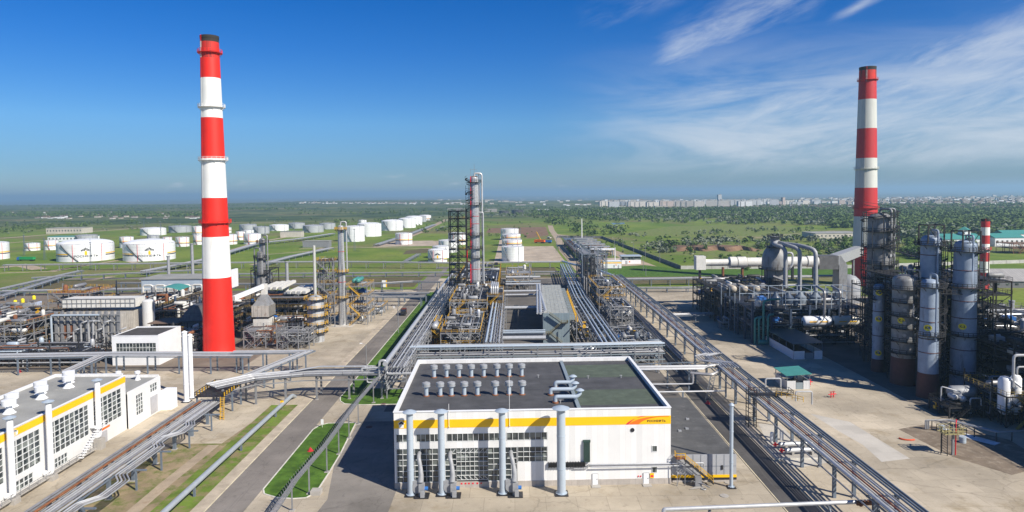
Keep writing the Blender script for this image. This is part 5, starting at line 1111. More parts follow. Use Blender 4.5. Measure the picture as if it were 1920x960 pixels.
def unit(name, label, x0, x1, y0, y1, lv, nx, ny, sm, seed, deck=dsteel, rm=None, n_pipes=30, pm=SV, drums=(), cs=.34, cover=.6, fill=(.3, .7), ztop=None, rr=(.12, .3), vessels=True, brace=True, cat='process unit', brc=.14):
    q = random.Random(seed); t = E(name, label, cat, ((x0 + x1) / 2, (y0 + y1) / 2, 0)); rm = rm or yellow; top = lv[-1]
    X_ = [x0 + (x1 - x0) * i / (nx - 1) for i in range(nx)]; Y_ = [y0 + (y1 - y0) * i / (ny - 1) for i in range(ny)]
    for xx in X_:
        for yy in Y_: MB().bar((xx, yy, 0), (xx, yy, top + (q.choice([0, 0, 1.2, 3]))), cs).build('column', sm, t, 0)
    for z_ in lv:
        b_ = MB()
        for xx in X_: b_.bar((xx, y0, z_ - .2), (xx, y1, z_ - .2), .2, .35)
        for yy in Y_: b_.bar((x0, yy, z_ - .22), (x1, yy, z_ - .22), .2, .35)
        b_.build('floor_beams', sm, t, 0)
        dk = MB(); hit = 0
        for a in range(nx - 1):
            for c_ in range(ny - 1):
                if q.random() < cover: dk.box(X_[a] + .05, X_[a + 1] - .05, Y_[c_] + .05, Y_[c_ + 1] - .05, z_, z_ + .07); hit = 1
        if hit: dk.build('deck', deck, t, 0)
        r_ = MB(); e = .15; rail(r_, [(x0 - e, y0 - e, z_), (x1 + e, y0 - e, z_), (x1 + e, y1 + e, z_), (x0 - e, y1 + e, z_), (x0 - e, y0 - e, z_)], 1.15, .08, 2.0); r_.build('railing', rm, t, 0)
    if brace:
        br = MB(); zz = [0] + list(lv)
        for za, zb_ in zip(zz, zz[1:]):
            for i in range(nx - 1):
                if q.random() < .5: br.bar((X_[i], y0 - .05, za), (X_[i + 1], y0 - .05, zb_ - .2), brc)
                if q.random() < .35: br.bar((X_[i + 1], y0 - .05, za), (X_[i], y0 - .05, zb_ - .2), brc)
            for i in range(ny - 1):
                for xx in (x0, x1):
                    if q.random() < .4: br.bar((xx, Y_[i], za), (xx, Y_[i + 1], zb_ - .2), brc)
        if br.v: br.build('bracing', sm, t, 0)
    st = MB(); zz = [0] + list(lv); xs_ = x0 + (x1 - x0) * .15
    for i, (za, zb_) in enumerate(zip(zz, zz[1:])):
        d_ = 1 if i % 2 == 0 else -1; L_ = (zb_ - za) * 1.1; a = xs_ if d_ > 0 else xs_ + L_
        st.bar((a, y0 - .9, za), (a + d_ * L_, y0 - .9, zb_), .8, .14); rail(st, [(a, y0 - 1.3, za), (a + d_ * L_, y0 - 1.3, zb_)], 1.0, .08, 1.4)
    st.build('stair', rm if q.random() < .6 else sm, t, 0)
    if vessels:
        for i, z_ in enumerate([0] + list(lv)):
            for a in range(nx - 1):
                for c_ in range(ny - 1):
                    if q.random() > fill[0] + (.15 if i == 0 else 0): continue
                    cx_ = (X_[a] + X_[a + 1]) / 2; cy_ = (Y_[c_] + Y_[c_ + 1]) / 2; w_ = min(X_[1] - X_[0], Y_[1] - Y_[0]); k = q.random(); m = q.choice(pm + [whited, dirtyc])
                    if k < .4: r_ = q.uniform(.5, .95); hdrum(t, (cx_, cy_, z_ + r_ + .6), q.choice('xy'), w_ * q.uniform(.6, .95), r_, m)
                    elif k < .62: r_ = q.uniform(.5, 1.0); h_ = q.uniform(2, 4.2); MB().lathe([(r_ * .6, 0), (r_, .5), (r_, h_ - .4), (r_ * .7, h_), (.001, h_ + .2)], 14, (cx_, cy_, z_ + .1)).build('vessel', m, t)
                    elif k < .8:
                        for s_ in (0, 1): hdrum(t, (cx_, cy_, z_ + .9 + s_ * 1.1), 'y', w_ * .8, .42, m, 'heat_exchanger', s_ == 0, 10)
                    else: MB().cbox((cx_, cy_, z_ + .8), (w_ * .4, w_ * .5, 1.4)).tube([(cx_ - .6, cy_, z_ + 1.7), (cx_ + .9, cy_, z_ + 1.7)], .35, 8).build('pump', q.choice([galv, blue, dsteel, lsteel]), t)
    for d_ in drums: hdrum(t, *d_)
    clutter(t, x0 + .2, x1 - .2, y0 - .3, y1 - .2, .6, (ztop or top) + 1.2, n_pipes, pm, q, rr)
    return t
def cage(label, c, r_, z0, z1, seed, n_=8):
    q = random.Random(seed); t = E('access_scaffold', label, 'scaffold', (c[0], c[1], z0)); v_ = MB(); h_ = MB()
    for i in range(n_): a = i * 6.283 / n_ + q.uniform(-.1, .1); v_.bar((c[0] + r_ * math.cos(a), c[1] + r_ * math.sin(a), z0), (c[0] + r_ * math.cos(a), c[1] + r_ * math.sin(a), z1 + q.uniform(-3, 1)), .18)
    z_ = z0 + 2
    while z_ < z1:
        a0 = q.uniform(0, 6.28); 
        for k in range(5): a = a0 + k * .5; b_ = a + .5; h_.bar((c[0] + r_ * math.cos(a), c[1] + r_ * math.sin(a), z_ + k * .5), (c[0] + r_ * math.cos(b_), c[1] + r_ * math.sin(b_), z_ + k * .5 + .5), .9, .16); h_.bar((c[0] + (r_ + .4) * math.cos(a), c[1] + (r_ + .4) * math.sin(a), z_ + k * .5 + 1.1), (c[0] + (r_ + .4) * math.cos(b_), c[1] + (r_ + .4) * math.sin(b_), z_ + k * .5 + 1.6), .12)
        for i in range(n_): a = i * 6.283 / n_; b_ = a + 6.283 / n_; q.random() < .6 and h_.bar((c[0] + r_ * math.cos(a), c[1] + r_ * math.sin(a), z_), (c[0] + r_ * math.cos(b_), c[1] + r_ * math.sin(b_), z_), .14)
        z_ += q.uniform(2.6, 3.6)
    v_.build('upright', dsteel, t, 0); h_.build('stair_flight', dsteel, t, 0); return t
# ---- centre
CM = [silver, silver2, galv, dsteel, gsteel, lsteel]
cc = (-19.6, 361)
t = column('distillation_column', 'tallest silver column in the centre with a red riser and dark platforms', cc, [(0, 3.1), (6, 2.6), (26, 2.5), (34, 2.2), (68, 2.0)], silver, None,
    plats=[(z_, 0, 2 * math.pi) for z_ in (66, 54, 38, 31, 26)] + [(60, 1.6, 4.6), (13, 0, 6.28), (5, 0, 6.28)], overhead=[(0.1, .48, 12, silver), (.9, .25, 30, silver2)], rings=(20, 44, 48), manways=((28, -2), (40, -1.8), (58, -1.7), (9, -1.8)), top='dome', rm=dsteel, ring_m=redp)
pipe([(cc[0] - 2.5, cc[1] - 1.6, .5), (cc[0] - 2.5, cc[1] - 1.6, 24), (cc[0] - 4.2, cc[1] - 1.6, 24), (cc[0] - 4.2, cc[1] - 1.6, 30), (cc[0] - 2.2, cc[1] - 1.6, 31), (cc[0] - 2.0, cc[1] - 1.2, 69)], .22, redp, t, 'red_riser', 8, .5)
pipe([(cc[0] + 2.2, cc[1] - .4, 50), (cc[0] + 4.4, cc[1] - .4, 50), (cc[0] + 4.4, cc[1] - .4, 12), (cc[0] + 9, cc[1] - 3, 12)], .35, silver, t, k=8)
MB().bar((cc[0], cc[1], 69), (cc[0], cc[1], 75.5), .14).bar((cc[0] - 2, cc[1], 69), (cc[0] - 2, cc[1], 73), .12).bar((cc[0] - 2, cc[1], 72.6), (cc[0] + 1.5, cc[1], 72.6), .12).build('mast', lsteel, t, 0)
MB().box(cc[0] - 1.6, cc[0] + 1.6, cc[1] - 1.4, cc[1] + 1.4, 68.8, 69.1).build('top_platform', rust, t, 0)
em = MB(); fc = -1.62
def wf(z0, r_): return lambda a, b_, c_: (cc[0] + (r_ + .1 + c_) * math.cos(fc + a / r_), cc[1] + (r_ + .1 + c_) * math.sin(fc + a / r_), z0 + b_)
emblem(em, wf(21.5, 2.2), 4.2); em.build('emblem', [blackp, yband], t, 0)
mk = MB(); mk.poly([wf(15.6, 2.25)(1.0 * math.cos(u), 1.0 * math.sin(u), .02) for u in [i * math.pi / 8 for i in range(16)]]); mk.build('number_disc', yband, t, 0)
cage('dark scaffold clinging to the upper left of the tallest column', (cc[0] - 1.6, cc[1] + 1.2), 3.1, 26, 67, 9, 6)
t = E('stair_tower', 'black lattice stair tower with yellow landings left of the tallest column', 'stair tower', (-29.5, 381, 0))
st = MB(); X0, X1, Y0, Y1, ZT = -34.4, -25.2, 372, 381, 50.5
for xx in (X0, (X0 + X1) / 2, X1):
    for yy in (Y0, Y1): MB().bar((xx, yy, 0), (xx, yy, ZT), .5).build('column', dsteel, t, 0)
lv = [4.2 * i for i in range(1, 13)]; yr = MB(); bb = MB(); dk = MB()
for i, z_ in enumerate(lv):
    for yy in (Y0, Y1): bb.bar((X0, yy, z_), (X1, yy, z_), .42)
    for xx in (X0, X1): bb.bar((xx, Y0, z_), (xx, Y1, z_), .26)
    dk.box(X0, X0 + 3, Y0, Y1, z_, z_ + .12); dk.box(X1 - 3, X1, Y0, Y1, z_, z_ + .12) if i % 2 else None
    a, b_ = (X0 + 2.5, X1 - 2) if i % 2 else (X1 - 2, X0 + 2.5); st.bar((a, Y0 + .8, z_ - 4.2), (b_, Y0 + .8, z_), 1.0, .2); st.bar((a, Y0 + .3, z_ - 3.1), (b_, Y0 + .3, z_ + 1.1), .1)
    bb.bar((X0, Y0, z_ - 4.2), ((X0 + X1) / 2, Y0, z_), .26); bb.bar((X1, Y0, z_ - 4.2), ((X0 + X1) / 2, Y0, z_), .26); bb.bar((X0, Y1, z_), ((X0 + X1) / 2, Y1, z_ - 4.2), .22)
    (yr if i in (1, 2, 5, 10, 6) else bb) and rail(yr if i in (1, 2, 5, 10, 6) else bb, [(X0, Y0 - .1, z_), (X1, Y0 - .1, z_)], 1.2, .12, 1.8)
bb.build('lattice', dsteel, t, 0); st.build('stair_flight', dsteel, t, 0); yr.build('railing', yellow, t, 0); dk.build('landing', dsteel, t, 0)
for z_ in (12, 26, 38, 46): MB().box(X1, cc[0] - 1.5, 371, 372.2, z_, z_ + .15).build('gangway', dsteel, t, 0)
# centre skid and small units
unit('manifold_skid', 'dense skid of silver valves and yellow drains left of the sunken bay', -27, -12.5, 252, 292, (4.2, 8.2), 5, 7, lsteel, 31, dsteel, yellow, 98, CM, cover=.35, fill=(.4, 0), rr=(.1, .24), brc=.16)
unit('pump_unit', 'grey open frame around the foot of the tallest column', -28, -11.5, 300, 350, (4, 8, 12), 5, 8, lsteel, 32, dsteel, yellow, 98, CM, cover=.4, fill=(.4, 0), rr=(.12, .3))
unit('navy_steel_frame', 'navy blue bare steel frame beside the roadside rack', -37, -31, 296, 330, (4, 7.8, 11.6), 3, 4, nsteel, 33, nsteel, nsteel, 10, [silver2, nsteel], cover=.1, fill=(.1, 0), cs=.45)
for (X_, Y_, lab) in ((-29.6, 262, 'nearer of two small drum stands with yellow stairs beside the roadside rack'), (-27.8, 340, 'farther of two small drum stands with yellow stairs, before the stair tower')):
    t = unit('drum_stand', lab, X_ - 2.6, X_ + 2.6, Y_, Y_ + 16, (4, 7.5), 2, 3, dsteel, int(Y_), dsteel, yellow, 12, [silver, yellow, rust], cover=.7, fill=(.2, 0), cat='drum stand')
    hdrum(t, (X_ - .6, Y_ + 2, 9.0), 'y', 7, 1.1, silver)
    for s_ in (-1.2, .9): MB().bar((X_ + s_, Y_ + 3, 10.4), (X_ + s_, Y_ + 13, 10.8), .3).build('yellow_rail', yellow, t, 0)
# sunken bay crossings
t = E('bay_crossing_pipes', 'group of fat silver pipes crossing the dark bay beside the fin fan cooler', 'pipes', (3, 290, 0))
for Y_, z_, r_ in ((246, 7.4, .75), (253, 8, .3), (255, 8.3, .25), (254, 7.4, .25), (308, 8, .75), (346, 8.2, .5), (385, 8.5, .5), (413, 9, .7), (400, 8, .3)):
    pipe([(-4, Y_, z_), (12.5 + (Y_ - 268) * .03, Y_, z_)], r_, silver if r_ > .4 else fluem, t, k=10)
    MB().bar((-4, Y_ + 1, z_ - 1), (12.5, Y_ + 1, z_ - 1), .3).build('crossbeam', lsteel, t, 0)
pipe([(-10, 330, 12.4), (10, 330, 12.4), (13.2, 330, 12.4), (13.2, 272, 12.4)], .55, silver, t, k=10)
for Y_ in (300, 360, 420): MB().bar((-3, Y_, 0), (-3, Y_, 9), .4).build('post', lsteel, t, 0)
t = unit('pipe_portal', 'tall portal with four bent silver pipes on a yellow railed black platform', -11.5, -4.5, 308, 334, (5, 10, 13.6), 2, 4, lsteel, 35, dsteel, yellow, 14, [silver, silver2], cover=.9, fill=(.1, 0))
for i in range(4): pipe([(-9.8 + i * .95, 310, 14.2), (-9.8 + i * .95, 310, 17.4), (-9.8 + i * .95, 328 - i, 17.4), (-9.8 + i * .95, 328 - i, 13)], .4, silver, t, k=10)
unit('bay_end_frame', 'far frame closing the dark bay with bundles of silver pipes', -4, 12, 420, 470, (5, 9), 3, 5, lsteel, 36, lsteel, yellow, 36, SV, cover=.3, fill=(.35, 0))
unit('exchanger_row', 'low row of exchangers and pipes between tallest column and far field', -32, -8, 368, 470, (4, 8, 11), 5, 9, dsteel, 37, dsteel, yellow, 98, CM, cover=.3, fill=(.4, 0))
# fin fan cooler
t = E('fin_fan_cooler', 'long fin fan cooler block with slatted top and sheet front in the centre', 'air cooler', (18, 300, 0))
def cx(y_, side): return (11.9 + (y_ - 268) * .034) if side == 0 else (22.4 + (y_ - 268) * .028)
MB().box(11.9, 22.4, 267.8, 268, 0, 12.4).build('front_sheet', M('corrugated_sheet', (.22, .28, .31), .5, .1, .05, .4, panel=(1.1, 60, .72, 0, .07)), t, 0)
sw = MB()
for s_ in (0, 1): sw.quad((cx(268, s_), 268, 3 if s_ else 0), (cx(353, s_), 353, 3 if s_ else 0), (cx(353, s_), 353, 12), (cx(268, s_), 268, 12))
sw.build('side_sheet', sheet, t, 0)
tp = MB(); tp.poly([(cx(268, 0), 268.02, 11.5), (cx(268, 1), 268.02, 11.5), (cx(353, 1), 353, 11.5), (cx(353, 0), 353, 11.5)]); tp.build('tube_bundle', dsteel, t, 0)
sl_ = MB(); N_ = 30; slm = M('cooler_slat_grey', (.42, .43, .39), .5, .2, .2, .5, stain=(.40, .34, .26), amt=.38)
for i in range(N_): y_ = 268.3 + 84.5 * i / N_; sl_.box(cx(y_, 0) + .3, cx(y_, 1) - .2, y_, y_ + 1.7, 11.55, 12.3)
for k in range(7):
    a = cx(268, 0) + .4 + k * 1.62; b_ = cx(353, 0) + .4 + k * 1.58; sl_.bar((a, 268.2, 12.25), (b_, 352.6, 12.25), .1, .16)
sl_.build('slat', slm, t, 0)
hd = MB()
for i in range(12): y_ = 271 + i * 7; hd.box(cx(y_, 1), cx(y_, 1) + 2.4, y_, y_ + 5.6, 9.0, 10.3)
hd.build('header_box', coolm, t, 0)
for o_, r_ in ((-.9, .55), (-2.2, .4)):
    pipe([(11.9 + o_, 268, 12.4), (cx(353, 0) + o_, 353, 12.4)], r_, silver, t, 'header_pipe', 10)
for i in range(20): y_ = 270 + i * 4.2; pipe([(cx(y_, 0) - 1.8, y_, 12.2), (cx(y_, 0) + .8, y_, 12.6)], .18, silver, t, 'nozzle')
r_ = MB(); rail(r_, [(cx(268, 1) + 3.4, 268, 9), (cx(353, 1) + 3.6, 353, 9)], 1.2, .13, 3); r_.bar((cx(268, 1) + 3, 268, 8.9), (cx(353, 1) + 3.2, 353, 8.9), .9, .15); r_.build('side_walkway', yellow, t, 0)
dk = MB(); rl = MB()
for i, (xa, xb, za, zb_) in enumerate(((14.2, 19.2, 12.2, 8.6), (19.2, 14.6, 8.6, 4.4), (14.6, 19.5, 4.4, .2))):
    dk.bar((xa, 266.6, za), (xb, 266.6, zb_), 1.1, .22); rl.bar((xa, 266, za + 1.1), (xb, 266, zb_ + 1.1), .14); rl.bar((xa, 266, za + .5), (xb, 266, zb_ + .5), .1)
    dk.box(min(xb, xb + (2.2 if i == 0 else -2.2)) if i < 2 else xb, max(xb, xb + (2.2 if i == 0 else -2.2)) if i < 2 else xb + .1, 265.9, 267.7, zb_ - .1, zb_ + .06)
rail(rl, [(19.2, 265.9, 8.6), (21.6, 265.9, 8.6), (21.6, 267.7, 8.6)], 1.1, .12, .8); rail(rl, [(12.4, 265.9, 4.4), (14.6, 265.9, 4.4)], 1.1, .12, .8)
dk.build('stair', dsteel, t, 0); rl.build('railing', M('olive_rail', (.20, .17, .07), .6), t, 0)
MB().bar((24.6, 262, 0), (24.6, 262, 12.5), .3).build('lamp_post', lsteel, t, 0)
q = random.Random(5); clutter(t, 23, 30, 262, 350, .5, 8.6, 34, SV, q, (.15, .35))
MB().box(23.2, 29, 245, 262, 0, 1.2).build('slab', conc, t, 0); hdrum(t, (26.5, 250, 2.2), 'x', 8, .7, silver); hdrum(t, (26.5, 254, 2.2), 'x', 8, .7, silver)
# right of the centre: tall dark frame and open frames
t = unit('tall_process_frame', 'tall dark steel frame with black exchanger shafts in the middle distance', 40.5, 54.5, 398, 430, (5, 10, 15, 20, 24), 4, 4, gsteel, 41, lsteel, lsteel, 40, SV + [dsteel], cover=.5, fill=(.35, 0), cs=.4)
for X_ in (41.5, 43.2, 45.6, 47.4): MB().box(X_, X_ + .9, 396.4, 397.6, 0, 22).build('black_shaft', dsteel, t, 0)
for X_ in (40.8, 55.0): MB().bar((X_, 396, 0), (X_, 396, 24.5), .5).build('column', gsteel, t, 0)
for i in range(5): pipe([(41.6 + i * 1.4, 395, .4), (41.6 + i * 1.4, 395, 11 - i * .8), (41.6 + i * 1.4, 398, 11 - i * .8)], .35, silver2, t)
unit('open_steel_frame', 'open grey truss frame with white pipework, nearest right of the blue grey pipes', 41, 50.5, 284, 312, (4, 7.4, 11), 3, 4, lsteel, 42, dsteel, lsteel, 60, CM + [white], cover=.15, fill=(.35, 0), brc=.24)
unit('open_steel_frame', 'open grey truss frame with yellow stair, farther right of the blue grey pipes', 42, 55, 330, 376, (4.5, 9, 13), 4, 7, lsteel, 43, dsteel, yellow, 90, CM, cover=.3, fill=(.4, 0), brc=.24)
unit('low_steel_frame', 'low grey truss frame just behind the hall corner at right', 38, 52, 236, 272, (3.2, 6.2), 4, 6, lsteel, 44, dsteel, lsteel, 80, CM, cover=.2, fill=(.4, 0), brc=.22)
for i in range(6):
    yy = 620 + i * 30; t = E('far_air_cooler', ('nearest', 'second', 'third', 'fourth', 'fifth', 'farthest')[i] + ' grey roofed bay in the far row behind the tall dark frame', 'air cooler', (80, yy, 0), 'far cooler bays')
    MB().box(69 + i * .3, 94 - i * .4, yy, yy + 9, 7.4, 8.2).build('top', (white if i == 0 else galv), t, 0)
    for X_ in (70.5, 78, 85, 91): MB().bar((X_, yy, 0), (X_, yy, 7.5), .5).build('post', gsteel, t, 0)
    q = random.Random(i); clutter(t, 69, 93, yy - 1, yy + 9, .5, 7, 9, [silver2, rust, galv, lsteel], q, (.3, .6), valve=0)
t = unit('far_cooler_frame', 'dark low frame joining the far cooler bays on their left', 58, 68, 590, 780, (5, 8), 2, 8, gsteel, 47, gsteel, gsteel, 30, SV + [rust], cover=.3, fill=(.3, 0), rr=(.2, .5))
# ---- right cluster
col_dm = dsteel
column('distillation_column', 'stoutest dirty grey column with flared body and many dark platforms at right', (129.6, 240), [(0, 2.8), (19, 2.8), (25, 4.15), (49.5, 4.0)], dirtyc, (5, maroon), plats=[(z_,) for z_ in (50.5, 45.2, 39.6, 33.8, 28.6, 23.5, 17.5, 11.5)], overhead=[(-.2, .3, 30, silver2), (-1.3, .4, 38, dirtyc)], manways=[(z_, a) for z_ in (43, 37, 31, 47) for a in (-1.2, -.7)], rm=dsteel)
column('process_column', 'thin blue grey column with three yellow discs and maroon skirt', (120.4, 223), [(0, 1.9), (28, 1.7)], blueg, (4.2, maroon), plats=[(27.5,), (24, 1, 4)], marks=[26.2, 17.6, 5.6 + .8], rings=(12, 20), ladder=True, rm=dsteel, face=-2.07)
column('process_column', 'fat riveted column with round manways between two platform rings', (120.6, 208.5), [(0, 3.6), (32, 3.55)], dirtyc, (8.4, maroon), plats=[(z_,) for z_ in (29.5, 25.5, 21.4, 17.6, 13.6, 10)], marks=[20.0], manways=[(z_, a) for z_ in (27.6, 23.4, 19.4, 15.7) for a in (-2.1, -1.15)], overhead=[(-.9, .25, 20, silver2)], rm=dsteel, face=-2.35)
column('process_column', 'pale blue grey column with maroon foot, nearest of the right cluster', (119.6, 194.6), [(0, 2.75), (17.5, 2.65), (20.5, 2.4), (33, 2.25)], blueg, (7.2, maroon), plats=[(32.0,), (18.2, 3.4, 6.9)], marks=[20.4], rings=(26, 13.2, 22, 17.2), overhead=[(-1.6, .3, 17, blueg)], rm=dsteel, face=-2.25)
column('process_column', 'tall grey column with open frame on its head, behind the nearest pale one', (127.4, 207), [(0, 2.9), (44.5, 2.85)], blueg, (7, maroon), plats=[(43,), (36, 0, 3)], rings=(40, 33), manways=[(41, -1.4), (38, -1.3)], overhead=[(-1.6, .3, 25, blueg)], rm=dsteel)
column('process_column', 'tall pale blue grey column with long open head frame, rightmost of the tall ones', (133.6, 200.5), [(0, 3.5), (12, 3.4), (30, 3.2), (43.2, 3.0)], blueg, None, plats=[(41.6,), (31, 3, 7), (16.8, 2.6, 6.6), (5.5, 3, 6)], marks=[19.6], rings=(27, 36, 12.6, 22, 31), overhead=[(-1.7, .25, 36, blueg)], rm=dsteel, face=-2.28)
for (X_, Y_, z0_, w_, lab) in ((127.4, 207, 44.5, 2.4, 'left'), (133.6, 200.5, 43, 2.6, 'right')):
    t = E('head_frame', 'open steel hoist frame on top of the %s one of two tall grey columns' % lab, 'frame', (X_, Y_, z0_)); hf = MB()
    for a in (-1, 1):
        for b_ in (-1, 1): hf.bar((X_ + a * w_, Y_ + b_ * w_, z0_ - 1), (X_ + a * w_, Y_ + b_ * w_, z0_ + 4.6), .34)
        hf.bar((X_ + a * w_, Y_ - w_, z0_ + 4.5), (X_ + a * w_, Y_ + w_, z0_ + 4.5), .32); hf.bar((X_ - w_, Y_ + a * w_, z0_ + 4.5), (X_ + w_, Y_ + a * w_, z0_ + 4.5), .2)
        hf.bar((X_ + a * w_, Y_ - w_, z0_ + 4.5), (X_, Y_ - w_, z0_ + .5), .14); hf.bar((X_ - w_, Y_ + a * w_, z0_ + 1.2), (X_ + w_, Y_ + a * w_, z0_ + 1.2), .1)
    hf.build('steelwork', dsteel, t, 0); MB().tube([(X_ + .8, Y_ - 1, z0_ + .3), (X_ + .8, Y_ - 1, z0_ + 2.6)], .8, 10).build('relief_vessel', silver2, t)
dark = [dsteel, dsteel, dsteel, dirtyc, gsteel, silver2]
cage('dark scaffold of stairs winding round the flared dirty column', (129.6, 240), 5.9, 0, 52, 1, 10); cage('dark scaffold of stairs winding round the thin three disc column', (121.6, 224.5), 3.0, 3, 27, 2); cage('dark scaffold of stairs behind the fat riveted column', (122.4, 211), 4.9, 0, 31, 3, 10)
cage('dark scaffold of stairs behind the nearest pale column', (122.4, 198), 3.6, 0, 32, 4); cage('dark scaffold of stairs behind the rightmost tall column', (136.6, 203), 4.6, 0, 42, 5, 10); cage('dark scaffold of stairs round the tall column with head frame', (129.6, 209.5), 3.9, 0, 42, 6)
unit('added_shade_frame', 'unseen tall dense frame added outside the right picture edge to shade the columns', 149, 176, 160, 188, (6, 12, 18, 24, 30, 36, 42), 5, 5, dsteel, 59, dsteel, dsteel, 40, dark, cover=.9, fill=(.5, 0), cs=.5)  # added out of view, sized to throw shade over the right hand columns
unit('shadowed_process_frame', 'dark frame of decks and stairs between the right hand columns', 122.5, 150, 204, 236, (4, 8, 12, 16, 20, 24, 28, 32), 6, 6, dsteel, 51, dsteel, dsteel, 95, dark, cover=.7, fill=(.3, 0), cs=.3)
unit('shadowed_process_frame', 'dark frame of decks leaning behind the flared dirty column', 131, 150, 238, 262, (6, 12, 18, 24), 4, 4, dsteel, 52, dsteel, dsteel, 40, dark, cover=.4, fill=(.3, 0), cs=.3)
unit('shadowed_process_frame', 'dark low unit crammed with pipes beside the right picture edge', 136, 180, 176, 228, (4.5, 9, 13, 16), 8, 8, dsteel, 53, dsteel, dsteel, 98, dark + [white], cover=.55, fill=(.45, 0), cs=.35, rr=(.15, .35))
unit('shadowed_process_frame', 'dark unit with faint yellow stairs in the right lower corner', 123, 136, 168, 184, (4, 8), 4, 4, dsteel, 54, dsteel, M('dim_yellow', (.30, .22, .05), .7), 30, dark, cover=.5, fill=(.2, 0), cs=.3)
unit('added_shade_frame', 'unseen frame added just beyond the right picture edge to shade the yard', 126, 152, 100, 160, (6, 12, 18), 5, 7, dsteel, 55, dsteel, dsteel, 30, dark, cover=.75, fill=(.4, 0), cs=.4)  # unseen steelwork added so its shadow falls on the lower right yard
unit('silver_pipe_unit', 'sprawling low unit of pale pipes behind the dark right hand unit', 160, 225, 232, 300, (4, 8), 8, 6, lsteel, 56, lsteel, lsteel, 95, SV + [white], cover=.3, fill=(.4, 0), rr=(.2, .5))
unit('column_gangway_frame', 'dark gangways joining the flared column and the nearest columns', 124, 131, 212, 236, (5, 10, 14, 18, 22, 26), 3, 4, dsteel, 57, dsteel, dsteel, 60, dark, cover=.8, fill=(.15, 0), cs=.28)
t = E('overhead_gangways', 'slanting dark gangways strung between the heads of the right hand columns', 'gangway', (127, 205, 0)); gw = MB()
for a, b_ in (((131, 238, 29), (121, 211, 28)), ((121, 206, 29), (127, 205, 31)), ((122, 194, 30), (132, 199, 29)), ((124, 208, 22), (132, 202, 20)), ((122, 212, 26), (118, 228, 27)), ((127, 205, 36), (133, 202, 35)), ((124, 206, 14), (132, 203, 14)), ((128, 236, 40), (128, 210, 38))):
    gw.bar(a, b_, 1.1, .15); rail(gw, [a, b_], 1.1, .12, 2)
gw.build('gangway', dsteel, t, 0)
for i in range(10): q = random.Random(90 + i); a = (q.uniform(118, 134), q.uniform(196, 230), q.uniform(8, 34)); pipe([a, (a[0], a[1], a[2] - q.uniform(3, 8)), (a[0] + q.uniform(3, 9), a[1], a[2] - 8), (a[0] + 9, a[1] + q.uniform(-6, 6), a[2] - 8)], .2, q.choice([silver2, dsteel, galv]), t)
t = E('white_vessel_pair', 'two upright white vessels joined by an arched pipe at the right edge', 'vessel', (127, 172, 0))
for X_, r_, h_ in ((124.6, 1.5, 12.2), (127.4, 1.25, 12.6)):
    MB().lathe([(r_ * .5, 2.6), (r_, 3.6), (r_, h_ - .8), (r_ * .7, h_ - .1), (.001, h_ + .2)], 20, (X_, 171, 0)).build('vessel', white, t)
    for a in range(4): an = a * math.pi / 2 + .5; MB().bar((X_ + r_ * .9 * math.cos(an), 171 + r_ * .9 * math.sin(an), 0), (X_ + r_ * .9 * math.cos(an), 171 + r_ * .9 * math.sin(an), 4), .2).build('leg', dsteel, t, 0)
pipe([(125.6, 169.5, 10), (125.6, 169.5, 18), (132, 169.5, 18)], .35, silver, t); pipe([(126.6, 169.6, 13), (126.6, 169.6, 15), (129, 169.6, 15)], .25, silver, t); pipe([(125, 169.6, 12), (127.4, 169.2, 10)], .3, white, t)
t = unit('drum_platform', 'railed dark platform carrying a grey drum and two small silver drums', 113.6, 122.5, 175.5, 184, (3.0,), 3, 3, dsteel, 58, dsteel, dsteel, 14, [silver2, dsteel], cover=1, fill=(0, 0), cat='platform')
hdrum(t, (120.5, 181, 5.4), 'x', 6, 1.7, galv); hdrum(t, (116.4, 178.6, 5.0), 'y', 2.2, .75, silver); hdrum(t, (118.2, 178, 4.7), 'y', 2.2, .75, silver)
pipe([(114.2, 180, 3.2), (114.2, 180, 7.2), (118.4, 178.4, 6.2), (118.4, 178.4, 4)], .2, silver, t); pipe([(119.6, 176.4, 3.3), (119.6, 176.4, 5), (122.6, 176.6, 5), (122.6, 176.6, 3)], .2, silver, t)
t = E('access_platform', 'lone dark post platform with pale railing standing on the oily yard', 'platform', (98.6, 151.5, 0))
for a in ((96.4, 151.6), (97.2, 152.6), (97.2, 150.6)): MB().bar((a[0], a[1], 0), (a[0], a[1], 6.2), .13).build('leg', dsteel, t, 0)
MB().bar((98.8, 151.2, 0), (98.8, 151.2, 6.4), .42).build('post', lsteel, t, 0); pipe([(99.3, 151, 0), (99.3, 151, 7.4), (100.3, 152.4, 7.6)], .12, redp, t)
r_ = MB(); r_.box(96.2, 101, 150, 153, 5.0, 5.12); rail(r_, [(96.2, 150, 5.1), (101, 150, 5.1), (101, 153, 5.1), (96.2, 153, 5.1), (96.2, 150, 5.1)], 1.4, .1, 1.0); r_.build('railing', M('dim_yellow_rail', (.34, .30, .14), .6), t, 0)
cg = MB(); 
for i in range(9): cg.bar((96.4, 151.6, .5 + i * .6), (97.2, 152.6, .5 + i * .6), .07); cg.bar((97.2, 150.6, .5 + i * .6), (96.4, 151.6, 1.1 + i * .6), .07)
cg.build('cage', dsteel, t, 0)
t = E('yard_pipe_manifold', 'low run of grey pipes over a white spill by the access platform', 'pipes', (108, 163, 0))
for i in range(3): pipe([(102.5 + i * .4, 167.5, .2), (102.5 + i * .4, 167.5, 2.4), (107.5 + i * .5, 167, 2.6), (114 + i * .5, 158.5, 2.4), (124, 160, 2.4)], .16, galv, t)
for a in ((104, 167.3), (108, 166.2), (111, 162), (114, 158.8), (118, 159.2)): MB().bar((a[0], a[1], 0), (a[0], a[1], 2.4), .16).build('post', dsteel, t, 0)
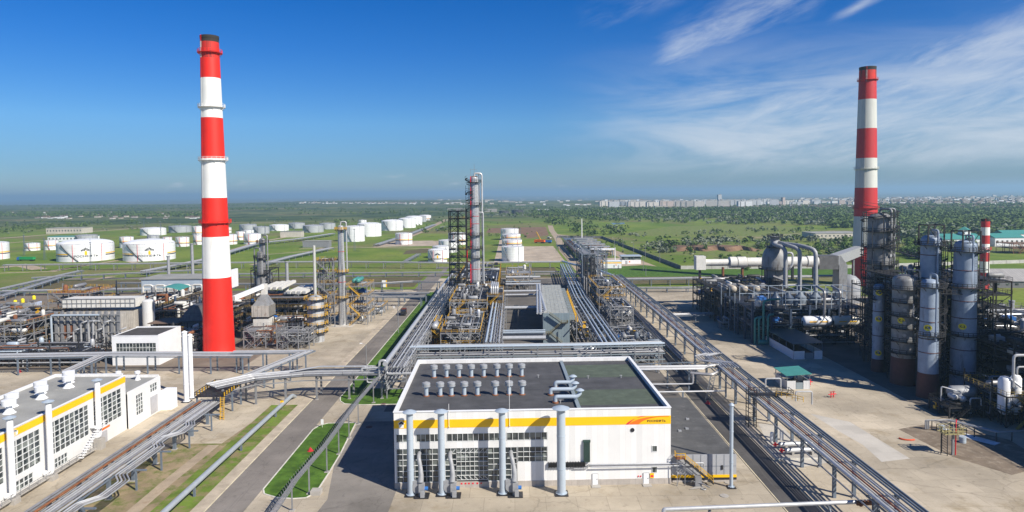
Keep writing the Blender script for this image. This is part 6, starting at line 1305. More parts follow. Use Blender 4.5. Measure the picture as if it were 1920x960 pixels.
patch('spilled_lime', [(106, 168.5), (108, 168.8), (111.5, 163), (114.5, 158), (112, 156.5), (109.5, 160)], flatmat('spilled_lime', (.62, .63, .66), .8), 7)
patch('oily_yard', [(96, 168), (104, 171), (112, 168), (118, 160), (116, 145), (104, 140), (98, 150)], stainm, 2)
for i, (X_, Y_, lab) in enumerate(((105.9, 166.3, 'pale blue steel barrel on the oily yard, by the white spill'), (105.9, 158.6, 'pale blue steel barrel on the oily yard, nearer the bottom of the picture'))):
    t = E('barrel', lab, 'barrel', (X_, Y_, 0)); MB().lathe([(.75, 0), (.78, .5), (.75, .52), (.78, 1.0), (.75, 1.4), (.6, 1.42), (.001, 1.38)], 16, (X_, Y_, .01)).build('drum', fluem, t)
t = E('cut_pipe_ring', 'red half ring of pipe lying on the yard', 'pipe', G(1700, 822) + (0,)); gx, gy = G(1700, 822); MB().tube([(gx + 2 * math.cos(a), gy + 1.6 * math.sin(a), .2) for a in [3.3 + .28 * i for i in range(8)]], .2, 6).build('ring', M('red_lead', (.60, .08, .02), .7), t)
# ---- ball tower unit
t = unit('reactor_structure', 'dark blue steel reactor structure with railed top deck under the round vessel', 94, 139, 266, 300, (7.5, 13.5), 7, 5, nsteel, 61, dsteel, nsteel, 96, dark + [nsteel], cover=.9, fill=(.5, 0), cs=.8)
hh = MB(); 
for xx in (95, 101, 107, 113, 119, 125, 131, 138): hh.bar((xx, 266, 13.5), (xx, 266, 20.3), .22); hh.bar((xx, 284, 13.5), (xx, 284, 20.3), .22); hh.bar((xx, 266, 20.2), (xx, 284, 20.2), .2)
for zz in (17, 20.2): hh.bar((95, 266, zz), (138, 266, zz), .22); hh.bar((95, 284, zz), (138, 284, zz), .2)
hh.build('top_frame', fluem, t, 0)
for i, (X_, Y_) in enumerate(((107, 276), (112.5, 277), (118, 278), (124, 278))): MB().lathe([(2.2, 0), (2.2, 2.6), (1.2, 3.6), (.6, 4.8), (.001, 4.9)], 18, (X_, Y_, 13.7)).build('reactor_head', nsteel if i < 2 else gsteel, t)
t = unit('compressor_structure', 'dark frame with silver pipework left of the round vessel', 93, 126, 304, 350, (4, 8, 12, 15), 6, 7, dsteel, 62, dsteel, dsteel, 98, dark + [silver2], cover=.65, fill=(.5, 0), cs=.45)
for X_ in (96, 101, 106.5): hdrum(t, (X_ + 3, 308, 16), 'y', 8, 1.5, M('cream_drum_%d' % X_, (.45, .40, .32), .6, 0, .2, .4, stain=(.2, .1, .06), amt=.4))
for X_, Y_ in ((93.3, 303.5), (93.3, 285), (97, 303.5)): MB().bar((X_, Y_, 0), (X_, Y_, 17), .45).build('column', gsteel, t, 0)
t = E('regenerator_vessel', 'round topped grey vessel with three fat arched pipes above the dark structure', 'vessel', (127, 328, 0))
bx, by = 127.3, 330
MB().lathe([(3.4, 8), (3.4, 12), (4.6, 16), (4.6, 21.5), (5.9, 22), (6.0, 25), (5.8, 28), (5.0, 30.5), (3.6, 32.6), (2.3, 33.6), (2.1, 34.2), (2.1, 37.5), (.001, 37.8)], 32, (bx, by, 0)).build('shell', dirtyc, t)
for z_, r_ in ((22, 5.9), (16.8, 4.6), (37.6, 2.1), (32.8, 3.0)): platform_ring(t, (bx, by), r_, z_, k=18)
bb = MB()
for a in range(10): an = a * .628; bb.bar((bx + 6.1 * math.cos(an), by + 6.1 * math.sin(an), 12), (bx + 6.1 * math.cos(an), by + 6.1 * math.sin(an), 23), .2)
bb.build('frame', dsteel, t, 0); MB().lathe([(3.0, 0), (3.0, 8)], 20, (bx, by, 0)).build('skirt', dsteel, t)
for i, (pxe, r_) in enumerate(((1471, .95), (1498, .95), (1528, .95))):
    Y_ = 318 - i * 6; X_ = (pxe - 957) / 1280 * Y_; pipe([(bx + 1.2, by - 1, 35.2 - i * .3), (X_ - 4, Y_ + 6, 34.5), (X_, Y_, 33), (X_, Y_, 27), (X_, Y_, 14)], r_, galv, t, 'arched_pipe', 12, 4.5)
pipe([(bx + 4, by - 3, 30), (bx + 7, by - 4, 30), (bx + 7, by - 4, 24), (bx + 5, by - 4, 22)], .5, silver, t); pipe([(bx - 3, by - 6, 19), (bx + 2, by - 8, 17), (bx + 3, by - 8, 14)], .6, silver2, t)
t = E('flue_gas_duct', 'fat rust streaked white duct running level to both sides of the round vessel', 'duct', (120, 348, 0))
for a, b_, r_ in ((99, 112, 1.8), (112, 116, 2.9), (116, 121, 2.9), (121, 133, 2.4), (139, 152, 2.6), (152, 158, 2.9)): MB().tube([(a, 352, 23.0), (a + .3, 352, 23.0), (b_ - .3, 352, 23.0), (b_, 352, 23.0)], [r_ * .8, r_, r_, r_ * .8], 20).build('duct_section', whited, t)
MB().box(94.6, 99.5, 349.5, 354.5, 19.5, 26.5).build('end_box', whited, t, 0)
for X_ in (97, 109, 119, 131, 145, 156): MB().box(X_ - .4, X_ + .4, 351, 353, 14, 20.5).build('saddle', rust if X_ in (109, 119) else dsteel, t, 0)
dkp = M('dark_plenum_sheet', (.10, .10, .10), .6, .1, .3, .4, stain=(.2, .19, .18), amt=.4); t = E('chimney_duct', 'grey rectangular duct from the reactor unit into the darker chimney', 'duct', (185, 385, 0))
a = Vector((166, 356, 22.5)); b_ = Vector((213, 418, 22.5)); MB().bar(a, b_, 5.0, 5.4).build('duct', galv, t, 0)
MB().prism([(158, 350), (168, 350), (168, 358), (158, 358)], 19, 26).build('plenum', dkp, t, 0)
MB().poly([(169, 349.9, 26), (172.5, 349.9, 21), (172.5, 349.9, 12), (168.2, 349.9, 12), (168.2, 349.9, 26)]).box(168.2, 172.5, 350, 357, 4, 21).build('waste_heat_box', dirtyc, t, 0)
for f in (.2, .5, .8): p = a.lerp(b_, f); MB().bar((p.x, p.y, 0), (p.x, p.y, 20), .7).build('post', lsteel, t, 0)
t = E('grey_silo', 'low silver domed box beside the foot of the darker chimney', 'vessel', (180, 365, 0)); MB().lathe([(5.4, 0), (5.4, 9), (4.6, 12), (2.5, 14), (.001, 14.6)], 20, (180, 362, 0)).build('shell', galv, t)
t = unit('white_drum_rack', 'dark rack carrying two white drums in front of the reactor structure', 112, 136, 262, 265.5, (6.4,), 5, 2, dsteel, 63, dsteel, dsteel, 20, dark, cover=1, fill=(.1, 0), cat='drum rack')
for X_, m_ in ((118.2, white), (129.6, M('cream_white', (.66, .62, .52), .5, 0, .05, .5))):
    hdrum(t, (X_, 263.6, 9.0), 'x', 9.6, 2.0, m_, k=20)
    MB().lathe([(2.03, -2.4), (2.03, 2.4)], 16, a0=-.25, a1=.05); s_ = MB()
    for k_ in range(2): s_.quad((X_ - 3.6 + k_ * 4, 261.52, 8.9), (X_ - .6 + k_ * 4, 261.52, 8.9), (X_ - .6 + k_ * 4, 261.54, 9.3), (X_ - 3.6 + k_ * 4, 261.54, 9.3))
    s_.build('stripe', yband, t, 0)
for X_ in (120, 126): pipe([(X_, 261, 11), (X_, 261, 21), (X_, 268, 22)], .5, silver2, t)
t = E('teal_pipes', 'bundle of thick teal pipes rising along the reactor structure', 'pipes', (95, 264, 0))
for i, (X_, h_) in enumerate(((94.2, 10), (95.6, 10), (97.2, 17), (98.8, 11))): pipe([(X_, 263.6 - i * .4, 0), (X_, 263.6 - i * .4, h_), (X_ + (2.5 if i == 2 else .8), 263.6, h_ + .6), (X_ + (7 if i == 2 else 3), 265, h_ + .6)], .42, tealp, t, k=10)
hdrum(t, (97, 262.4, 1.2), 'x', 3, 1.0, tealp)
t = E('ground_pump_skid', 'low pump skid with bent white pipes on the yard before the dark frame', 'pump', (94, 298, 0)); q = random.Random(3); clutter(t, 90, 99, 292, 300, .3, 5, 16, [silver2, lsteel, galv], q, (.15, .3))
# warehouses, teal roofs, fence
def house(name, label, px, py, w_, d_, h_, wm_, rm_, pitch=.0, cat='building', rot=0, win=True, group=None):
    X_, Y_ = G(px, py); t = E(name, label, cat, (X_, Y_, 0), group); s_world[0] = False; t.rotation_euler.z = R(rot)
    MB().box(-w_ / 2, w_ / 2, 0, d_, 0, h_).build('wall', wm_, t, 0)
    if pitch: r_ = MB(); r_.v = [(-w_ / 2 - .6, -.6, h_), (w_ / 2 + .6, -.6, h_), (w_ / 2 + .6, d_ + .6, h_), (-w_ / 2 - .6, d_ + .6, h_), (-w_ / 2 - .6, d_ / 2, h_ + pitch), (w_ / 2 + .6, d_ / 2, h_ + pitch)]; r_.f = [(0, 1, 5, 4), (2, 3, 4, 5), (0, 4, 3), (1, 2, 5), (0, 3, 2, 1)]; r_.mi = [0] * 5; r_.build('roof', rm_, t, 0)
    else: MB().box(-w_ / 2 - .3, w_ / 2 + .3, -.3, d_ + .3, h_, h_ + .5).build('roof', rm_, t, 0)
    if win:
        n_ = max(2, int(w_ / 5))
        for i in range(min(n_, 14)): MB().box(-w_ / 2 + w_ * (i + .3) / n_, -w_ / 2 + w_ * (i + .7) / n_, -.06, -.01, h_ * .4, h_ * .7).build('window', glass, t, 0)
    s_world[0] = True; return t
house('grey_barn', 'long barn with ribbed grey roof at the right edge', 1915, 540, 62, 30, 4, M('barn_wall', (.16, .16, .17), .8), M('ribbed_grey_roof', (.33, .32, .31), .7, 0, .1, .3, panel=(1.6, 80, .7, 0, .12)), 6, rot=-6)
for i, (px, py, w_, d_, h_, p_, lab) in enumerate(((1805, 463, 42, 26, 8, 5, 'teal roofed white building with small turret behind the short chimney'), (1893, 462, 30, 22, 9, 4, 'taller teal roofed building at the right edge'), (1920, 452, 44, 20, 8, 4, 'farthest teal roofed building at the right edge'))): house('teal_roof_building', lab, px, py, w_, d_, h_, white, teal, p_)
x_, y_ = G(1822, 463); t = E('roof_turret', 'square white turret with teal cap on the teal roofed building', 'turret', (x_, y_ + 10, 0)); MB().box(x_ - 4, x_ + 4, y_ + 8, y_ + 16, 12, 17).build('wall', white, t, 0); MB().lathe([(6.5, 0), (.01, 3.4)], 4, (x_, y_ + 12, 17)).build('roof', teal, t, 0)
unit('brown_open_building', 'skeletal brown open building in front of the teal roofs', 455, 480, 618, 640, (5, 9), 5, 3, rust, 71, brownroof, rust, 4, [rust], cover=.9, fill=(0, 0), cat='building')
house('pale_warehouse', 'pale flat warehouse among trees left of the darker chimney', 1575, 447, 60, 40, 6, stone, roofl, 0)
house('pale_warehouse', 'low white warehouse among trees between the columns', 1700, 437, 50, 30, 6, white, roofl, 0)
house('pale_warehouse', 'low white warehouse just right of the tall grey columns', 1725, 441, 44, 20, 5, white, fluem, 0)
house('pale_warehouse', 'low flat warehouse on the far left steppe road', 120, 438, 60, 30, 9, stone, roofl, 0)
house('pump_house', 'small grey louvred pump house in the field left of the shiny column', 592, 464, 30, 12, 7, lsteel, roofl, 0, win=False)
house('pump_house', 'small tan pump house between back row tanks', 545, 445, 30, 14, 8, stone, roofl, 0, win=False)
house('long_teal_shed', 'low teal roofed sheds behind the left lettered tank', 130, 452, 60, 20, 6, white, teal, 0)
t = E('grey_stack', 'slim grey stack with capped head at far right', 'stack', G(1896, 600) + (0,)); gx, gy = G(1896, 600); MB().lathe([(1.1, 0), (1.1, 8.3), (1.3, 8.4), (1.3, 9), (.001, 9.2)], 16, (gx, gy, 0)).build('shaft', galv, t)
# ---- left plant
furnu = E('box_furnace', 'long clad furnace with a row of vertical ducts and white ribbed hood at left', 'furnace', (-170, 275, 0))
MB().box(-184, -157.5, 272, 290, 2.5, 13).build('casing', furn, furnu, 0)
for i in range(11): X_ = -183 + i * 2.5; MB().box(X_ - .45, X_ + .45, 270.9, 272, 0, 14.5).build('vertical_duct', lsteel, furnu, 0)
fb = MB()
for z_ in (2.4, 6, 10.4, 13): fb.bar((-184, 270.8, z_), (-157, 270.8, z_), .35)
fb.build('girt', lsteel, furnu, 0)
MB().box(-181.2, -175.5, 271.6, 271.95, 3.5, 9).build('rusted_panel', rust, furnu, 0)
hd = MB().box(-186, -156, 280, 288, 14.6, 18.2).build('hood', whited, furnu, 0); hr = MB()
for i in range(16): hr.box(-186 + i * 2, -185.8 + i * 2, 279.8, 280, 14.6, 18.2)
for z_ in (14.6, 16.4, 18.2): hr.box(-186, -156, 279.75, 279.98, z_ - .1, z_ + .1)
hr.build('rib', dirtyc, hd, 0)
for i in range(8): X_ = -178 + i * 3; pipe([(X_, 269.5, 1), (X_, 269.5, 4 + (i % 3) * 3), (X_ + 1.6, 269, 4.6 + (i % 3) * 3), (X_ + 2.5, 270.5, 5 + (i % 3) * 3)], .3, silver, furnu)
pipe([(-183, 268.5, 2), (-183, 268.5, 13.5), (-166, 268.5, 13.5), (-164, 268.5, 13.5)], .4, fluem, furnu); pipe([(-168, 268, 1), (-168, 268, 11), (-165.5, 267.6, 11.3)], .4, silver, furnu); pipe([(-166.2, 268, 1), (-166.2, 268, 11), (-163.5, 267.6, 11.3)], .4, silver, furnu)
unit('left_process_unit', 'brownish process frame with looped pipe at the left edge', -224, -186, 256, 290, (4, 8, 12), 7, 6, lsteel, 81, dsteel, M('worn_yellow', (.30, .21, .07), .7), 98, [silver2, silver2, rust, lsteel, dirtyc, dsteel], cover=.6, fill=(.6, 0), rr=(.15, .35))
unit('left_process_unit', 'broad dark unit filling the ground behind the furnace and white hood', -186, -158, 296, 350, (4, 8, 11), 6, 8, dsteel, 93, dsteel, MT['worn_yellow'], 98, [silver2, rust, lsteel, dsteel, whited], cover=.5, fill=(.5, 0), rr=(.15, .35))
unit('left_process_unit', 'far left brown unit of pumps and looping pipes behind the edge frame', -290, -228, 262, 330, (4, 8), 9, 8, lsteel, 94, dsteel, MT['worn_yellow'], 98, [silver2, rust, dirtyc, dsteel, lsteel], cover=.4, fill=(.55, 0), rr=(.18, .4))
unit('left_process_unit', 'dark unit of drums and ducts hugging the red chimney foot on its left', -140, -121, 258, 276, (3.2, 6.5), 5, 5, dsteel, 95, dsteel, lsteel, 80, [silver2, rust, dsteel, whited], cover=.5, fill=(.5, 0))
unit('left_process_unit', 'dark frame with platforms behind the furnace hood', -200, -182, 292, 312, (5, 10, 15, 19), 3, 3, lsteel, 82, rust, yellow, 40, [silver2, rust, lsteel], cover=.5, fill=(.3, 0))
unit('left_process_unit', 'low dark piperack unit in front of the furnace at the left', -230, -150, 240, 254, (3, 5.5), 12, 4, dsteel, 83, dsteel, dsteel, 98, [silver2, silver, rust, dsteel, fluem, lsteel], cover=.4, fill=(.5, 0))
t = E('white_vessel', 'tall white cylindrical vessel standing just behind the switch house', 'vessel', (-152.6, 284, 0)); MB().lathe([(2.35, 0), (2.35, 16.6), (1.6, 17.1), (.001, 17.2)], 28, (-152.6, 284, 0)).build('shell', M('vessel_white', (.66, .66, .64), .45, .1, .06, .4, stain=(.45, .45, .44), amt=.4, streak=(1, 1, .2)), t)
MB().bar((-150.0, 283, 0), (-150.0, 283, 16.5), .3).build('ladder', lsteel, t, 0)
unit('exchanger_deck', 'dark unit with teal canopy between white vessel and red chimney', -160, -120, 292, 326, (3.5, 7, 10), 8, 6, dsteel, 84, dsteel, MT['worn_yellow'], 98, [dsteel, silver2, rust, whited, nsteel], cover=.4, fill=(.45, 0))
t = E('teal_canopy', 'curved teal canopy roof on pale posts before the heater building', 'canopy', (-160, 330, 0)); cv_ = MB()
for i in range(8): a0_, a1_ = i / 8, (i + 1) / 8; cv_.quad((-174 + 13 * a0_, 328, 14.6 + 1.6 * math.sin(a0_ * 3.1)), (-174 + 13 * a1_, 328, 14.6 + 1.6 * math.sin(a1_ * 3.1)), (-174 + 13 * a1_, 340, 15 + 1.6 * math.sin(a1_ * 3.1)), (-174 + 13 * a0_, 340, 15 + 1.6 * math.sin(a0_ * 3.1)))
cv_.build('roof', teal, t, 0)
for a in ((-173, 329), (-162, 329), (-173, 339), (-162, 339)): MB().bar((a[0], a[1], 0), (a[0], a[1], 14.6), .4).build('post', lsteel, t, 0)
t = E('brown_canopy', 'rusty flat canopy over pumps beside the white vessel', 'canopy', (-140, 285, 0)); MB().box(-149, -136, 276, 289, 8.2, 8.5).build('roof', brownroof, t, 0)
for a in ((-148, 277), (-137, 277), (-148, 288), (-137, 288)): MB().bar((a[0], a[1], 0), (a[0], a[1], 8.2), .3).build('post', rust, t, 0)
q = random.Random(8); clutter(t, -150, -134, 272, 290, .4, 7.6, 30, SV + [rust], q, (.12, .3))
dkf = M('dark_furnace_sheet', (.12, .12, .12), .6, .1, .3, .5, stain=(.05, .04, .035), amt=.45, panel=(1.5, 1.5, .6)); t = E('shadowed_furnace', 'small dark hopper shaped furnace left of the red chimney', 'furnace', (-131, 292, 0)); MB().prism([(-136, 278), (-128, 278), (-128, 288), (-136, 288)], 0, 9).build('casing', dkf, t, 0); mb = MB(); mb.v = [(-137, 277, 9), (-127, 277, 9), (-127, 289, 9), (-137, 289, 9), (-133, 280, 15), (-129, 280, 15), (-129, 286, 15), (-133, 286, 15)]; mb.f = [(0, 1, 5, 4), (1, 2, 6, 5), (2, 3, 7, 6), (3, 0, 4, 7), (4, 5, 6, 7)]; mb.mi = [0] * 5; mb.build('hopper', dkf, t, 0)
t = E('heater_building', 'grey roofed heater building with white end wall, left of the red chimney', 'building', (-180, 372, 0)); MB().box(-200, -157, 366, 386, 8, 15.5).build('wall', fluem, t, 0); MB().box(-201, -156.5, 365.5, 386.5, 15.5, 16).build('roof', roofl, t, 0); MB().poly([(-164, 365.4, 9), (-155.8, 365.4, 9), (-155.8, 365.4, 19.5), (-164, 365.4, 17)]).box(-157, -155.8, 365.5, 386, 9, 19).build('white_end', white, t, 0)
for X_ in (-199, -190, -180, -171, -160): MB().bar((X_, 366.3, 0), (X_, 366.3, 8), .5).build('column', lsteel, t, 0)
for i in range(6): X_ = -197 + i * 6.6; pipe([(X_, 362, 9), (X_, 362, 13), (X_ + 5, 362, 13), (X_ + 5, 362, 9.6)], .45, whited, t); 
fb = MB(); [fb.bar((-197, 362.5, z_), (-160, 362.5, z_), .5) for z_ in (9.3, 11, 12.6)]; fb.build('burner_rail', whited, t, 0)
MB().box(-181, -172, 362, 362.4, 9.8, 12.6).build('rusty_panel', rust, t, 0)
for i, (px, py, h_, lab) in enumerate(((317, 530, 19, 'slim grey stack, left of two rising behind the heater building'), (362, 532, 27, 'slim grey stack, right of two rising behind the heater building'), (539, 545, 18.7, 'slim grey stack right of the twin columns'))):
    X_, Y_ = G(px, py, 6); t = E('slim_stack', lab, 'stack', (X_, Y_, 0)); MB().lathe([(1.0, 0), (.85, h_ + 4)], 14, (X_, Y_, 0)).lathe([(1.2, 0), (1.2, .5)], 14, (X_, Y_, h_ + 3.5)).build('shaft', galv, t)
column('twin_column', 'shorter bulging column of the twin pair right of the red chimney', (-122.4, 330), [(0, 2.6), (4, 2.2), (19, 2.2), (22, 1.5), (32.4, 1.4)], dirtyc, (5, lsteel), plats=[(z_,) for z_ in (30, 22, 16, 11, 6)], overhead=[(2.8, .3, 8, silver2)], rm=dsteel)
column('twin_column', 'taller silver column of the twin pair right of the red chimney', (-125.4, 342), [(0, 2.4), (15, 2.0), (21, 2.0), (24, 1.55), (38, 1.5)], silver2, (5, lsteel), plats=[(z_,) for z_ in (36.5, 28, 21, 15.5, 10, 5.5)], overhead=[(-.4, .35, 8, silver2)], rm=dsteel)
unit('twin_column_frame', 'dark slanting braced frame between the twin columns', -127, -118, 330, 343, (8, 16, 24), 2, 2, dsteel, 85, dsteel, dsteel, 20, [silver2, dsteel], cover=.3, fill=(.1, 0))
t = column('shiny_column', 'slender shiny silver column with a side stair tower, left of the road', (-78.7, 313), [(0, 1.9), (4, 1.7), (26, 1.65), (30, 1.4), (45.5, 1.25)], silver, None, plats=[(44, 0, 6.28), (24.5, 0, 6.28), (12.5, 0, 6.28)], overhead=[(.1, .3, 24, silver)], rings=(20, 34), dm=dsteel, rm=yellow, ring_m=redp)
patch('column_plinth', rect(-83, -73, 307, 320), yard2, 5)
unit('side_stair_tower', 'grey and yellow stair tower beside the shiny column', -90, -81, 308, 318, (5, 10, 15, 20, 25, 30), 3, 2, lsteel, 86, dsteel, yellow, 30, [silver2, lsteel, silver], cover=.5, fill=(.15, 0), cs=.36)
t = unit('yellow_platform_frame', 'stepped platforms with yellow railing and teal exchanger right of the shiny column', -76.5, -67, 312, 328, (4.5, 9, 13.5, 18), 2, 3, lsteel, 87, lsteel, yellow, 24, SV, cover=.8, fill=(.3, 0))
hdrum(t, (-71, 316, 20.6), 'y', 9, 1.0, teal); hdrum(t, (-73, 317, 20.4), 'y', 9, 1.0, teal)
t = column('round_furnace', 'round furnace wrapped in yellow railed rings with a thin stack on top', (-80.9, 278), [(0, 3.3), (17, 3.3), (18.4, 2.4), (19, 1.4)], M('furnace_sheet', (.40, .41, .42), .5, .1, .2, .5, stain=(.2, .17, .14), amt=.42, panel=(1.5, 1.6, .6)), None, plats=[(17.5,), (14,), (10.6,), (7.2,), (4,)], top='flat', cat='furnace', rm=yellow)
MB().lathe([(.62, 19), (.55, 39.5)], 14, (-80.9, 278, 0)).build('stack', M('pale_stack', (.58, .58, .54), .4, .3, .05, .5), t)
unit('pump_alley', 'tidy grey frame of small pipes before the round furnace, on the pavement', -92, -79.5, 263.5, 276, (3.4, 6.8), 4, 3, lsteel, 88, lsteel, lsteel, 46, [silver, silver2, lsteel], cover=.3, fill=(.35, 0), rr=(.1, .2))
unit('pipe_trestle_unit', 'truss trestle carrying pipes from the chimney foot to the furnace', -106, -93, 266, 276, (4.6, 7), 4, 2, lsteel, 89, lsteel, lsteel, 26, [silver, silver2, rust], cover=.2, fill=(.2, 0), brc=.2)
unit('cooler_block', 'dark block with white slanted cooler fans on its roof behind the convection box', -118, -90, 300, 328, (3.5, 7, 10.5, 14), 7, 6, dsteel, 90, dsteel, MT['worn_yellow'], 98, [dsteel, silver2, rust, whited], cover=.6, fill=(.4, 0))
t = E('white_cooler_fans', 'row of slanted white cooler housings on the dark block', 'air cooler', (-105, 315, 14.4))
for i in range(4):
    for j, X_ in enumerate((-114 + i * 2.6, -101 + i * 2.3)):
        MB().bar((X_, 310 + j * -4, 17.6 - j * 1.4), (X_ + 2.8, 322 + j * -4, 18.8 - j * 1.4 + i * .2), 1.7, 1.2).build('housing', whited, t, 0)
MB().box(-117, -92, 303, 325, 14.1, 14.6).build('base', dsteel, t, 0)
t = E('convection_box', 'grey clad convection box tied to the red chimney by a white slanting duct', 'furnace', (-99, 285, 0))
MB().box(-107.4, -101, 280, 287, 3, 9).build('lower_box', whited, t, 0); MB().box(-107.8, -100.6, 279.6, 287.4, 10, 14.6).build('upper_box', furn, t, 0)
mb = MB(); mb.v = [(-107.6, 280, 14.6), (-100.8, 280, 14.6), (-100.8, 287, 14.6), (-107.6, 287, 14.6), (-104.8, 283, 19), (-103, 283, 19), (-103, 285, 19), (-104.8, 285, 19)]; mb.f = [(0, 1, 5, 4), (1, 2, 6, 5), (2, 3, 7, 6), (3, 0, 4, 7), (4, 5, 6, 7)]; mb.mi = [0] * 5; mb.build('hood', dirtyc, t, 0)
MB().box(-104.9, -102.9, 282.8, 285.2, 18.8, 23.2).build('uptake', whited, t, 0); MB().bar((-109.4, 266, 20.0), (-104, 284, 22.3), 1.3, 1.6).build('slanting_duct', white, t, 0)
for a in ((-107, 280.5), (-101.4, 280.5), (-107, 286.6), (-101.4, 286.6)): MB().bar((a[0], a[1], 0), (a[0], a[1], 10), .4).build('leg', dsteel, t, 0)
hdrum(t, (-112, 300, 2.6), 'x', 8, 2.4, dirtyc)
unit('ground_pipe_unit', 'low brown pipework unit between the trestle and the convection box', -114, -86, 284, 299, (3.5, 6.5), 7, 4, dsteel, 91, rust, MT['worn_yellow'], 98, [rust, whited, silver2, lsteel], cover=.3, fill=(.4, 0))
unit('valve_station', 'low grey valve station left of the road under the lateral bridges', -74, -65, 336, 352, (4,), 3, 3, gsteel, 92, gsteel, yellow, 20, SV, cover=.2, fill=(.3, 0))
# ------------------------------------------------------------------ trees, scrub and woods
def leafmat(name, a, b_):
    m = bpy.data.materials.new(name); m.use_nodes = True; t = m.node_tree; bs = t.nodes['Principled BSDF']; bs.inputs['Roughness'].default_value = .7; bs.inputs['Specular IOR Level'].default_value = .2
    tcn = t.nodes.new('ShaderNodeTexCoord'); n = t.nodes.new('ShaderNodeTexNoise'); n.inputs['Scale'].default_value = .35; n.inputs['Detail'].default_value = 4; t.links.new(tcn.outputs['Object'], n.inputs[0])
    oi = t.nodes.new('ShaderNodeObjectInfo'); ad = t.nodes.new('ShaderNodeMath'); ad.operation = 'MULTIPLY_ADD'; t.links.new(oi.outputs['Random'], ad.inputs[0]); ad.inputs[1].default_value = .35; t.links.new(n.outputs[0], ad.inputs[2])
    r = t.nodes.new('ShaderNodeMapRange'); r.inputs[1].default_value = .45; r.inputs[2].default_value = .95; t.links.new(ad.outputs[0], r.inputs[0])
    mx_ = t.nodes.new('ShaderNodeMix'); mx_.data_type = 'RGBA'; mx_.inputs[6].default_value = a + (1,); mx_.inputs[7].default_value = b_ + (1,); t.links.new(r.outputs[0], mx_.inputs[0]); t.links.new(mx_.outputs[2], bs.inputs['Base Color']); return m
leaf_d = leafmat('dark_green_leaves', (.035, .075, .016), (.085, .145, .030)); leaf_g = leafmat('green_leaves', (.065, .125, .022), (.13, .205, .04)); leaf_s = leafmat('silvery_leaves', (.085, .11, .062), (.18, .205, .145))
def tree_mesh(name, lm, h, r_, seed, n_=230):
    q = random.Random(seed); mb = MB(); mb.tube([(0, 0, 0), (q.uniform(-.3, .3), q.uniform(-.3, .3), h * .45), (q.uniform(-.5, .5), q.uniform(-.5, .5), h * .8)], [r_ * .09, r_ * .06, r_ * .02], 5)
    lobes = []
    for i in range(q.randint(5, 8)):
        a = q.uniform(0, 6.28); rr_ = r_ * q.uniform(.15, .65); z_ = h * q.uniform(.35, .82); lobes.append((rr_ * math.cos(a), rr_ * math.sin(a), z_, r_ * q.uniform(.35, .55)))
        mb.tube([(0, 0, h * .3), (lobes[-1][0], lobes[-1][1], z_)], [r_ * .04, r_ * .012], 4)
    nb = len(mb.f)
    for i in range(n_):
        lx, ly, lz, lr = q.choice(lobes); d_ = Vector((q.gauss(0, 1), q.gauss(0, 1), q.gauss(0, .8))).normalized(); p = Vector((lx, ly, lz)) + d_ * lr * q.uniform(.6, 1.08); p.z = max(.15 * h, p.z)
        nn = (d_ + Vector((q.uniform(-.6, .6), q.uniform(-.6, .6), q.uniform(-.3, .8)))).normalized(); u = nn.orthogonal().normalized(); v = nn.cross(u); s_ = r_ * q.uniform(.09, .2); w_ = s_ * q.uniform(.6, 1)
        mb.poly([p + u * s_, p + v * w_, p - u * s_ * .9, p - v * w_])
    me = bpy.data.meshes.new(name); me.from_pydata(mb.v, [], mb.f); me.materials.append(bark); me.materials.append(lm); me.polygons.foreach_set('material_index', [0] * nb + [1] * (len(mb.f) - nb)); me.update(); return me
VAR = {'d': [tree_mesh('tree_crown', leaf_d, 8, 4.2, i) for i in range(3)] + [tree_mesh('tree_crown', leaf_g, 7, 3.8, 10 + i) for i in range(3)],
       's': [tree_mesh('bush_crown', leaf_s, 5.2, 4.0, 20 + i, 260) for i in range(4)], 'g': [tree_mesh('bush_crown', leaf_g, 4.6, 3.6, 30 + i) for i in range(3)]}
LB = {'d': ('scrub_tree', 'dark green leafy tree in the scrubland beyond the plant', 'tree', 'green trees of the scrubland'), 's': ('silver_bush', 'silvery grey green bush in the scrubland beyond the plant', 'bush', 'silvery bushes of the scrubland'), 'g': ('green_bush', 'low bright green bush in the meadow beyond the plant', 'bush', 'low green bushes of the scrubland')}
pts = []; q = random.Random(11)
def inpoly(x_, y_, P):
    c_ = False; j = len(P) - 1
    for i in range(len(P)):
        if (P[i][1] > y_) != (P[j][1] > y_) and x_ < (P[j][0] - P[i][0]) * (y_ - P[i][1]) / (P[j][1] - P[i][1]) + P[i][0]: c_ = not c_
        j = i
    return c_
def clustered(P, n_, kinds, size=(.7, 1.3), cl=0, rad=8):
    xs_ = [p[0] for p in P]; ys_ = [p[1] for p in P]; cen = []
    if cl:
        while len(cen) < cl:
            c_ = (q.uniform(min(xs_), max(xs_)), q.uniform(min(ys_), max(ys_)))
            if inpoly(*c_, P): cen.append(c_ + (q.choice(kinds),))
    k = 0; guard = 0
    while k < n_ and guard < n_ * 40:
        guard += 1
        if cl: c_ = q.choice(cen); x_ = c_[0] + q.gauss(0, rad); y_ = c_[1] + q.gauss(0, rad * .16); kd = c_[2] if q.random() < .8 else q.choice(kinds)
        else: x_ = q.uniform(min(xs_), max(xs_)); y_ = q.uniform(min(ys_), max(ys_)); kd = q.choice(kinds)
        if inpoly(x_, y_, P): gx, gy = G(x_, y_); pts.append((gx, gy, kd, q.uniform(*size))); k += 1
clustered([(1180, 477), (1245, 470), (1275, 500), (1420, 508), (1560, 508), (1595, 490), (1580, 470), (1430, 478), (1250, 462), (1160, 455)], 60, 'dgg', (.5, .9), 16, 14)
clustered([(1210, 470), (1235, 448), (1290, 452), (1430, 462), (1440, 470), (1270, 463), (1260, 480)], 80, 'dsg', (.8, 1.3), 18, 12)
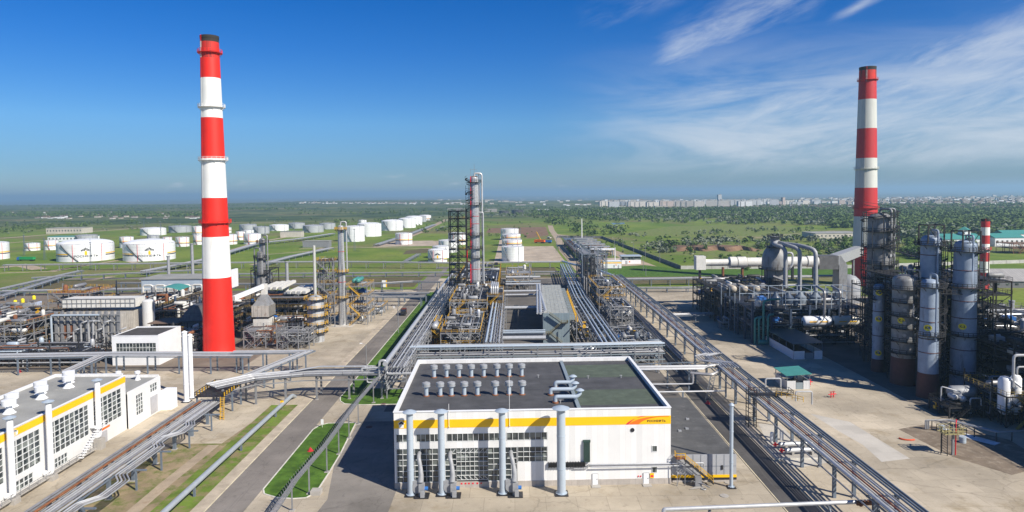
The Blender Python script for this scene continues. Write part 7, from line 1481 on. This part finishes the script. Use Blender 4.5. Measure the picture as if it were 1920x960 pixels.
clustered([(1235, 447), (1440, 445), (1600, 452), (1600, 462), (1440, 462), (1260, 456)], 110, 'ssd', (.8, 1.3), 26, 10)
clustered([(1440, 462), (1600, 460), (1600, 500), (1480, 490)], 60, 'dss', (.8, 1.4), 14, 10)
clustered([(1065, 436), (1100, 424), (1180, 430), (1180, 442), (1080, 446)], 60, 'sdg', (.8, 1.3), 12, 10)
clustered([(985, 404), (1040, 402), (1120, 410), (1110, 432), (1040, 428), (1000, 412)], 150, 'ddg', (.8, 1.5), 24, 9)
clustered([(1100, 408), (1250, 404), (1520, 406), (1590, 414), (1560, 424), (1400, 422), (1250, 420), (1120, 416)], 620, 'dds', (.8, 1.5), 90, 10)
clustered([(1640, 470), (1640, 420), (1700, 424), (1920, 430), (1920, 452), (1800, 470), (1740, 490)], 330, 'dds', (.9, 1.6), 60, 12)
clustered([(1570, 452), (1640, 430), (1640, 500), (1590, 490)], 60, 'dds', (.9, 1.5))
clustered([(1080, 456), (1170, 452), (1180, 462), (1110, 462)], 14, 'dg', (.4, .8))
clustered([(770, 425), (800, 412), (850, 412), (850, 446), (800, 440)], 50, 'dsg', (.6, 1.1), 12, 8)
clustered([(905, 440), (1000, 436), (1000, 446), (905, 450)], 10, 'dg', (.4, .8)); clustered([(620, 416), (800, 410), (850, 408), (800, 414), (640, 420)], 60, 'dd', (.8, 1.3), 20, 8)
clustered([(0, 425), (140, 420), (260, 412), (260, 420), (100, 430), (0, 440)], 110, 'ddg', (.7, 1.2), 24, 12)
clustered([(850, 402), (1000, 400), (1000, 410), (850, 412)], 110, 'dds', (.8, 1.3), 24, 8)
wood = []
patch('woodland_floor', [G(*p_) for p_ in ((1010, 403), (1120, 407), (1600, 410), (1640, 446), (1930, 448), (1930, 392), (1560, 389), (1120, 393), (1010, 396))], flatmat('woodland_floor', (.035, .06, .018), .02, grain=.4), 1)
clustered([(1060, 450), (1180, 440), (1600, 440), (1600, 500), (1300, 495), (1120, 470)], 160, 'gsg', (.25, .5)); clustered([(1160, 440), (1560, 424), (1560, 440), (1200, 446)], 110, 'ssgd', (.4, .9), 20, 12); clustered([(560, 416), (1000, 412), (1000, 436), (820, 436)], 60, 'gsd', (.3, .7)); clustered([(0, 414), (560, 410), (700, 414), (300, 430), (0, 440)], 160, 'gsd', (.4, .9))
def band(x0, x1, y0, y1, n_, kinds='dddg', size=(1.0, 1.8)):
    for _ in range(n_):
        gx, gy = G(q.uniform(x0, x1), y0 + (y1 - y0) * q.random()); wood.append((gx, gy, q.choice(kinds), q.uniform(*size)))
band(1120, 1640, 391, 410, 3500, 'dgg', (.4, .9)); band(1640, 1920, 390, 446, 3500, 'dgg', (.4, .9)); band(1120, 1640, 391, 403, 4200); band(1120, 1640, 403, 408, 900, 'ddds'); band(1000, 1130, 394, 405, 500); band(1560, 1920, 386, 428, 6500); band(1640, 1920, 424, 446, 1300, 'dddds')
band(0, 380, 399, 408, 900, 'ddd', (.9, 1.5)); band(60, 420, 392, 394, 260, 'ddd', (.9, 1.3)); band(380, 560, 393, 395, 100, 'ddd'); band(420, 560, 385, 387.5, 160, 'ddd', (.9, 1.3)); band(0, 420, 386, 387.6, 240, 'ddd', (1, 1.6))
band(560, 840, 392, 404, 120, 'dd', (.9, 1.3)); band(1130, 1560, 384, 392, 900, 'ddd', (1, 1.8)); band(840, 1130, 386, 398, 260, 'ddd', (.9, 1.4)); band(1640, 1920, 376, 388, 800, 'ddd', (1.2, 2))
pts.sort(key=lambda p: p[1]); near, rest = pts[:300], pts[300:]
def gz(x_, y_): return hgt(x_, y_) + (6 * math.sin(x_ * .0011 + y_ * .0004) + 3 * math.sin(x_ * .0031) if y_ > 3800 else 0)
for x_, y_, k, s_ in near:
    nm, lab, cat, grp = LB[k]; o = bpy.data.objects.new(nm, q.choice(VAR[k])); C.objects.link(o); o.location = (x_, y_, -.1); o.rotation_euler.z = q.uniform(0, 6.28); o.scale = (s_ * q.uniform(.85, 1.15), s_ * q.uniform(.85, 1.15), s_ * q.uniform(.75, 1.15)); tag(o, lab, cat, grp)
def woods(name, lst, lm, seed, per=16):
    g_ = np.random.default_rng(seed); n_ = len(lst); c_ = np.array([(x_, y_, gz(x_, y_)) for x_, y_, _, _ in lst]); s_ = np.array([p[3] for p in lst])
    far_ = np.clip(c_[:, 1] / 1600, 1, 2.2); s2 = s_
    N_ = n_ * per; C_ = np.repeat(c_, per, 0); S_ = np.repeat(s2, per)[:, None]
    d_ = g_.normal(size=(N_, 3)); d_ /= np.linalg.norm(d_, axis=1, keepdims=True); P = C_ + d_ * S_ * np.array([3.4, 3.4, 2.6]) * g_.uniform(.5, 1.05, (N_, 1)) + np.array([0, 0, 1]) * S_ * 3.6
    nn = d_ + g_.uniform(-.7, .7, (N_, 3)) + np.array([0, 0, .4]); nn /= np.linalg.norm(nn, axis=1, keepdims=True); u = np.cross(nn, g_.normal(size=(N_, 3))); u /= np.linalg.norm(u, axis=1, keepdims=True); v = np.cross(nn, u)
    a = S_ * g_.uniform(1.0, 1.9, (N_, 1)); V = np.stack([P + u * a, P + v * a * .8, P - u * a, P - v * a * .8], 1).reshape(-1, 3)
    me = bpy.data.meshes.new(name); me.vertices.add(len(V)); me.vertices.foreach_set('co', V.ravel()); me.loops.add(N_ * 4); me.loops.foreach_set('vertex_index', np.arange(N_ * 4)); me.polygons.add(N_); me.polygons.foreach_set('loop_start', np.arange(0, N_ * 4, 4)); me.polygons.foreach_set('loop_total', np.full(N_, 4)); me.update(calc_edges=True)
    me.materials.append(lm); o = bpy.data.objects.new(name, me); C.objects.link(o); return o
al_ = rest + wood
def leafworld(name, a, b_, sc_):
    m = leafmat(name, a, b_); m.node_tree.nodes['Noise Texture'].inputs['Scale'].default_value = sc_; return m
tag(woods('woodland', [p for p in al_ if p[2] in 'dg'], leafworld('woodland_leaves', (.026, .056, .015), (.10, .15, .035), .03), 1), 'broad dark green woodland and hedges reaching to the distant town', 'woodland', kind='stuff')
tag(woods('silver_scrub', [p for p in al_ if p[2] == 's'], leaf_s, 2), 'scattered silvery scrub in front of the dark woodland', 'scrub', kind='stuff')
# ------------------------------------------------------------------ the town
def blockmat(name, col, win):
    m = bpy.data.materials.new(name); m.use_nodes = True; t = m.node_tree; bs = t.nodes['Principled BSDF']; bs.inputs['Roughness'].default_value = .8; tcn = t.nodes.new('ShaderNodeTexCoord'); mp = t.nodes.new('ShaderNodeMapping'); mp.inputs['Rotation'].default_value = (R(90), 0, 0); t.links.new(tcn.outputs['Object'], mp.inputs[0])
    br = t.nodes.new('ShaderNodeTexBrick'); br.offset = 0; br.inputs['Scale'].default_value = 1; br.inputs['Brick Width'].default_value = 4.2; br.inputs['Row Height'].default_value = 3; br.inputs['Mortar Size'].default_value = .95; br.inputs['Mortar Smooth'].default_value = .1
    br.inputs['Color1'].default_value = win + (1,); br.inputs['Color2'].default_value = tuple(c * 1.6 for c in win) + (1,); br.inputs['Mortar'].default_value = col + (1,); t.links.new(mp.outputs[0], br.inputs[0]); t.links.new(br.outputs[0], bs.inputs['Base Color']); return m
BM = [blockmat('block_wall_white', (.66, .67, .67), (.20, .22, .25)), blockmat('block_wall_cream', (.60, .56, .50), (.18, .19, .2)), blockmat('block_wall_pink', (.52, .42, .36), (.17, .17, .18)), blockmat('block_wall_grey', (.46, .48, .50), (.16, .18, .2))]
q = random.Random(21)
def block(px, pyb, wpx, hm, m):
    X_, Y_ = G(px, pyb); w_ = wpx * Y_ / 1280; z0_ = gz(X_, Y_) - 1; o = MB(); s_world[0] = False
    o.box(-w_ / 2, w_ / 2, 0, 14, 0, hm)
    o.m = 1; o.box(-w_ / 2 + .5, w_ / 2 - .5, .5, 13.5, hm, hm + .7)
    for k in range(max(1, int(w_ / 25))): o.box(-w_ / 2 + 8 + k * 25, -w_ / 2 + 13 + k * 25, 4, 9, hm + .7, hm + 3)
    if w_ > 40:
        o.m = 1
        for k in range(int(w_ / 18)): o.box(-w_ / 2 + 6 + k * 18, -w_ / 2 + 9 + k * 18, -1.2, -.02, 2, hm - 1)
    ob = o.build('apartment_block', [m, roofl], None, 0); s_world[0] = True
    ob.location = (X_, Y_, z0_); ob.rotation_euler.z = R(q.uniform(-14, 14)); tag(ob, 'pale slab apartment block in the distant town', 'apartment block', 'apartment blocks of the distant town')
x_ = 1122
for (ya, xs0, xs1, hs_, wr) in ((390, 1142, 1400, (24, 30), (16, 38)), (387, 1124, 1460, (24, 30), (14, 40)), (384.5, 1330, 1556, (16, 24), (10, 26)), (381.5, 1280, 1560, (18, 26), (8, 26)), (382, 1560, 1640, (14, 22), (8, 20))):
    x_ = xs0
    while x_ < xs1 and ya > 378:
        w_ = q.uniform(*wr); block(x_ + w_ / 2, ya + q.uniform(-.7, .7), w_, q.uniform(*hs_), q.choice(BM[:2] * 2 + BM)); x_ += w_ + q.choice([1, 3, 8, 16, 26])
block(1350, 384, 7, 48, BM[3]); block(1470, 384, 5, 34, BM[2])
tw = MB(); q = random.Random(5)
for rng, n_, hm in (((1130, 1620, 386, 393), 260, (4, 9)), ((1560, 1920, 366, 384), 520, (5, 14)), ((1130, 1560, 368, 380), 260, (6, 14)), ((560, 900, 382.5, 384.5), 120, (4, 8)), ((900, 1130, 366, 384), 60, (5, 9)), ((20, 420, 400, 411), 70, (3, 6)), ((650, 900, 376, 378), 20, (5, 8)), ((200, 600, 373, 379), 40, (5, 8)), ((1500, 1920, 384, 394), 110, (4, 9))):
    for _ in range(n_):
        gx, gy = G(q.uniform(rng[0], rng[1]), q.uniform(rng[2], rng[3])); 
        if gy > 16000: continue
        z_ = gz(gx, gy) - 1; w_ = q.uniform(6, 14) if rng[1] < 1000 else q.uniform(8, 26) * (1 + gy / 9000); h_ = q.uniform(*hm); tw.m = q.choice([0, 0, 1, 2, 3]); tw.box(gx - w_ / 2, gx + w_ / 2, gy, gy + 12, z_, z_ + h_); tw.m = 4; tw.box(gx - w_ / 2 - .3, gx + w_ / 2 + .3, gy - .3, gy + 12.3, z_ + h_, z_ + h_ + 1.5)
tag(tw.build('distant_town_houses', [white, stone, conc, BM[1], brownroof], None, 0), 'countless tiny pale houses and sheds scattered to the horizon', 'houses', kind='stuff')
for i, (px, w_, h_, lab) in enumerate(((1000, 44, 9, 'low ruined pale building on the plain before the town'), (855, 60, 8, 'long low dark building beyond the scrub'), (920, 40, 9, 'grey low building beyond the scrub'), (1060, 30, 6, 'small white building in the scrub left of the town'), (1018, 40, 6, 'small white sheds at the edge of the dark woods'))):
    house('steppe_building', lab, px + (240 if i == 0 else 0), (391, 395, 397, 396, 396)[i], w_, 20, h_, (stone, conc, conc, white, white)[i], roofl, 0)
# ------------------------------------------------------------------ fences, masts, lamps
def fence(label, P, h_, m, name='concrete_fence'):
    t = E(name, label, 'fence', (P[0][0], P[0][1], 0)); w_ = MB(); pp = MB()
    for a, b_ in zip(P, P[1:]): w_.bar((a[0], a[1], h_ / 2), (b_[0], b_[1], h_ / 2), .2, h_)
    w_.build('panel', m, t, 0)
    for p, d in along([(a[0], a[1], 0) for a in P], 12): MB().bar((p.x, p.y, 0), (p.x, p.y, h_ + .25), .4).build('post', conc, t, 0)
    return t
fence('dark concrete wall running away along the outer service road', [(129.5, 524), (117, 885), (60, 905)], 3.0, M('dark_fence', (.16, .16, .16), .85, 0, .2, .3))
fence('long pale concrete wall crossing the meadow to the right edge', [(129.5, 524), G(1600, 503), G(1760, 498), G(1930, 493)], 2.7, M('pale_fence', (.46, .45, .42), .85, 0, .15, .3))
def mast(px, py, pt, lab, grp='lightning masts of the tank farm'):
    X_, Y_ = G(px, py); h_ = Zat(px, pt, Y_); t = E('lightning_mast', lab, 'mast', (X_, Y_, 0), grp); mb = MB(); r_ = .9
    for a in ((-1, -1), (1, -1), (1, 1), (-1, 1)): mb.bar((X_ + a[0] * r_, Y_ + a[1] * r_, 0), (X_ + a[0] * .12, Y_ + a[1] * .12, h_ * .85), .14)
    n_ = int(h_ / 1.8)
    for i in range(n_): f = 1 - i / n_ * .86; z_ = h_ * .85 * i / n_; z2 = h_ * .85 * (i + 1) / n_; f2 = 1 - (i + 1) / n_ * .86; mb.bar((X_ - r_ * f, Y_ - r_ * f, z_), (X_ + r_ * f2, Y_ - r_ * f2, z2), .1); mb.bar((X_ - r_ * f, Y_ + r_ * f, z_), (X_ - r_ * f2, Y_ - r_ * f2, z2), .1)
    mb.bar((X_, Y_, h_ * .8), (X_, Y_, h_), .14); mb.box(X_ - 1, X_ + 1, Y_ - .3, Y_ + .3, h_ * .84, h_ * .86); mb.build('lattice', gsteel, t, 0)
for i, (px, py, pt, lab) in enumerate(((46, 479, 435, 'lattice mast before the slender tank at the far left'), (84, 487, 441, 'lattice mast just left of the left lettered tank'), (171, 505, 446, 'lattice mast standing before the left lettered tank'), (665, 470, 423, 'lattice mast before the large white pair'), (302, 445, 415, 'lattice mast behind the right lettered tank'), (270, 428, 412, 'thin mast far left of the chimney'), (452, 450, 418, 'mast between chimney and grey back row tanks'), (552, 436, 412, 'mast behind the white low back row tank'), (743, 434, 406, 'mast at the near tank of the receding row'), (767, 420, 398, 'mast beyond the receding row of tanks'), (810, 414, 399, 'mast by the distant track left of the stair tower'), (976, 452, 426, 'mast behind the row of tanks right of centre'), (1044, 475, 440, 'lattice mast beside the dirt road'), (600, 432, 414, 'mast behind the grey tank near the shiny column'), (497, 440, 418, 'mast among the grey back row tanks'))): mast(px, py, pt, lab)
def pole(label, px, py, pt, lamp=True, m=None, r_=.12, name='street_lamp', cat='lamp', grp=None, side=-1):
    X_, Y_ = G(px, py); h_ = Zat(px, pt, Y_); t = E(name, label, cat, (X_, Y_, 0), grp)
    MB().lathe([(r_ * 1.4, 0), (r_, h_)], 8, (X_, Y_, 0)).build('pole', m or lsteel, t)
    if lamp: MB().bar((X_, Y_, h_), (X_ + side * 1.4, Y_ - .3, h_ + .5), .12).build('arm', lsteel, t, 0); MB().bar((X_ + side * 1.2, Y_ - .3, h_ + .5), (X_ + side * 2.1, Y_ - .4, h_ + .55), .4, .2).build('lamp_head', white, t, 0)
    return t
pole('street lamp on the lawn strip, nearest one by the roadside rack', 687, 684, 646); pole('street lamp on the lawn strip by the parked truck', 747, 624, 577); pole('street lamp right of the shiny column under the lateral bridges', 746, 602, 579)
pole('tall white pole behind the far cooler bays', 1091, 447, 410, False, white, .5, 'tall_pole', 'pole')
pole('white pole rising behind the striped cabin', 1153, 490, 464, False, white, .35, 'white_pole', 'pole')
for px, py, pt, lab in ((1206, 508, 482, 'lamp post on the far lawn, left of the pair'), (1211, 517, 502, 'short post on the far lawn, right of the pair'), (1152, 466, 447, 'lamp post along the outer wall, farthest'), (1168, 471, 450, 'lamp post along the outer wall, second farthest'), (1188, 477, 455, 'lamp post along the outer wall, middle'), (1210, 486, 462, 'lamp post along the outer wall, second nearest'), (1237, 494, 471, 'lamp post along the outer wall, nearest'), (1303, 500, 477, 'lamp post before the pale wall on the far lawn'), (1404, 492, 478, 'lamp post behind the round vessel in the meadow'), (993, 555, 495, 'thin pole behind the long lateral pipeway')): pole(lab, px, py, pt, px not in (1211, 1404), lsteel, .16)
pole('leaning orange wooden pole before the furnace at left', 94, 680, 638, False, rust, .18, 'wooden_pole', 'pole')
for i, (px, py, lab) in enumerate(((1327, 757, 'red pyramid hydrant cover on the right road'), (582, 846, 'red pyramid hydrant cover on the island lawn'), (37, 698, 'red pyramid hydrant cover on the yard behind the workshop'), (699, 548, 'red hydrant cover on the far lawn by the road'))):
    X_, Y_ = G(px, py); t = E('hydrant_cover', lab, 'hydrant cover', (X_, Y_, 0), 'red hydrant covers'); hyd = MT.get('hydrant_red') or M('hydrant_red', (.42, .015, .02), .6); MB().lathe([(.75, .03), (.1, .95), (.001, 1.0)], 6, (X_, Y_, 0)).build('cone', hyd, t, 0); MB().lathe([(.8, 0), (.8, .1), (.7, .12)], 8, (X_, Y_, 0)).build('base', hyd, t, 0)
for px, py, lab in ((1519, 722, 'red standpipe hydrant beside the teal roofed shed'), (1563, 745, 'red standpipe hydrant alone on the open yard'), (1558, 746, 'low red valve next to the lone hydrant')):
    X_, Y_ = G(px, py); t = E('standpipe', lab, 'hydrant', (X_, Y_, 0)); MB().tube([(X_, Y_, 0), (X_, Y_, 1.7)], .14).tube([(X_ - .7, Y_, 1.0), (X_ + .7, Y_, 1.0)], .16).build('pipe', redp, t); MB().lathe([(.4, -.05), (.4, .05)], 10, (X_, Y_, 1.75)).build('handwheel', redp, t)
for i, (px, py, lab) in enumerate(((719, 758, 'dark red manhole cover by the verge left of the hall'), (692, 801, 'dark red manhole cover on the shaded apron'), (752, 744, 'dark red manhole cover close to the hall corner'), (1366, 905, 'round manhole cover on the apron, farther of two'), (1358, 930, 'round manhole cover on the apron, nearer of two'))):
    X_, Y_ = G(px, py); t = tag(MB().lathe([(.85, 0), (.85, .09), (.6, .1), (.001, .12)], 16, (X_, Y_, .03)).build('manhole_cover', maroon if i < 3 else conc, None), lab, 'manhole cover')
def truck(label, px, py, rot, bodym, cabm, ln=8, crane=False, s_=1.0):
    X_, Y_ = G(px, py); t = E('truck', label, 'truck', (X_, Y_, 0)); s_world[0] = False; t.rotation_euler.z = R(rot); t.scale = (s_,) * 3
    MB().box(-1.2, 1.2, -ln / 2, ln / 2 - 2.2, 1.1, 2.4).box(-1.25, -1.15, -ln / 2, ln / 2 - 2.2, 2.4, 2.9).box(1.15, 1.25, -ln / 2, ln / 2 - 2.2, 2.4, 2.9).build('cargo_body', bodym, t, 0)
    cb = MB(); cb.v = [(-1.2, ln / 2 - 2, .7), (1.2, ln / 2 - 2, .7), (1.2, ln / 2, .7), (-1.2, ln / 2, .7), (-1.15, ln / 2 - 2, 2.9), (1.15, ln / 2 - 2, 2.9), (1.1, ln / 2 - .6, 2.9), (-1.1, ln / 2 - .6, 2.9), (-1.2, ln / 2, 1.8), (1.2, ln / 2, 1.8)]
    cb.f = [(0, 3, 2, 1), (4, 5, 6, 7), (0, 1, 5, 4), (3, 8, 9, 2), (8, 7, 6, 9), (0, 4, 7, 8, 3), (1, 2, 9, 6, 5)]; cb.mi = [0] * 7; c_ = cb.build('cab', cabm, t, 0)
    MB().poly([(-1.0, ln / 2 - .02, 1.9), (1.0, ln / 2 - .02, 1.9), (.95, ln / 2 - .52, 2.8), (-.95, ln / 2 - .52, 2.8)]).build('windscreen', glass, c_, 0)
    MB().box(-1.0, 1.0, -ln / 2, ln / 2 - .3, .75, 1.05).build('chassis', blackp, t, 0)
    for yy in (-ln / 2 + 1, -ln / 2 + 2.3, ln / 2 - 1.2):
        for s2 in (-1, 1): MB().tube([(s2 * .85, yy, .5), (s2 * 1.25, yy, .5)], .5, 14).build('wheel', blackp, t)
    if crane: MB().bar((0, -1, 2.4), (0, 3, 9), .5, .6).bar((0, 3, 9), (0, 3.4, 4), .08).build('boom', yellow, t, 0)
    s_world[0] = True; return t
truck('dark red flatbed truck parked on the far part of the left road', 757, 590, 4, blackp, brownp); truck('blue truck with green load on the track before the lettered tanks', 49, 489, 80, M('green_tarpaulin', (.02, .30, .08), .7), blue, 14, s_=1.3)
truck('blue lorry by the dirt road beyond the row of tanks', 1025, 456, 70, blue, blue, 9, s_=1.3); truck('orange mobile crane with raised yellow boom beside the dirt road', 1012, 456, 60, orange, orange, 9, True, 1.5); truck('white van like lorry farther up the dirt road', 1030, 448, 20, stone, white, 8)
X_, Y_ = G(492 / 2.667 + 420, 538 / 2.667 + 600); t = E('road_sign', 'slim white sign post at the tip of the island lawn', 'sign', (X_, Y_, 0)); MB().bar((X_, Y_, 0), (X_, Y_, 2.2), .08).build('post', white, t, 0); MB().box(X_ - .35, X_ + .35, Y_ - .06, Y_ - .03, .9, 2.2).build('board', white, t, 0)
t = E('warning_sign', 'small yellow and red warning board on the lagged pipeline', 'sign', (-64.9, 188.5, 0)); MB().bar((-64.9, 188.5, 0), (-64.9, 188.5, 2.6), .1).build('post', lsteel, t, 0); b_ = MB().box(-65.3, -64.4, 188.38, 188.44, 1.6, 2.7).build('board', yband, t, 0); MB().box(-65.1, -64.6, 188.33, 188.37, 1.9, 2.2).build('symbol', redp, b_, 0)
X_, Y_ = G(721, 540); t = E('billboard', 'white leaning billboard with yellow edge on the far lawn', 'billboard', (X_, Y_, 0)); MB().bar((X_ - 1, Y_, 0), (X_ - 1, Y_, 2), .15).bar((X_ + 1, Y_, 0), (X_ + 1, Y_, 2), .15).build('post', lsteel, t, 0); MB().box(X_ - 1.6, X_ + 1.6, Y_ - .1, Y_, .6, 5).build('board', white, t, 0); MB().box(X_ + .9, X_ + 1.6, Y_ - .14, Y_ - .11, .6, 5).build('stripe', yband, t, 0)
for px, py, lab in ((117, 583, 'yellow capped valve stand at left, leftmost of three'), (171 / 1 - 129, 570, 'yellow valve stand at left, middle of three'), (65, 563, 'yellow valve stand at left, rightmost of three')):
    pass
for px, py, lab in ((29, 576, 'yellow topped valve stand at the left yard, leftmost of three'), (43, 573, 'yellow topped valve stand at the left yard, middle of three'), (64, 567, 'yellow topped valve stand at the left yard, rightmost of three')):
    X_, Y_ = G(px, py); t = E('valve_stand', lab, 'valve stand', (X_, Y_, 0), 'yellow valve stands'); MB().bar((X_, Y_, 0), (X_, Y_, 2), .3).build('stem', lsteel, t, 0); MB().lathe([(.9, 0), (.9, 1.8), (.4, 2.2), (.001, 2.2)], 10, (X_, Y_, 1.8)).build('cap', yellowd, t)
t = E('basin_wall', 'long pale blue low wall of a basin at the left edge', 'wall', G(40, 592) + (0,)); a = G(-40, 604); b_ = G(78, 575); MB().bar((a[0], a[1], 1.6), (b_[0], b_[1], 1.6), .5, 3.2).build('wall', M('pale_blue_wall', (.42, .50, .66), .6), t, 0)
o = bpy.data.objects.new('yard_tree', VAR['d'][4]); C.objects.link(o); gx, gy = G(68, 612); o.location = (gx, gy, 0); o.scale = (1.1, 1.1, .9); tag(o, 'lone leafy tree among the pipes at the left edge', 'tree')
# ------------------------------------------------------------------ haze
hz = MB().box(-50000, 50000, -2500, 70000, -75, 150); o = hz.build('haze', [], None, 0) if False else None
me = bpy.data.meshes.new('haze'); me.from_pydata(hz.v, [], hz.f); o = bpy.data.objects.new('haze', me); C.objects.link(o); tag(o, kind='stuff')
hm = bpy.data.materials.new('haze'); hm.use_nodes = True; nt_ = hm.node_tree; nt_.nodes.clear(); pv = nt_.nodes.new('ShaderNodeVolumePrincipled'); ou = nt_.nodes.new('ShaderNodeOutputMaterial'); nt_.links.new(pv.outputs[0], ou.inputs['Volume'])
pv.inputs['Color'].default_value = (.50, .80, 1.0, 1); pv.inputs['Density'].default_value = HAZE_D; pv.inputs['Anisotropy'].default_value = 0.2
me.materials.append(hm)
bpy.context.scene.cycles.volume_bounces = 0
